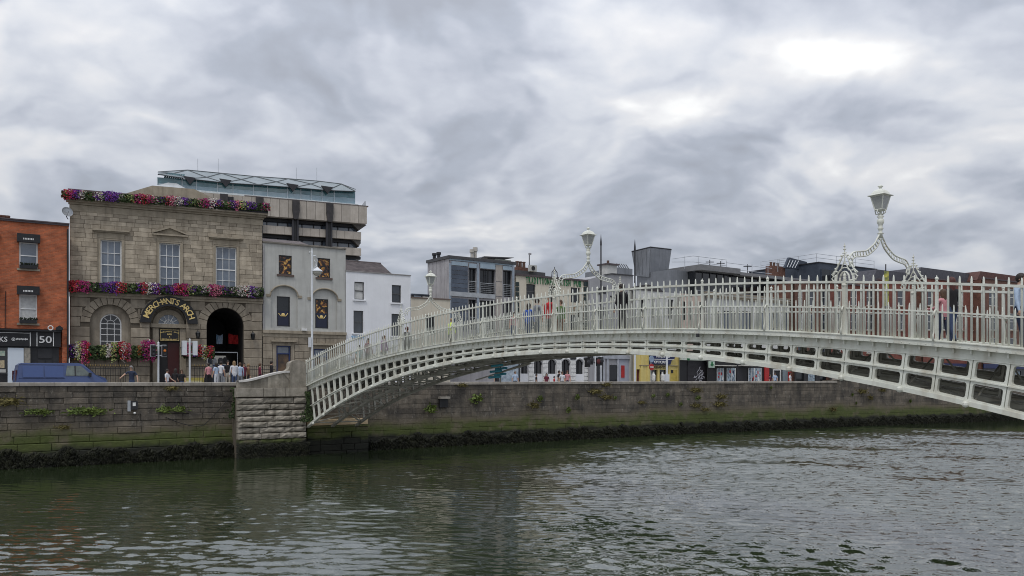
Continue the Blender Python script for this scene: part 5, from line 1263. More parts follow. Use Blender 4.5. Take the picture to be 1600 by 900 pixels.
MB().tube([(0, 0, 0), (0, 0, fp.z(827, 397, 1.4) - zt + .1)], .045, 6).build('pole', darkmetal, an); MB().box(-.06, .2, -.06, .06, fp.z(827, 397, 1.4) - zt + .04, fp.z(827, 397, 1.4) - zt + .2).build('sensor', greyclad, an)
bc = thing('bell_cage', 'dark arched bell cage on the roof of the pub', 'bell', fp.world(fp.u(866.5, .5), .5, zt + .17), fp.rz)
MB().tube([(-.35, 0, 0), (-.3, 0, .5), (0, 0, .82), (.3, 0, .5), (.35, 0, 0)], .045, 5).tube([(0, 0, .82), (0, 0, 1.0)], .03, 5).build('cage', iron_m, bc); MB().lathe([(.04, .65), (.12, .55), (.15, .3), (.22, .18)], 0, 0, 10).build('bell', galv, bc)
hb = thing('hanging_bracket', 'wrought hanging sign bracket with a lamp on the pub front', 'sign', fp.world(fp.u(899, -.1), -.1, fp.z(899, 489)), fp.rz)
MB().tube([(0, 0, .1), (.5, -.1, .25), (.75, -.1, .55)], .04, 5).tube([(.1, 0, -.4), (.3, -.1, -.1), (.2, -.1, .3)], .03, 5).build('bracket', iron_m, hb); MB().ball((-.25, -.3, .35), .28, 8, 6, (1, .7, .9)).build('plant', mat('brown_plant', (.18, .09, .03), None, 5, .8), hb)
MB().ball((.45, -.2, .05), .24, 8, 6, (.9, .7, 1.2)).build('lamp', black_m, hb)
# ---------------------------------------------------------------- tall office block with a glass roof, far behind
fk = Fac(235, 113.0, .45)
ob = bthing('office_block', fk, 'tall stepped concrete office block with a glass roof storey, far behind')
UO = fk.u(573.5); DP = 26
def band(px1, yl, yr, name='panel', y0=-.9, px0=240, joint=14.0, m=concrete, taper=0):
    """band of precast panels: yl,yr = (top,bottom) photo rows at column 410 and at px1"""
    u0, u1 = fk.u(px0, y0), fk.u(px1, y0); zt_, zb_ = fk.z(480, (yl[0] + yr[0]) / 2, y0), fk.z(480, (yl[1] + yr[1]) / 2, y0)
    n_ = int((px1 - px0) / joint); 
    for k in range(n_):
        a, b = lerp(u0, u1, k / n_), lerp(u0, u1, (k + 1) / n_)
        MB().box(a + .02, b - .02, y0, .2, zb_, zt_).build('concrete_panel', m, ob)
    MB().box(u1 - .5, u1 - .021, .22, DP, zb_, zt_).build('side_band', m, ob)
    MB().box(u0, u1 - .51, y0 + .12, 3, zb_ + .05, zt_ - .05).build('band_core', mort_m, ob)
    return zb_, zt_
t1 = band(573.5, (308, 337), (321, 347.5)); t2 = band(564.5, (351, 364), (362, 373.5), y0=-.3); t3 = band(564.5, (378, 390), (387, 398.5), y0=-.3)
U2 = fk.u(560, 2)
for zb_, zt_ in ((t2[1], t1[0]), (t3[1], t2[0]), (t3[0] - 3, t3[0])):
    MB().box(fk.u(240, 1.2), fk.u(556, 1.2), 1.2, DP - 2, zb_, zt_ - .02).build('window_band', mat('office_glass', (.16, .19, .24), (.10, .125, .16), .6, .06, spec=1.0), ob)
    MB().box(fk.u(240, 2), fk.u(560, 2), .6, DP, zt_ - .42, zt_ - .022).build('soffit', black_m, ob)
    for px in (417, 434, 449, 472, 490, 503, 528, 545): MB().box(fk.u(px, 1.1) - .07, fk.u(px, 1.1) + .07, 1.1, 1.19, zb_, zt_ - .43).build('glazing_bar', darkmetal, ob)
for px in (350, 406, 462.5, 515.5): 
    uc = fk.u(px, -1.2); w = .5
    MB().box(uc - w, uc + w, -1.3, -.91, lerp(t1[0], t1[1], .45), t1[1] - .05).prism([(uc - w * 1.05, lerp(t1[0], t1[1], .45)), (uc + w * 1.05, lerp(t1[0], t1[1], .45)), (uc + w * .62, t1[0] - .2), (uc - w * .62, t1[0] - .2)], -1.35, -.905).build('column_head', mat('bronze_cladding', (.045, .04, .04), (.02, .018, .018), 2, .4), ob)
    for s2 in (-.33, .33): MB().box(uc + s2 - .13, uc + s2 + .13, -.75, -.32, t3[0] - 2, t1[0] - .2).build('column', darkmetal, ob)
    MB().box(uc - .2, uc + .2, -.6, -.1, t3[0] - 2, t1[0] - .25).build('column', black_m, ob)
MB().prism([(fk.u(556, 2), t2[1] + .3), (fk.u(573, 2) - .5, t1[0] - .02), (fk.u(556, 2) - 1, t1[0] - .02)], 0, DP - 1).build('bracket_wall', mat('dark_concrete', (.13, .12, .11)), ob)
MB().prism([(fk.u(556, 2), t3[1] + .3), (fk.u(564, 2) - .5, t2[0] - .02), (fk.u(556, 2) - 1, t2[0] - .02)], 0, DP - 1).build('bracket_wall', MATS['dark_concrete'], ob)
MB().box(fk.u(240), UO - 1.2, .3, DP - .5, t1[0] + .3, t1[1] - .05).build('floor', mort_m, ob)
MB().box(fk.u(560, -.9) - 16, UO - .02, -.94, DP, t1[1] + .001, t1[1] + .1).build('parapet_capping', MATS['lead_capping'], ob)
MB().box(fk.u(352, -.95), fk.u(365, -.95), -.96, -.90, t1[1] - 1.3, t1[1] - .3).build('louvre', black_m, ob)
# roof storey
y0 = .8; zg0 = t1[1] + .1
ua, ub_ = fk.u(246, y0), fk.u(555, y0); zg1 = fk.z(430, 296 - 3.5, y0)
MB().box(ua, ub_ + .4, y0 - .35, y0 + 16, zg0, zg0 + .42).build('roof_kerb', mat('white_kerb', (.62, .68, .70), None, 3, .5), ob)
xs_ = [246, 284.5, 307, 340, 364, 396, 418, 449, 470, 486, 503, 522, 555]
zbase = zg0 + .42
def ez(px): return fk.z(px, lerp(277, 298, (px - 247) / 308), y0)
for a, b in zip(xs_[:-1], xs_[1:]):
    for lo_, hi_, m_ in ((0, .42, mat('pale_blue_glass', (.28, .38, .43), (.2, .3, .35), .8, .08, spec=.9)), (.43, 1, teal_glass)):
        q = [(fk.u(a, y0), lerp(zbase, ez(a), lo_)), (fk.u(b, y0), lerp(zbase, ez(b), lo_)), (fk.u(b, y0), lerp(zbase, ez(b), hi_)), (fk.u(a, y0), lerp(zbase, ez(a), hi_))]
        MB().add([(x, y0 + rnd.uniform(0, .03), z) for x, z in q], [(0, 1, 2, 3)]).build('glass_pane', m_, ob)
    MB().box(fk.u(a, y0) - .06, fk.u(a, y0) + .06, y0 - .08, y0 + .05, zbase, ez(a)).build('glazing_bar', mat('pale_mullion', (.50, .58, .62), None, 3, .4), ob)
MB().box(ua + .05, ub_ - .05, y0 + .3, y0 + 15, zbase, zbase + .9).build('inner_floor', mat('dim_interior', (.08, .12, .13), None, 1, .8), ob)
for k in range(9): MB().prism([(fk.u(251 + k * 3.4, 1.2), zbase + .3), (fk.u(254 + k * 3.4, 1.2), zbase + .3), (fk.u(262 + k * 3.4, 1.2), zbase + 2.2), (fk.u(259 + k * 3.4, 1.2), zbase + 2.2)], 1.4, 1.5).build('inner_brace', teal_glass, ob)
MB().add([(ub_, y0, zbase), (ub_, y0 + 14, zbase), (ub_, y0 + 14, ez(555)), (ub_, y0, ez(555))], [(0, 1, 2, 3)]).build('glass_pane', teal_glass, ob)
# folded roof: eave points in front, ridge points behind, dark ribs along the folds
yr_ = 5.2; eave = [247, 296, 350, 404, 460, 512, 555]; ridge = [247, 293, 346, 398, 450, 500, 555]
ryl = [269, 266, 271, 276, 279.5, 283.5, 296]
EP = [(fk.u(px, y0 - .6), y0 - .6, fk.z(px, e, y0 - .6)) for px, e in zip(eave, [272.5, 279.5, 285.5, 289, 293, 297.5, 299])]
MP = []
for i in range(6):
    px = (eave[i] + eave[i + 1]) / 2; MP.append((fk.u(px, 2.4), 2.4, fk.z(px, lerp(272.5, 292, (px - 247) / 308) - (3 if i in (0, 5) else 0), 2.4)))
RP = [(fk.u(px, yr_), yr_, fk.z(px, y, yr_)) for px, y in zip(ridge, ryl)]
Rm, rib = MB(), MB()
for i in range(6):
    Rm.add([EP[i], EP[i + 1], MP[i]], [(0, 1, 2)]).add([EP[i + 1], RP[i + 1], MP[i]], [(0, 1, 2)]).add([RP[i + 1], RP[i], MP[i]], [(0, 1, 2)]).add([RP[i], EP[i], MP[i]], [(0, 1, 2)])
    for a in (EP[i], EP[i + 1], RP[i], RP[i + 1]): rib.tube([a, MP[i]], .09, 4)
    rib.tube([RP[i], RP[i + 1]], .10, 4); rib.tube([EP[i], EP[i + 1]], .07, 4)
Rm.build('folded_roof', roofglass, ob); rib.build('roof_ribs', mat('dark_rib', (.05, .06, .065), None, 2, .5), ob)
for px in (297, 353, 458, 512):
    z = ez(px); MB().prism([(fk.u(px - 10, .1), z + .25), (fk.u(px + 9, .1), z + .15), (fk.u(px, .1), z - .85)], .1, .5).build('roof_valley', darkmetal, ob)
MB().prism([(ub_ + .7, zg0), (ub_ + 1.5, zg0), (ub_ + 1.5, zg0 + .95), (ub_ + 1.35, zg0 + .95)], .4, .46).build('edge_screen', galv, ob)
MB().add([(fk.u(232, -2), -2, t1[1] - .2), (fk.u(305, -2), -2, t1[1] - .5), (fk.u(276, 1), .3, t1[1] + 1.15), (fk.u(262, 1), .3, t1[1] + 1.15)], [(0, 1, 2, 3)]).build('skylight', mat('pale_skylight', (.5, .52, .53), None, 1, .3), ob)
for px, yt in ((309, 248), (341, 248), (463, 262), (495, 262)): MB().tube([(fk.u(px, 6), 6, zg0), (fk.u(px, 6), 6, fk.z(px, yt, 6))], .028, 4).build('aerial', galv, ob)

# ---------------------------------------------------------------- right of the pub
def fac_at(px, d, slope=.72): X, Z = on_d(px, d); return Fac(px, Z, slope)
fg2 = fac_at(920.5, 60.0)
gb = bthing('grey_gabled_building', fg2, 'grey building with a raked parapet and white chimney right of the pub')
UG2 = fg2.u(989)
gz = lambda px, py, y=0: (fg2.u(px, y), fg2.z(px, py, y))
MB().prism([gz(920.8, 640), gz(989, 640), gz(989, 430.5), gz(955, 427.5), gz(946, 429), gz(920.8, 436)], 0, 8).build('wall', mat('mid_grey_render', (.35, .35, .36), (.29, .29, .30), 1, .85, streak=.35, dirt=(.2, .19, .19)), gb)
for x0, x1, y0, y1 in ((932.5, 937, 450, 460), (942.5, 946.5, 448, 459), (953, 956, 462, 470), (932, 937, 480, 494), (943, 947, 480, 494), (965, 979, 456, 512)):
    a, b, c, d = fg2.rect(x0, y0, x1, y1); w = MB().box(a, b, -.03, .02, c, d).build('window', joinery_black, gb); MB().box(a + .05, b - .05, -.034, -.031, c + .05, d - .05).build('pane', dark_glass, w)
MB().prism([gz(945, 428.4), gz(955, 426.9), gz(989, 429.8), gz(989, 431), gz(955, 428.2), gz(945, 429.6)], -.12, .2).build('capping', MATS['dark_roof_edge'], gb)
c0 = fg2.rect(949, 414, 964, 427, 1); ch_ = MB().box(c0[0], c0[1], 1, 2.2, c0[2] - .8, c0[3]).build('chimney', mat('pale_chimney', (.50, .50, .48), (.4, .4, .385), 2, .85), gb)
MB().box(c0[0] - .16, c0[1] + .16, .85, 2.35, c0[3], c0[3] + .13).build('chimney_cap', MATS['dark_capping'] if 'dark_capping' in MATS else MATS['dark_coping'], ch_); MB().lathe([(.13, c0[3] + .13), (.12, c0[3] + .5)], (c0[0] + c0[1]) / 2, 1.6, 8).build('chimney_pot', terracotta, ch_)
ab_ = fg2.rect(968, 419, 986, 429, 2.0); MB().box(ab_[0] - .2, ab_[1] + .2, 2, 7, ab_[2] - .6, ab_[3]).build('upper_storey', zinc, gb)
for k in range(5): x = fg2.u(968 + k * 3.6, 2.2); MB().tube([(x, 2.2, ab_[3]), (x + .75, 3.4, ab_[3] + .62)], .055, 4).build('roof_strut', black_m, gb)
gx = fg2.rect(926, 561, 988, 640)
for x0, x1 in ((933, 942), (953, 964)): fbox(fg2, x0, 570, x1, 640, -.05, -.001).build('ground_window', dark_glass, gb)
for x in (944, 950, 966): fbox(fg2, x - 1.2, 558, x + 1.2, 640, -.12, -.001).build('pilaster', mat('pale_grey_paint', (.42, .44, .48), None, 2, .7), gb)
fbox(fg2, 921, 555, 989, 560.5, -.16, -.001).build('fascia', MATS['pale_grey_paint'], gb); fbox(fg2, 967, 561, 988, 640, -.03, -.001).build('panel', mat('lilac_grey_render', (.36, .38, .44), (.32, .34, .40), 1, .8), gb)
fbox(fg2, 971, 571, 976, 590, -.08, -.031).build('menu_case', red_m, gb)
# cladded lift tower on the roof
bx_ = thing('lift_tower', 'dark grey clad tower box widening upwards above the roofs', 'tower', fg2.world(fg2.u(990, 6), 6, fg2.z(1015, 436, 6)), fg2.rz)
o_ = (fg2.u(990, 6), fg2.z(1015, 436, 6))
def tp(px, py, y): return (fg2.u(px, y) - o_[0], y - 6, fg2.z(px, py, y) - o_[1])
T_ = [tp(987, 393, 8.2), tp(1016.5, 386, 6), tp(1049, 389.7, 6), tp(1020, 396, 9.5)]; B_ = [tp(993.5, 431, 8.0), tp(1014, 433, 6.2), tp(1042.5, 435, 6.2), tp(1018, 435, 9.3)]
MB().add(B_ + T_, [(i, (i + 1) % 4, 4 + (i + 1) % 4, 4 + i) for i in range(4)] + [(4, 5, 6, 7), (3, 2, 1, 0)]).build('cladding', zinc, bx_)
SM = MB()
for i, n_ in ((0, 4), (1, 2)):
    for k in range(n_ + 1):
        t = k / n_; p = [lerp(B_[i][q], B_[i + 1][q], t) for q in range(3)]; r = [lerp(T_[i][q], T_[i + 1][q], t) for q in range(3)]; SM.tube([p, r], .03, 4)
SM.build('standing_seam', MATS['zinc_cladding'], bx_); MB().tube([T_[0], T_[1], T_[2]], .07, 4).build('capping', darkmetal, bx_)
# yellow shop with white storeys over
fy = fac_at(989.2, 59.4)
ys = bthing('yellow_shop_building', fy, 'white upper floors over a yellow shop with a navy sign board', 'building')
UY = fy.u(1062); ztp = fy.z(1020, 455); zsh = fy.z(1025, 549)
yw = [fy.rect(1018, 467, 1023, 497), fy.rect(1026, 467, 1030, 497), fy.rect(1044, 468, 1052, 498), fy.rect(1000, 467, 1006, 497)]
yw2 = [(a, b, c - 3.3, d - 3.3) for a, b, c, d in yw]
wall_mb(0, UY, zsh, ztp, yw, [], .2).build('wall', mat('off_white_render', (.60, .60, .58), (.53, .53, .51), 1, .85, streak=.25), ys); MB().box(.01, UY - .01, .3, 8, 0, ztp - .1).build('rear_wall', greyrender, ys)
for a, b, c, d in yw: sash(ys, a, b, c, d, .1, 1, 2, joinery_black, dark_glass, .05)
MB().prism([(0, ztp), (fy.u(1036), ztp), (fy.u(1030), ztp + .42), (fy.u(1012), ztp + .62), (fy.u(996), ztp + .40)], -.05, .5).build('gable_roof', mat('dark_slate_cap', (.07, .065, .065), None, 3, .7), ys)
sh_ = [fy.rect(1016, 577.5, 1027, 640), fy.rect(1030, 577.5, 1041, 640), fy.rect(994, 577, 999.5, 640)]
wall_mb(0, UY, 0, zsh - .004, [(a, b, .25, d) for a, b, c, d in sh_], [], .25, -.06).build('shopfront', yellow_m, ys)
for i, (a, b, c, d) in enumerate(sh_): 
    MB().box(a, b, .12, .14, .25, d).build('shop_window', dark_glass if i < 2 else mat('maroon_panel', (.12, .02, .025), None, 2, .5), ys)
    if i < 2: MB().lathe([(.08, .9), (.2, 1.0), (.22, 1.5), (.1, 1.7), (.09, 1.85)], lerp(a, b, .45), .02, 8).build('dummy', letter_white, ys)
for x in (993, 1003, 1013, 1046, 1060): fbox(fy, x - 1.3, 551, x + 1.3, 640, -.14, -.061).build('pilaster', yellow_m, ys)
fbox(fy, 1048, 578, 1058.5, 640, -.08, -.061).build('door', mat('deep_yellow', (.55, .42, .10), None, 2, .6), ys); fbox(fy, 1048.5, 578, 1052, 583, -.1, -.081).build('letter_box', black_m, ys)
fbox(fy, 1000, 570.5, 1060, 571.5, -.16, -.061).build('moulding', trim_m, ys)
nv = fy.rect(1016, 553.5, 1054, 569.5, -.3); zz_m = (nv[2] + nv[3]) / 2
MB().prism([(nv[0], nv[2]), (lerp(nv[0], nv[1], .82), nv[2]), (lerp(nv[0], nv[1], .88), zz_m), (nv[1], zz_m + .1), (nv[1], nv[3]), (nv[0], nv[3])], -.34, -.141).build('sign_board', navy_m, ys)
MB().box(nv[0], lerp(nv[0], nv[1], .95), -.36, -.341, zz_m - .03, zz_m + .03).build('sign_strip', letter_white, ys)
sign_text('Temple Bar', ys, lerp(nv[0], nv[1], .5), -.36, lerp(zz_m, nv[3], .5), (nv[1] - nv[0]) * .62, .3, letter_white); sign_text('OPTICIANS', ys, lerp(nv[0], nv[1], .42), -.36, lerp(nv[2], zz_m, .45), (nv[1] - nv[0]) * .56, .26, letter_white)
g_ = fy.rect(1022, 572, 1040, 576, -.07); sign_text('GRANTS', ys, (g_[0] + g_[1]) / 2, -.08, (g_[2] + g_[3]) / 2, g_[1] - g_[0], g_[3] - g_[2], MATS['dark_mortar'])
# pinkish house and long white commercial building
fpk = fac_at(1062, 59.0)
pk = bthing('pinkish_house', fpk, 'pinkish rendered house over a black shuttered shop with graffiti')
UPk = fpk.u(1104); ztp = fpk.z(1082, 460); zsh = fpk.z(1082, 549); w_ = [fpk.rect(1066, 471, 1071, 500), fpk.rect(1075, 471, 1080, 500), fpk.rect(1093, 472, 1097.5, 500)]
wall_mb(0, UPk, zsh, ztp, w_, [], .2).build('wall', pinkrender, pk); MB().box(.01, UPk - .01, .3, 8, 0, ztp - .1).build('rear_wall', greyrender, pk)
for a, b, c, d in w_: sash(pk, a, b, c, d, .1, 1, 2, joinery_black, dark_glass, .05)
wall_mb(0, UPk, 0, zsh - .004, [], [], .2, -.04).build('shopfront', black_m, pk); fbox(fpk, 1065, 557, 1104, 563, -.3, -.041).build('fascia', mat('pale_green_fascia', (.55, .60, .52), None, 2, .6), pk)
sgm = MB()
def shamrock(mb, u, y, z, r):
    for a in (90, 210, 330): mb.ball((u + r * .55 * math.cos(R(a)), y, z + r * .55 * math.sin(R(a))), r * .5, 8, 4, (1, .2, 1))
    mb.box(u - r * .08, u + r * .08, y - .02, y + .02, z - r * 1.2, z)
shamrock(sgm, fpk.u(1072), -.32, fpk.z(1072, 560), .22); sgm.build('shamrock', green_m, pk)
SH = MB(); q = fpk.rect(1074, 566, 1103, 640, -.06)
for k in range(22): SH.box(q[0], q[1], -.09 - .015 * (k % 2), -.041, .1 + k * .13, .1 + k * .13 + .12)
SH.build('roller_shutter', mat('black_shutter', (.028, .026, .030), (.018, .017, .02), 3, .5), pk)
G_ = MB(); rg_ = random.Random(11)
for k in range(12):
    x, z = lerp(q[0], q[1], .3 + .5 * rg_.random()), .5 + 1.3 * rg_.random(); pts = []
    for j in range(7): pts.append((x, -.125, z)); x += rg_.uniform(-.18, .28); z += rg_.uniform(-.28, .28)
    G_.tube(pts, .022, 4)
G_.build('graffiti', mat('pale_spray_paint', (.5, .5, .55), None, 4, .7), pk)
fwc = fac_at(1104.2, 58.6, .70)
wc = bthing('white_commercial_building', fwc, 'long white commercial building with a set back glazed top floor and roof rails')
UWc = fwc.u(1241); ztp = fwc.z(1170, 463); zsh = fwc.z(1170, 552)
w_ = [fwc.rect(x, 486, x + wd_, 528) for x, wd_ in ((1119, 5), (1129, 20), (1154, 20), (1179, 18), (1202, 16), (1223, 12))]
wall_mb(0, UWc, zsh, ztp, w_, [], .25).build('wall', mat('off_white_render', ()), wc) if False else wall_mb(0, UWc, zsh, ztp, w_, [], .25).build('wall', MATS['off_white_render'], wc)
MB().box(.01, UWc - .01, .4, 9, 0, ztp - .1).build('rear_wall', greyrender, wc)
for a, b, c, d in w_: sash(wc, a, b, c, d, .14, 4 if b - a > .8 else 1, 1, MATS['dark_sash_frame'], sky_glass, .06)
MB().box(-.02, UWc, -.22, .0, ztp - .5, ztp - .3).box(-.04, UWc, -.3, .0, ztp - .298, ztp - .2).box(-.05, UWc, -.12, .3, ztp, ztp + .12).build('cornice', trim_m, wc)
# set back storey spans the pink and white buildings
fs_ = fac_at(1086, 62.2, .70)
sb_ = thing('penthouse_storey', 'set back dark glazed top storey with a flat grey roof and rails', 'building', fs_.loc, fs_.rz)
Us = fs_.u(1252); z0 = fpk.z(1082, 460) - .2; zr0 = fs_.z(1150, 430); zr1 = fs_.z(1130, 419.5)
MB().box(0, Us, 0, 6, z0, zr0).build('glazing', dark_glass, sb_)
for k in range(17): x = Us * k / 16; MB().box(x - .05, x + .05, -.06, -.001, z0, zr0).build('glazing_bar', darkmetal, sb_)
MB().box(0, Us, -.04, -.002, lerp(z0, zr0, .35), lerp(z0, zr0, .35) + .08).build('transom', zinc, sb_)
MB().box(-.2, fs_.u(1146), -1.0, 6.4, zr0, zr1).build('roof', mat('flat_grey_roof', (.20, .20, .205), (.15, .15, .155), 2, .7), sb_); MB().box(fs_.u(1146) + .01, Us + .1, -.9, 6.4, zr0 - .1, zr1 - .35).build('roof', MATS['flat_grey_roof'], sb_)
MB().box(fs_.u(1046, 1), -.02, 1.0, 6, z0 - .5, fs_.z(1065, 423, 1)).build('zinc_wall', zinc, sb_)
RL = MB(); yb = 1.0
for za in (.55, 1.2):
    RL.tube([(fs_.u(1050, yb), yb, zr1 + za * .5), (fs_.u(1083, yb), yb, zr1 + za), (fs_.u(1135, yb), yb, zr1 + za)], .035, 5); RL.tube([(fs_.u(1135, yb), yb, zr1 + za - .3), (fs_.u(1206, yb), yb, zr1 + za - .35)], .035, 5)
for px in (1070, 1091, 1128, 1135, 1175, 1200): RL.tube([(fs_.u(px, yb), yb, zr1 - .3), (fs_.u(px, yb), yb, zr1 + 1.1)], .03, 5)
RL.build('roof_rail', galv, sb_)
RL = MB()
for px in (1109, 1126, 1168): RL.tube([(fs_.u(px, 2), 2, zr1 - .3), (fs_.u(px, 2), 2, zr1 + 1.2)], .05, 5).tube([(fs_.u(px - 6, 2), 2, zr1 + .9), (fs_.u(px + 6, 2), 2, zr1 + 1.0)], .05, 5)
RL.build('aerial', darkmetal, sb_)
# shopfronts under the white building
wall_mb(0, UWc, 0, zsh - .004, [], [], .2, -.05).build('shopfront', black_m, wc)
sg_ = fwc.rect(1108, 564.5, 1116.5, 574.5, -.6); hs_ = MB().box(sg_[0], sg_[1], -.62, -.5, sg_[2], sg_[3]).build('hanging_sign', mat('pale_green_sign', (.50, .62, .52), None, 2, .6), wc); sgm = MB(); shamrock(sgm, (sg_[0] + sg_[1]) / 2, -.64, (sg_[2] + sg_[3]) / 2 + .05, .24); sgm.build('shamrock', green_m, hs_)
for x0, x1, y in ((1119, 1151, 571), (1160, 1182, 571)): fbox(fwc, x0, y - .4, x1, y + 1.0, -.7, -.06).build('awning', mat('cream_awning', (.62, .60, .54), None, 2, .7), wc)
disp = mat('lit_display', (.45, .55, .62), (.06, .07, .09), 5, .4)
for x0, x1 in ((1120, 1130), (1135.5, 1149), (1169, 1178), (1179, 1189)):
    q = fwc.rect(x0, 575, x1, 640, -.08); D_ = MB().box(q[0], q[1], -.09, -.051, .2, q[3]).build('display_window', disp, wc)
    for k in range(3): x = lerp(q[0], q[1], k / 2); MB().box(x - .03, x + .03, -.12, -.091, .2, q[3]).build('display_frame', white_m, D_)
    for k in range(5): x, z = lerp(q[0], q[1], rnd.uniform(.1, .9)), rnd.uniform(.8, 2.0); MB().box(x - .09, x + .09, -.11, -.0915, z, z + rnd.uniform(.15, .35)).build('goods', rnd.choice([letter_white, black_m, navy_m, MATS['pale_blue_cloth'], MATS['red_cloth']]), D_)
for x0, x1, m_ in ((1151, 1160, darkmetal), (1195, 1202, red_m), (1232, 1238.5, red_m), (1240, 1243, orange_m)): fbox(fwc, x0, 553, x1, 640, -.16, -.052).build('pilaster', m_, wc)
q = fwc.rect(1208, 577, 1220, 640, -.1); MB().box(q[0], q[0] + .12, -.14, -.052, 0, q[3]).box(q[1] - .12, q[1], -.14, -.052, 0, q[3]).box(q[0] + .12, q[1] - .12, -.14, -.052, q[3] - .12, q[3]).build('door_frame', letter_white, wc)
fbox(fwc, 1223, 578, 1231, 640, -.1, -.052).build('display_window', mat('grey_window', (.2, .24, .26), None, 1, .2), wc)
# brick terraces further along
def terrace(px0, px1, d, m, label, ytop, roofm, nb, ridge, slope=.66, trim=letter_white, rows=((452, 478), (490, 516), (528, 552)), trees=None):
    f_ = fac_at(px0, d, slope); t = bthing('brick_terrace_house', f_, label, 'building', 'brick houses behind the right half of the bridge'); U_ = f_.u(px1); zt_ = f_.z((px0 + px1) / 2, ytop); ws = []
    for y0, y1 in rows:
        for k in range(nb):
            c = lerp(px0, px1, (k + .5) / nb); w = (px1 - px0) / nb * .21; ws.append(f_.rect(c - w, y0, c + w, y1))
    wall_mb(0, U_, 2.9, zt_, ws, [], .2).build('wall', m, t); MB().box(.01, U_ - .01, .3, 9, 0, zt_ - .15).build('rear_wall', brownbrick_m, t)
    for a, b, c, d_ in ws:
        sash(t, a, b, c, d_, .1, 1, 2, trim, glass_m, .09); MB().box(a - .1, b + .1, -.08, .03, c - .12, c - .002).build('sill', trim_m, t)
    MB().box(-.02, U_ + .02, -.1, .3, zt_, zt_ + .16).build('parapet_coping', MATS['dark_coping'], t)
    MB().prism([(0, zt_ - .1), (U_, zt_ - .1), (U_ - .9, zt_ + ridge), (.9, zt_ + ridge)], .8, 8).build('roof', roofm, t)
    if True:
        MB().box(-.02, U_ + .02, -.12, .0, 2.6, 3.2).build('fascia', MATS['navy_sign_board'], t); wall_mb(0, U_, 0, 2.59, [(a, b, .5, 2.3) for a, b in [(lerp(0, U_, (k + .15) / nb), lerp(0, U_, (k + .8) / nb)) for k in range(nb)]], [], .2).build('shopfront', joinery_black, t)
        for k in range(nb): MB().box(lerp(0, U_, (k + .15) / nb), lerp(0, U_, (k + .8) / nb), .12, .14, .5, 2.3).build('shop_window', disp if k % 2 else dark_glass, t)
    return f_, t, zt_, U_
darkroof = mat('blue_slate', (.085, .085, .10), (.055, .055, .065), 3, .7, .2, 10)
terrace(1241.5, 1296, 57.8, brownbrick_m, 'dark brown brick house below the navy rooftop box', 442, darkroof, 3, .3)
terrace(1296.5, 1372, 57.2, redbrick_m, 'dark red brick house behind the nearest lamp arch', 446, darkroof, 3, .3)
terrace(1372.5, 1442, 56.3, redbrick_m, 'red brick house with a low slate roof right of the nearest lamp arch', 441, darkroof, 3, 1.4)
terrace(1442.5, 1536, 55, redbrick_m, 'brick house with a broad slate roof behind the walking woman', 440, darkroof, 4, 1.5)
terrace(1536.5, 1660, 53.2, brownbrick_m, 'brown brick house at the right edge with a reddish tiled roof', 443, mat('red_roof_tile', (.12, .055, .045), (.08, .04, .035), 3, .8), 4, 1.1)
# navy rooftop box with terrace rails
fn = fac_at(1279, 63, .66)
nb_ = thing('rooftop_box', 'navy clad rooftop box with railings above the dark brick houses', 'building', fn.loc, fn.rz)
z0, z1 = fn.z(1279, 445), fn.z(1279, 410.5); un = fn.u(1369)
MB().box(0, un, 0, 11, z0, z1).build('cladding', zincd, nb_); MB().box(.5, un - 1, -.05, -.001, z0, z1 - .75).build('glazing', dark_glass, nb_); MB().box(-.1, un + .1, -.1, 11, z1, z1 + .12).build('capping', darkmetal, nb_)
for k in range(7): x = lerp(.5, un - 1, k / 6); MB().box(x - .05, x + .05, -.09, -.051, z0, z1 - .75).build('glazing_bar', zincd, nb_)
RL = MB(); zt_ = z1 + .12
for h in (.55, 1.05): RL.tube([(0, 9, zt_ + h), (0, .3, zt_ + h), (un, .3, zt_ + h)], .03, 5)
for x, y in ((0, 9), (0, 6), (0, 3), (0, .3), (un * .33, .3), (un * .66, .3), (un, .3)): RL.tube([(x, y, zt_), (x, y, zt_ + 1.07)], .03, 5)
RL.build('roof_rail', galv, nb_)
fq_ = fac_at(1226, 66, .66)
lv_ = thing('louvred_plant', 'slanted dark solar screen and frame on the roof left of the navy box', 'roof plant', fq_.loc, fq_.rz)
z0, z1 = fq_.z(1240, 420), fq_.z(1240, 403); u1 = fq_.u(1261)
MB().prism([(0, z0), (u1, z0), (u1, z1 - .3), (fq_.u(1233), z1)], 0, .3).build('screen', zincd, lv_)
for k in range(4): MB().tube([(.4 + k * .5, -.05, z0 + .1), (1.0 + k * .55, -.05, z1 - .3)], .05, 4).build('louvre_arm', galv, lv_)
MB().tube([(-1.3, 0, z0 - .6), (-1.3, 0, z1 - .5), (0, 0, z1 - .5)], .04, 5).tube([(-1.3, 0, z0 + .4), (0, 0, z0 + .4)], .03, 5).build('frame', galv, lv_)
MB().box(-1.9, .6, .4, 1.4, z0 - 1.4, z0 + .2).build('chimney_stack', brownbrick_m, lv_); pots(lv_, None, (-1.5, -.9, -.2), .9, z0 + .2, .5, .16)
fb3 = fac_at(1384, 58.5); bn = thing('yellow_banner', 'tall yellow patterned banner behind the right foot of the nearest lamp arch', 'banner', on_d(1384, 52) + (STREET,), fb3.rz)
zb3 = H + (596 - 478) * on_d(1384, 52)[1] / F - STREET; zt3 = H + (596 - 424) * on_d(1384, 52)[1] / F - STREET
MB().tube([(0, 0, 0), (0, 0, zt3 + .8)], .06, 6).build('pole', darkmetal, bn); MB().box(-.42, .42, -.12, -.07, zb3, zt3).build('banner_cloth', mat('yellow_banner_cloth', (.60, .55, .10), (.10, .14, .07), 2.5, .8), bn)

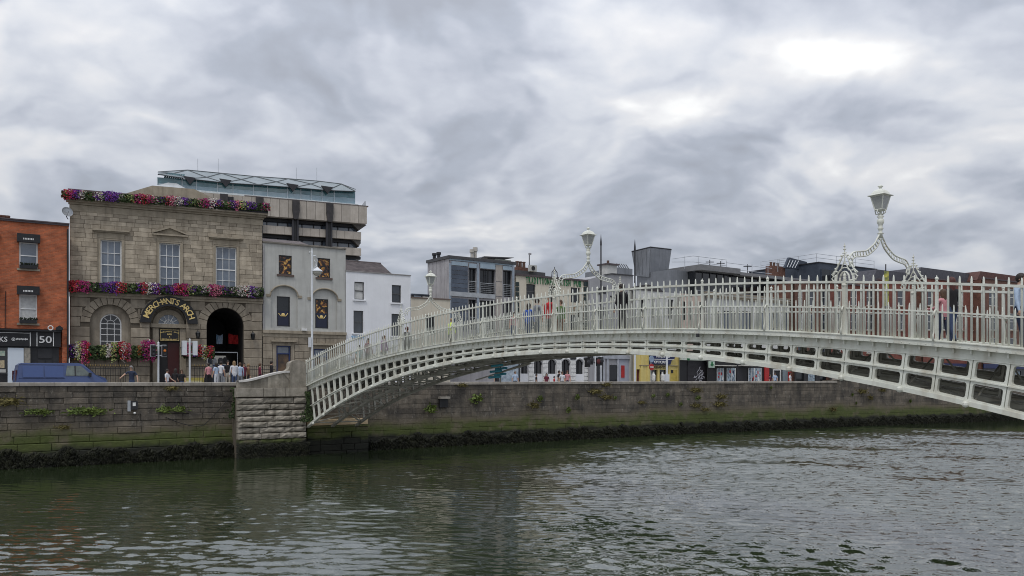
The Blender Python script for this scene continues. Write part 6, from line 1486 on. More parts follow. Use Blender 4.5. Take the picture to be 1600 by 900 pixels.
# ================================================================ street things
rzq = math.atan2(.5844, .8115)
def street_at(px, d, z=STREET): X, Z = on_d(px, d); return (X, Z, z)
def zpx(px, d, py): return H + (HZ - py) * on_d(px, d)[1] / F - STREET
# blue van
vl = thing('blue_van', 'dark blue panel van parked behind the quay wall', 'van', street_at(25, 52.2), rzq)
VL = px_r(168, 52.2) - px_r(25, 52.2); k_ = VL / 4.95
prof = [(.06, .35), (.0, .75), (.05, 1.35), (.16, 1.80), (.30, 1.90), (3.30, 1.93), (3.62, 1.86), (4.30, 1.28), (4.85, 1.08), (4.95, .85), (4.95, .35)]
def half_w(z): return .95 if z < 1.05 else .95 - .17 * (z - 1.05) / .88
vb = MB(); n_ = len(prof); L_ = [(x * k_, y, z) for x, z in prof for y in (1 - half_w(z), 1 + half_w(z))]
vb.add(L_, [(2 * i, 2 * ((i + 1) % n_), 2 * ((i + 1) % n_) + 1, 2 * i + 1) for i in range(n_)] + [tuple(2 * i for i in range(n_))[::-1], tuple(2 * i + 1 for i in range(n_))])
vb.build('body', van_m, vl)
def side_patch(pts, off=.006): return [(x * k_, 1 - half_w(z) - off, z) for x, z in pts]
SPx = [(2.62, 1.22), (4.02, 1.22), (3.95, 1.36), (3.50, 1.76), (2.72, 1.78)]
vg = mat('van_cab_glass', (.12, .15, .13), (.05, .06, .055), 2.5, .06, spec=.9)
MB().add(side_patch(SPx), [tuple(range(5))]).build('side_window', vg, vl)
MB().add(side_patch([(3.12, 1.22), (3.19, 1.22), (3.19, 1.78), (3.12, 1.78)], .009), [(0, 1, 2, 3)]).build('window_post', black_m, vl)
MB().add([(x * k_ + .012, y, z + .012) for x, z in ((3.66, 1.84), (4.28, 1.31)) for y in (.22, 1.78)], [(0, 1, 3, 2)]).build('windscreen', dark_glass, vl)
for x0, x1 in ((.35, 1.45), (1.52, 2.52)): MB().add(side_patch([(x0, 1.12), (x1, 1.12), (x1, 1.74), (x0, 1.74)], .004), [(0, 1, 2, 3)]).build('side_panel', mat('van_panel_paint', (.055, .09, .22), (.05, .08, .2), .5, .2), vl)
for q in (1.06, 1.80): MB().add(side_patch([(.15, q), (2.6, q), (2.6, q + .02), (.15, q + .02)], .008), [(0, 1, 2, 3)]).build('swage_line', mat('van_trim', (.02, .03, .08)), vl)
MB().box(3.9 * k_, 4.02 * k_, -.16, .05, 1.16, 1.38).build('wing_mirror', black_m, vl)
for x in (.95, 4.02):
    for y in (.02, 1.98):
        w = MB().lathe([(.2, -.11), (.33, -.10), (.34, 0), (.33, .10), (.2, .11)], 0, 0, 20).build('wheel', rubber, vl); w.location = (x * k_, y, .34); w.rotation_euler = (R(90), 0, 0); MB().lathe([(.02, -.115), (.19, -.112), (.19, .112), (.02, .115)], 0, 0, 14).build('rim', alloy, w)
for y in (.18, 1.82): MB().box(4.90 * k_, 4.965 * k_, y - .13, y + .13, .82, 1.0).build('headlight', sky_glass, vl); MB().box(-.012, .06, y - .07, y + .07, .95, 1.5).build('tail_light', mat('dark_red_lens', (.08, .01, .01), None, 3, .3), vl)
# traffic lights
def signal(px, d, pytop, label, facing, pyh, lens):
    t = thing('traffic_light', label, 'traffic light', street_at(px, d), rzq, 'traffic lights before the stone bar building')
    zt_ = zpx(px, d, pytop); MB().tube([(0, 0, 0), (0, 0, zt_)], .06, 8).lathe([(.065, zt_), (.05, zt_ + .06), (.01, zt_ + .09)], 0, 0, 8).build('pole', polewhite, t)
    za, zb_ = zpx(px, d, pyh[1]), zpx(px, d, pyh[0])
    for s2 in (-1, 1):
        x = s2 * .33
        MB().box(x - .14, x + .14, -.06, .13, za, zb_).build('backing', galv if lens else polewhite, t)
        hd = MB().box(x - .12, x + .12, .131 if not lens else -.24, .30 if not lens else -.061, za + .05, zb_ - .05).build('signal_head', black_m, t)
        for k in range(3):
            z = lerp(za, zb_, (k + .5) / 3); MB().ball((x, -.25 if lens else .31, z), .085, 8, 5, (1, .4, 1)).build('lens', mat('amber_lens', (.75, .22, .03), None, 3, .3) if (lens and k == 1 and s2 == 1) else darkmetal, hd)
        MB().tube([(0, 0, za + .08), (x, .02, za + .08)], .025, 5).tube([(0, 0, zb_ - .08), (x, .02, zb_ - .08)], .025, 5).build('arm', polewhite, t)
    return t
signal(247.5, 56.0, 536, 'left traffic light pole with an amber lamp in front of the bar door', 1, (538.5, 557.5), True)
signal(296.5, 56.0, 531, 'traffic light pole seen from behind, right of the bar door', 1, (532.5, 555), False)
for px, d, lbl, wv_ in ((302.5, 57.4, 'yellow menu board standing by the bar door', 1),):
    t = thing('menu_board', lbl, 'sign', street_at(px, d), rzq); w = .65; MB().box(-w - .15, -w - .05, -.05, .05, 0, 1.5).box(w + .05, w + .15, -.05, .05, 0, 1.5).build('post', black_m, t); MB().box(-w, w, -.03, .03, .55, 1.15).build('board', mat('yellow_board', (.50, .42, .10), (.35, .29, .08), 5, .6), t); MB().box(-w + .15, w - .15, -.04, -.031, .75, .95).build('print', mat('pale_yellow_print', (.65, .6, .35)), t)
# tall white street lamp with hanging lantern
sl_ = thing('street_lamp', 'tall white street lamp with a scrolled head before the grey house', 'street lamp', street_at(487.5, 49.3), rzq)
zt_ = zpx(489, 49.3, 388); zb_ = zpx(489, 49.3, 428)
MB().lathe([(.11, 0), (.11, .9), (.07, 1.0), (.065, zb_ - 1), (.055, zb_), (.06, zt_ - .3), (.02, zt_)], 0, 0, 10).build('pole', polewhite, sl_)
sc2 = MB().tube([(0, 0, zt_ - .5), (.22, 0, zt_ - .42), (.36, 0, zt_ - .7), (.30, 0, zt_ - 1.05), (.12, 0, zt_ - 1.2)], .035, 6).tube([(0, 0, zt_ - 1.3), (.18, 0, zt_ - 1.15), (.26, 0, zt_ - .85), (.14, 0, zt_ - .7)], .025, 6).tube([(-.0, 0, zt_ - .25), (-.14, 0, zt_ - .2), (-.16, 0, zt_ - .36)], .02, 5).tube([(0, 0, zt_ - 1.25), (.33, 0, zt_ - 1.25)], .03, 6)
sc2.build('scroll', polewhite, sl_, True)
zl_ = zpx(494, 49.3, 425); MB().lathe([(.05, zl_ + .32), (.10, zl_ + .25), (.28, zl_ + .12), (.34, zl_ + .06), (.33, zl_ + .02)], .33, 0, 12).build('lamp_hood', polewhite, sl_); MB().lathe([(.30, zl_ + .02), (.26, zl_ - .10), (.12, zl_ - .22), (.02, zl_ - .26)], .33, 0, 12).build('lamp_bowl', mat('lamp_bowl_glass', (.50, .49, .42), None, 3, .2), sl_)
MB().box(-.2, -.08, -.1, .1, 3.0, 3.6).build('junction_box', polewhite, sl_)
# masts and poles along the quay
for px, d, yt, m_, nm, lbl, r in ((939, 50, 366, darkmetal, 'mast', 'tall dark pointed mast just right of the middle lamp arch', .06), (992, 50, 374, darkmetal, 'mast', 'tall dark pointed mast in front of the grey lift tower', .065)):
    t = thing(nm, lbl, 'mast', street_at(px, d), rzq, 'tall masts on the far quay'); zt_ = zpx(px, d, yt); MB().lathe([(r * 1.3, 0), (r * 1.2, 2.2), (r, 2.3), (r * .9, zt_ - .9), (r * 1.2, zt_ - .85), (r * 1.1, zt_ - .6), (.01, zt_)], 0, 0, 8).build('shaft', m_, t)
    MB().lathe([(r * 1.35, 0), (r * 1.35, 3.4), (r * 1.05, 3.45)], 0, 0, 8).build('base', polewhite, t)
t = thing('sign_pole', 'white sign pole before the right end of the yellow shop', 'pole', street_at(1042, 49.5), rzq); MB().lathe([(.09, 0), (.085, 4.6), (.02, 4.7)], 0, 0, 8).build('shaft', polewhite, t); MB().box(-.2, .2, -.1, .1, .9, 1.5).build('cabinet', polewhite, t)
t = thing('traffic_light', 'traffic light with round dark heads under the bridge before the pub', 'traffic light', street_at(930, 49.5), rzq); MB().lathe([(.06, 0), (.055, 3.3), (.02, 3.35)], 0, 0, 8).build('pole', polewhite, t)
for x, z in ((-.75, 2.35), (-.45, 2.55), (.25, 2.45), (.6, 2.5)): h_ = MB().box(x - .16, x + .16, -.1, .2, z - .35, z + .3).build('signal_head', black_m, t); MB().ball((x, -.11, z), .2, 10, 5, (1, .3, 1)).build('lens', mat('dull_red_lens', (.12, .03, .03)) if x == .25 else darkmetal, h_)
MB().tube([(-.8, .0, 2.4), (.65, .0, 2.4)], .04, 5).build('arm', darkmetal, t)
t = thing('no_entry_sign', 'red round no entry sign with a white bar on a pole under a blue disc', 'road sign', street_at(1017, 49.6), rzq)
MB().lathe([(.045, 0), (.045, 2.9)], 0, 0, 8).build('pole', galv, t); z1 = zpx(1017, 49.6, 573.5)
d_ = MB().lathe([(.02, -.02), (.27, -.02), (.27, .02), (.02, .02)], 0, 0, 20).build('sign_disc', red_m, t); d_.location = (0, -.08, z1); d_.rotation_euler = (R(90), 0, 0); MB().box(-.19, .19, -.125, -.101, z1 - .045, z1 + .045).build('white_bar', letter_white, t)
d_ = MB().lathe([(.02, -.02), (.27, -.02), (.27, .02), (.02, .02)], 0, 0, 20).build('sign_disc', mat('pale_blue_disc', (.28, .36, .48)), t); d_.location = (0, -.08, zpx(1017, 49.6, 561)); d_.rotation_euler = (R(90), 0, 0)
# posters / kiosk under the near end
t = thing('street_kiosk', 'pale advertising kiosk with people by it, under the bridge', 'kiosk', street_at(793, 51), rzq); MB().box(-.9, .9, -.15, .15, .3, 2.5).build('panel', mat('pale_kiosk', (.45, .52, .58), (.2, .25, .3), 4, .4), t); MB().box(-1, 1, -.2, .2, 2.5, 2.7).box(-1, -.9, -.2, .2, 0, 2.5).box(.9, 1, -.2, .2, 0, 2.5).build('frame', darkmetal, t)
# low things on the quay wall
def on_wall(px, py, out=.1):
    r = solve_r(px); p = Wd(r, qd(r) - out); return (p.x, p.y, H + (HZ - py) * p.y / F)
cb2 = thing('meter_box', 'small dark box with a white label fixed to the quay wall', 'box', on_wall(206, 635, .08), rzq)
MB().box(-.22, -.08, -.04, .1, -.25, .30).build('conduit', galv, cb2); MB().box(-.07, .24, -.12, .1, -.16, .28).build('case', darkmetal, cb2); MB().box(.0, .14, -.13, -.121, .02, .20).build('label', letter_white, cb2); MB().ball((.1, -.1, -.34), .06, 8, 5).build('lamp', letter_white, cb2)
ob2 = thing('wall_outlet', 'small stone spout sticking out of the quay wall right of the arch foot', 'drain', on_wall(691, 623, .05), rzq); MB().box(-.35, .35, -.35, .1, 0, .14).build('slab', coping_m, ob2); MB().box(-.3, .3, -.15, .1, -.55, -.002).build('hole', black_m, ob2)
wc_ = thing('slack_cable', 'slack dark cable looping across the quay wall left of the pier', 'cable', on_wall(258, 652, .10)); ref = Vector(wc_.location)
cp = [on_wall(258 + 12 * k, 652 + 14 * math.sin(math.pi * min(1, k / 8.5)) * (1 if k < 5 else .9) - (k > 5) * (k - 5) * 9.5, .10) for k in range(10)]
MB().tube([tuple(Vector(p) - ref) for p in cp], .018, 5).build('cable', rubber, wc_)
bp = thing('blue_pipe_clamps', 'turquoise scaffold sleeves wrapped on tubes under the bridge', 'scaffold', bw(21, BW * .55, h_lo(21) - .25), RZ)
for k in range(5): MB().tube([(-.3 + .05 * k, -.2 + .25 * (k % 2), .12 * k - .4), (.45 + .04 * k, -.15 + .25 * (k % 2), .12 * k - .36)], .05, 8).build('sleeve', mat('turquoise_sleeve', (.05, .28, .36), None, 3, .6), bp)
MB().tube([(-1.6, 0, -.5), (2.2, .1, .15)], .03, 6).tube([(-1.2, .5, -.3), (1.9, .6, .3)], .03, 6).tube([(.1, .1, -.6), (.1, .1, .35)], .03, 6).build('scaffold_tube', paint2, bp)

# wall plants
def tuft(seed, n, spread, up, m):
    rs_ = np.random.RandomState(seed); vs = []; fs = []
    for i in range(n):
        a = rs_.uniform(0, math.pi); x0 = rs_.normal(0, spread * .45); z0 = rs_.normal(0, .06); L_ = rs_.uniform(.12, .32); dx = math.cos(a) * L_ * 1.1; dy = -rs_.uniform(.05, .22); dz = L_ * (.7 * math.sin(a) * up + rs_.uniform(-.5, .25)); w = rs_.uniform(.015, .035); o = len(vs)
        vs += [(x0, 0, z0), (x0 + dx * .5 - w, dy * .7, z0 + dz * .7 + w), (x0 + dx, dy, z0 + dz * .8 - .05), (x0 + dx * .5 + w, dy * .7, z0 + dz * .6 - w)]; fs.append((o, o + 1, o + 2, o + 3))
    me = bpy.data.meshes.new('fronds'); me.from_pydata(vs, [], fs); me.materials.append(m); return me
TU = [tuft(s, n, sp, up, m) for s, n, sp, up, m in ((1, 220, .75, .8, fern_m), (2, 90, .28, .9, fern_m), (3, 60, .18, .9, fern_m), (4, 130, .45, .7, dryfern_m), (5, 160, .22, .1, leaf_m))]
WPX = [(137, 643, 0, 1.25, 'bright green fern clump on the quay wall, left of the meter box'), (62, 644, 0, .95, 'yellowish fern clump on the quay wall below the van'), (258, 641, 1, 1.2, 'small fern tuft on the quay wall between the meter box and the pier'), (281, 640, 1, 1.1, 'fern tuft on the quay wall nearest the pier'), (12, 628, 3, 1.3, 'dry brown growth on the quay wall at the left edge'), (267, 607, 3, .8, 'dry tuft just under the coping left of the pier'), (98, 668, 3, .7, 'dry grass tuft low on the quay wall left of the meter box'),
       (671, 640, 1, 1.7, 'leafy fern clump on the quay wall right of the arch foot'), (745, 624, 2, 1.9, 'bright fern tuft on the quay wall under mid span'), (720, 602, 3, .8, 'yellow dry tuft under the coping near the turquoise sleeves')]
for px, py in ((832, 634), (842, 623), (886, 641), (900, 621), (946, 601), (928, 612), (946, 621), (960, 622), (1001, 629), (1020, 619), (1042, 617), (1062, 632), (1085, 610), (1090, 622), (1086, 634), (1100, 640), (1125, 620), (1122, 632), (1203, 606), (1330, 617), (1345, 612), (1358, 622), (1336, 630), (1300, 640), (1377, 610), (1420, 627)):
    WPX.append((px, py, rnd.choice((2, 2, 3, 3)), rnd.uniform(.7, 1.4), None))
for px, py, k, s, lb in WPX:
    lb = lb or ('small green fern tuft rooted in the quay wall under the bridge', 'small dry grass tuft rooted in the quay wall under the bridge')[k == 3]
    t = thing('wall_plant', lb, 'plant', on_wall(px, py, .06), rzq, 'plants rooted in the quay wall' if s and 'under the bridge' not in lb else 'small tufts on the quay wall under the bridge'); f_ = link('fronds', TU[k], t); f_.scale = (s, s, s); f_.rotation_euler = (0, 0, rnd.uniform(-.3, .3))
def creeper(px, py, d, h, label, seed, n):
    rs_ = np.random.RandomState(seed); X, Z = on_d(px, d); t = thing('creeper', label, 'plant', (X, Z, H + (HZ - py) * Z / F), rzq, 'creepers beside the bridge pier'); vs = []; fs = []
    for i in range(n):
        z = -h * rs_.rand(); x = rs_.normal(0, .13 + .1 * math.sin(z * 3)); y = -.05 - .16 * rs_.rand(); a = rs_.uniform(0, 6.3); r = rs_.uniform(.03, .07); o = len(vs)
        for j in range(4): vs.append((x + r * math.cos(a + j * 1.57), y + rs_.uniform(-.03, .03), z + r * math.sin(a + j * 1.57) * .8))
        fs.append((o, o + 1, o + 2, o + 3))
    me = bpy.data.meshes.new('foliage'); me.from_pydata(vs, [], fs); me.materials.append(leaf_m); link('foliage', me, t)
    MB().tube([(0, 0, 0), (.05, -.03, -h * .5), (-.04, -.02, -h)], .02, 5).build('stem', mat('creeper_stem', (.07, .05, .03)), t)
creeper(366, 606, 46.3, 1.7, 'green creeper hanging down the corner left of the bridge pier', 4, 420); creeper(480, 612, 45.25, 1.7, 'green creeper hanging between the pier and the first iron panels', 6, 460)

# ================================================================ people
skin_m = mat('skin', (.50, .31, .22), (.44, .27, .19), 6, .6); shoe_m = mat('dark_shoes', (.03, .03, .03), None, 5, .6)
def cl(name, c): return mat('cloth_' + name, c, tuple(x * .75 for x in c), 9, .88, .2, 60)
CLO = {k: cl(k, v) for k, v in dict(black=(.018, .016, .018), navy=(.03, .04, .075), denim=(.05, .075, .15), white=(.66, .67, .70), grey=(.22, .23, .25), red=(.50, .025, .03), royal=(.04, .10, .38), green=(.10, .17, .06), pink=(.58, .26, .28), purple=(.22, .05, .24), teal=(.06, .34, .36), paleblue=(.42, .52, .66), hivis=(.62, .78, .10), brown=(.16, .09, .05), cream=(.55, .50, .42), maroon=(.14, .02, .04)).items()}
HAIR = {k: mat('hair_' + k, v, tuple(x * .6 for x in v), 14, .6) for k, v in dict(dark=(.025, .016, .012), brown=(.10, .055, .03), auburn=(.09, .025, .018), fair=(.28, .18, .09), grey=(.25, .24, .23)).items()}
def body_spec(pose):
    """joints of a standing figure 1.75 m tall, facing -y; pose gives arm and leg angles"""
    J = {}; E = []
    def j(n, co, r): J[n] = (Vector(co), r)
    ln = pose.get('lean', 0)
    def L(co): x, y, z = co; return (x, y - max(0, z - .95) * ln, z)
    w = pose.get('wide', 1.0)
    j('pelvis', L((0, 0, .95)), (.155 * w, .115)); j('waist', L((0, 0, 1.10)), (.14 * w, .10)); j('chest', L((0, -.005, 1.30)), (.165 * w, .115)); j('neckb', L((0, .01, 1.455)), (.075, .07)); j('neck', L((0, -.005, 1.52)), (.05, .052)); j('head', L((0, -.02, 1.61)), (.072, .088)); j('crown', L((0, -.015, 1.695)), (.062, .075))
    E += [('pelvis', 'waist'), ('waist', 'chest'), ('chest', 'neckb'), ('neckb', 'neck'), ('neck', 'head'), ('head', 'crown')]
    for s, sd in ((-1, 'l'), (1, 'r')):
        a, b, o = pose.get('arm' + sd, (4, 12, 8))           # shoulder swing forward, elbow bend, out to the side (degrees)
        sh = Vector(L((s * .175 * w, .005, 1.415))); fwd = R(a); out = R(o)
        d1 = Vector((s * math.sin(out), -math.sin(fwd) * math.cos(out), -math.cos(fwd) * math.cos(out))); el = sh + d1 * .285
        f2 = R(a + b); d2 = Vector((s * math.sin(out) * pose.get('tuck', .6), -math.sin(f2), -math.cos(f2))).normalized(); wr = el + d2 * .25
        j('sh' + sd, sh, (.062, .062)); j('el' + sd, el, (.045, .045)); j('wr' + sd, wr, (.028, .026)); j('pa' + sd, wr + d2 * .085, (.036, .020))
        E += [('chest', 'sh' + sd), ('sh' + sd, 'el' + sd), ('el' + sd, 'wr' + sd), ('wr' + sd, 'pa' + sd)]
        t, k = pose.get('leg' + sd, (0, 0)); hip = Vector((s * .085, 0, .90)); d1 = Vector((s * .02, -math.sin(R(t)), -math.cos(R(t)))); kn = hip + d1 * .42; d2 = Vector((0, math.sin(R(k - t)), -math.cos(R(k - t)))); an = kn + d2 * .405
        j('hi' + sd, hip, (.088, .09)); j('kn' + sd, kn, (.058, .06)); j('an' + sd, an, (.041, .043)); j('to' + sd, an + Vector((s * .02, -.15, -.045)), (.038, .030))
        E += [('pelvis', 'hi' + sd), ('hi' + sd, 'kn' + sd), ('kn' + sd, 'an' + sd), ('an' + sd, 'to' + sd)]
    return J, E
def zone(a, b, t, long):
    if b in ('neck', 'head', 'crown') or a == 'neck': return 'skin' if not (b == 'neck' and t < .35) else 'top'
    if b[:2] in ('hi', 'kn') or (b[:2] == 'an' and t < .88): return 'legs'
    if b[:2] == 'to' or b[:2] == 'an': return 'shoe'
    if b[:2] == 'pa': return 'skin'
    if b[:2] == 'wr': return 'top' if long else 'skin'
    if b[:2] == 'el': return 'top' if (long or t < .75) else 'skin'
    if b == 'waist' and t < .25: return 'legs' if not long else 'top'
    return 'top'
PEOPLE = []
def person(label, loc, face, h, top, legs, hair, style='short', long=True, group=None, **pose): PEOPLE.append(dict(label=label, loc=loc, face=face, h=h, top=top, legs=legs, hair=hair, style=style, long=long, group=group, pose=pose))
def deck_at(px, y):
    t = (px - 800) / F; n = (t * (BY + .5844 * y) - BX - .8115 * y) / (.4383 + .6086 * t); return bw(n, y, h_de(n) + .02)
UPD, DND = math.atan2(.8115, .5844) + math.pi, 0     # headings along the bridge
toN = RZ + R(90); toS = RZ - R(90)                    # walking towards us / away from us (figure faces -y)
GB, GQ, GU = 'people crossing the footbridge', 'people on the far quay before the stone bar', 'people seen under the bridge'
person('woman in a black jacket and jeans with dark red hair walking on the bridge', deck_at(1487, 1.5), toS - .4, 1.66, 'black', 'denim', 'auburn', 'long', True, GB, legl=(14, 4), legr=(-12, 10), arml=(18, 40, 6))
person('girl in a pink top and navy trousers walking close beside the woman in black', deck_at(1474, .95), toS - .2, 1.33, 'pink', 'navy', 'brown', 'long', True, GB, legl=(-8, 6), legr=(10, 3), arml=(25, 70, 8), armr=(25, 60, 8))
person('man in a pale blue shirt at the right edge of the bridge', deck_at(1594, 1.8), toN, 1.78, 'paleblue', 'navy', 'dark', 'short', True, GB, legl=(10, 4), armr=(30, 60, 10))
person('person in a red jacket and dark hat on the middle of the bridge', deck_at(859, 1.5), RZ, 1.70, 'red', 'black', 'dark', 'long', True, GB, wide=1.5)
person('man in a grey jumper facing the far railing on the bridge', deck_at(839, 2.3), RZ + math.pi, 1.80, 'grey', 'navy', 'dark', 'short', True, GB, wide=1.25, armr=(70, 60, 14))
person('person in a royal blue coat beside the man in grey on the bridge', deck_at(826, 2.1), RZ + math.pi + .3, 1.62, 'royal', 'denim', 'dark', 'long', True, GB, wide=1.2)
person('person in an olive green jacket right of the red jacket', deck_at(876, 2.3), RZ + .4, 1.60, 'green', 'brown', 'brown', 'short', True, GB)
person('child in a pink top left of the people at mid bridge', deck_at(803, 1.6), RZ + 1, 1.25, 'pink', 'denim', 'dark', 'short', False, GB)
person('tall person dressed all in black right of the middle lamp arch', deck_at(972, 1.9), toS, 1.86, 'black', 'black', 'dark', 'short', True, GB, wide=1.1)
person('person in a bright yellow high visibility jacket on the bridge', deck_at(704, .9), RZ + math.pi, 1.36, 'hivis', 'black', 'fair', 'short', True, GB, wide=1.45, lean=.12)
person('person in a black coat below the smallest lamp arch', deck_at(636, 1.6), toS, 1.70, 'black', 'black', 'auburn', 'short', True, GB, wide=1.1)
person('woman in a purple top on the lower end of the bridge', deck_at(600, 1.5), toN + .3, 1.62, 'purple', 'navy', 'brown', 'long', True, GB)
person('person in a teal top near the foot of the bridge', deck_at(561, 1.5), toS + .2, 1.66, 'teal', 'black', 'dark', 'long', False, GB)
person('person in a white shirt near the foot of the bridge', deck_at(548, 1.9), toN, 1.70, 'white', 'denim', 'dark', 'short', False, GB)
person('person in a maroon top near the foot of the bridge', deck_at(575, 1.1), toN, 1.64, 'maroon', 'black', 'dark', 'long', True, GB)
person('man in a navy shirt leaning on the quay wall by the fern clumps', street_at(206, 48.4), rzq - .6, 1.76, 'navy', 'denim', 'grey', 'short', False, GQ, lean=.10, arml=(50, 8, 28), armr=(-8, 25, 24))
person('boy in a white shirt and dark cap below the amber traffic light', street_at(261, 49.6), rzq + .9, 1.62, 'white', 'navy', 'dark', 'short', False, GQ, armr=(25, 30, 10))
person('woman with long dark hair and a black coat in front of the bar door', street_at(274, 50.5), rzq + 2.3, 1.66, 'black', 'black', 'dark', 'long', True, GQ)
person('woman in black facing the menu board', street_at(284, 51.2), rzq - .5, 1.62, 'black', 'denim', 'brown', 'long', False, GQ)
person('person carrying a dark pink backpack left of the passage arch', street_at(326, 51.5, STREET + .42), rzq + math.pi, 1.60, 'pink', 'black', 'dark', 'short', False, GQ)
person('person in a pale blue shirt seen from behind at the passage arch', street_at(338, 51.0, STREET + .42), rzq + math.pi + .5, 1.62, 'paleblue', 'white', 'dark', 'long', False, GQ)
person('person in a white top in front of the souvenir stall', street_at(345, 52.4, STREET + .42), rzq + 2.2, 1.74, 'white', 'grey', 'dark', 'short', False, GQ)
person('man in a black t shirt and cream trousers by the stall', street_at(356, 52.6, STREET + .42), rzq, 1.80, 'black', 'cream', 'dark', 'short', False, GQ)
person('woman with long fair hair and white sleeves carrying a blue bag', street_at(366, 50.2, STREET + .42), rzq + math.pi, 1.72, 'white', 'denim', 'fair', 'long', True, GQ, wide=1.1)
person('person in a pale blue jacket at the right side of the passage arch', street_at(375, 50.8, STREET + .42), rzq + 2.9, 1.64, 'paleblue', 'grey', 'brown', 'short', True, GQ)
person('person in a maroon jumper by the right jamb of the passage', street_at(381, 52, STREET + .42), rzq, 1.66, 'maroon', 'black', 'dark', 'short', True, GQ)
person('person with fair hair passing behind the left end of the wing wall', street_at(388, 51, STREET + .42), rzq + 1.4, 1.58, 'brown', 'black', 'fair', 'short', True, GQ)
person('person with brown hair passing behind the curved wing wall', street_at(406, 51, STREET + .42), rzq + 1.4, 1.62, 'maroon', 'black', 'brown', 'short', True, GQ)
person('person in black before the blue door of the grey house', street_at(424, 52, STREET + .42), rzq + 1.4, 1.80, 'black', 'black', 'dark', 'short', True, GQ)
for px, d, h, tp_, hr, st_, lb in ((777, 51, 1.7, 'black', 'dark', 'short', 'dark figure left of the kiosk under the bridge'), (805, 50, 1.7, 'paleblue', 'grey', 'short', 'person in pale clothes right of the kiosk'), (838, 50.5, 1.5, 'black', 'dark', 'short', 'person in black below the second pub arch'), (854, 50.5, 1.55, 'maroon', 'dark', 'long', 'woman in maroon below the pub arches'), (866, 50, 1.32, 'red', 'dark', 'short', 'child in red below the pub arches'), (873.5, 51.5, 1.78, 'black', 'dark', 'short', 'man in black at the pub door'), (878.5, 50, 1.68, 'white', 'brown', 'short', 'man in a white shirt at the pub door'), (886.5, 50.3, 1.76, 'pink', 'auburn', 'short', 'tall person in pale pink at the pub door'), (1203, 50, 1.6, 'maroon', 'dark', 'short', 'person in maroon before the red pilaster'), (1211, 49.5, 1.75, 'paleblue', 'dark', 'short', 'person in pale blue before the white framed door'), (1234.5, 49.5, 1.75, 'white', 'dark', 'short', 'person in white below the right red pilaster')):
    person(lb, street_at(px, d), rzq + rnd.uniform(-.8, .8), h, tp_, 'navy', hr, st_, False, GU)
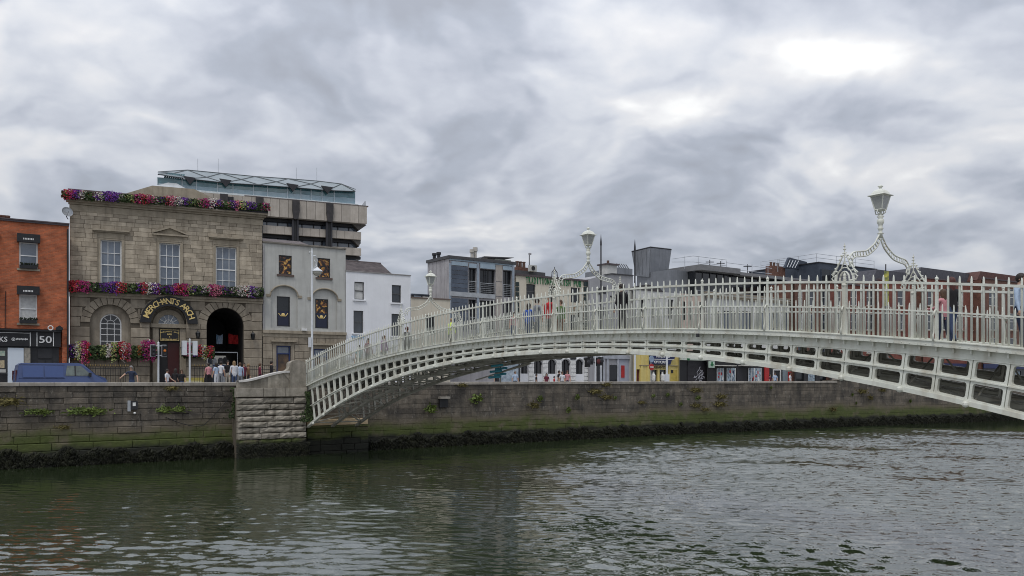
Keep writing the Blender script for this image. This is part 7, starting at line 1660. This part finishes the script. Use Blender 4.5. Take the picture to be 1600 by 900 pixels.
# grow every body at once (skin + subdivision), then keep the finished meshes
tmp = []
for P in PEOPLE:
    J, E = body_spec(P['pose']); names = list(J); me = bpy.data.meshes.new('skeleton'); me.from_pydata([tuple(J[n][0]) for n in names], [(names.index(a), names.index(b)) for a, b in E], [])
    o = bpy.data.objects.new('person', me); COL.objects.link(o); sk = o.modifiers.new('skin', 'SKIN'); sk.use_smooth_shade = True; ss = o.modifiers.new('sub', 'SUBSURF'); ss.levels = 1; ss.render_levels = 1
    if not me.skin_vertices: bpy.context.view_layer.objects.active = o
    for i, n in enumerate(names): me.skin_vertices[0].data[i].radius = J[n][1]; me.skin_vertices[0].data[i].use_root = (n == 'pelvis')
    tmp.append((P, o, J, E))
dg = bpy.context.evaluated_depsgraph_get(); dg.update()
for P, o, J, E in tmp:
    me = bpy.data.meshes.new_from_object(o.evaluated_get(dg)); bpy.data.objects.remove(o)
    hd = J['head'][0]; bmv = [tuple(v.co) for v in me.vertices]; bmf = [tuple(p.vertices) for p in me.polygons]; nb0 = len(bmf); X = MB(); X.v = bmv; X.f = bmf
    # face: nose, brows/eyes, mouth, ears; hands: four fingers and a thumb each
    X.add([hd + Vector(q) for q in ((-.013, -.088, -.012), (.013, -.088, -.012), (0, -.112, -.016), (0, -.090, .03), (0, -.090, -.022))], [(0, 2, 3), (2, 1, 3), (0, 4, 2), (4, 1, 2)])
    for s in (-1, 1): X.ball(hd + Vector((s * .078, .005, .0)), .03, 6, 4, (.4, .7, 1.1))
    for sd, s in (('l', -1), ('r', 1)):
        wr, pa = J['wr' + sd][0], J['pa' + sd][0]; d = (pa - wr).normalized(); side = d.cross(Vector((s, 0, 0))).normalized(); curl = Vector((-s, 0, 0))
        for k, (off, ln_) in enumerate(((-.028, .062), (-.010, .074), (.009, .070), (.027, .055))):
            b = pa + side * off - d * .01; m1 = b + d * ln_ * .55; X.tube([b, m1, m1 + (d + curl * .55).normalized() * ln_ * .45], [.0095, .0085, .006], 5)
        tb = wr + d * .035 + side * .026; X.tube([tb, tb + (d + side * .9).normalized() * .035, tb + (d * 1.4 + side * .7).normalized() * .062], [.012, .010, .007], 5)
    ne = len(X.f)
    for s in (-1, 1): X.ball(hd + Vector((s * .030, -.079, .014)), .011, 6, 4)
    X.tube([hd + Vector(q) for q in ((-.022, -.080, -.043), (0, -.087, -.044), (.022, -.080, -.043))], .0055, 4)
    m2 = X.mesh('person'); bpy.data.meshes.remove(me)
    for q in (CLO[P['top']], CLO[P['legs']], skin_m, shoe_m, HAIR['dark']): m2.materials.append(q)
    segs = [(J[a][0], J[b][0], a, b) for a, b in E]
    for p in m2.polygons:
        p.use_smooth = True
        if p.index >= ne: p.material_index = 4; continue
        if p.index >= nb0: p.material_index = 2; continue
        c = p.center; best = None
        for a, b, na, nbm in segs:
            ab_ = b - a; t = max(0, min(1, (c - a).dot(ab_) / max(ab_.length_squared, 1e-9))); dd = (c - (a + ab_ * t)).length - J[na][1][0] * (1 - t) * .7 - J[nbm][1][0] * t * .7
            if best is None or dd < best[0]: best = (dd, na, nbm, t)
        p.material_index = {'top': 0, 'legs': 1, 'skin': 2, 'shoe': 3}[zone(best[1], best[2], best[3], P['long'])]
    mnz = min(v.co.z for v in m2.vertices); m2.transform(Matrix.Translation((0, 0, -mnz)))
    t = thing('person', P['label'], 'person', P['loc'], P['face'], P['group'], m2); s = P['h'] / 1.76; t.scale = (s, s, s)
    hc = hd + Vector((0, .010, .028 - mnz)); K, Q = 14, 9; hv = []; hf = []; long_ = P['style'] == 'long'
    for i in range(Q + 1):
        a = math.pi * i / Q
        for k in range(K):
            b = 2 * math.pi * k / K; front = -math.sin(b)                        # +1 towards the face
            lim = (.40 if front > .45 else (.72 if front > -.1 else (1.0 if long_ else .80))) * math.pi
            aa_ = min(a, lim); r = 1 + .05 * math.sin(5 * b + 3 * a); x, y, z = .092 * math.sin(aa_) * math.cos(b) * r, .108 * math.sin(aa_) * math.sin(b) * r, .115 * math.cos(aa_)
            if long_ and front < .35 and aa_ > .5 * math.pi: e = (aa_ - .5 * math.pi) / (.5 * math.pi); z = -.30 * e; x = .105 * math.cos(b) * (1 - .15 * e); y = .108 * math.sin(b) * (1 - .1 * e)
            hv.append((hc.x + x, hc.y + y, hc.z + z))
    for i in range(Q):
        for k in range(K): hf.append((i * K + k, i * K + (k + 1) % K, (i + 1) * K + (k + 1) % K, (i + 1) * K + k))
    X = MB(); X.add(hv, hf); X.build('hair', HAIR[P['hair']], t, True)
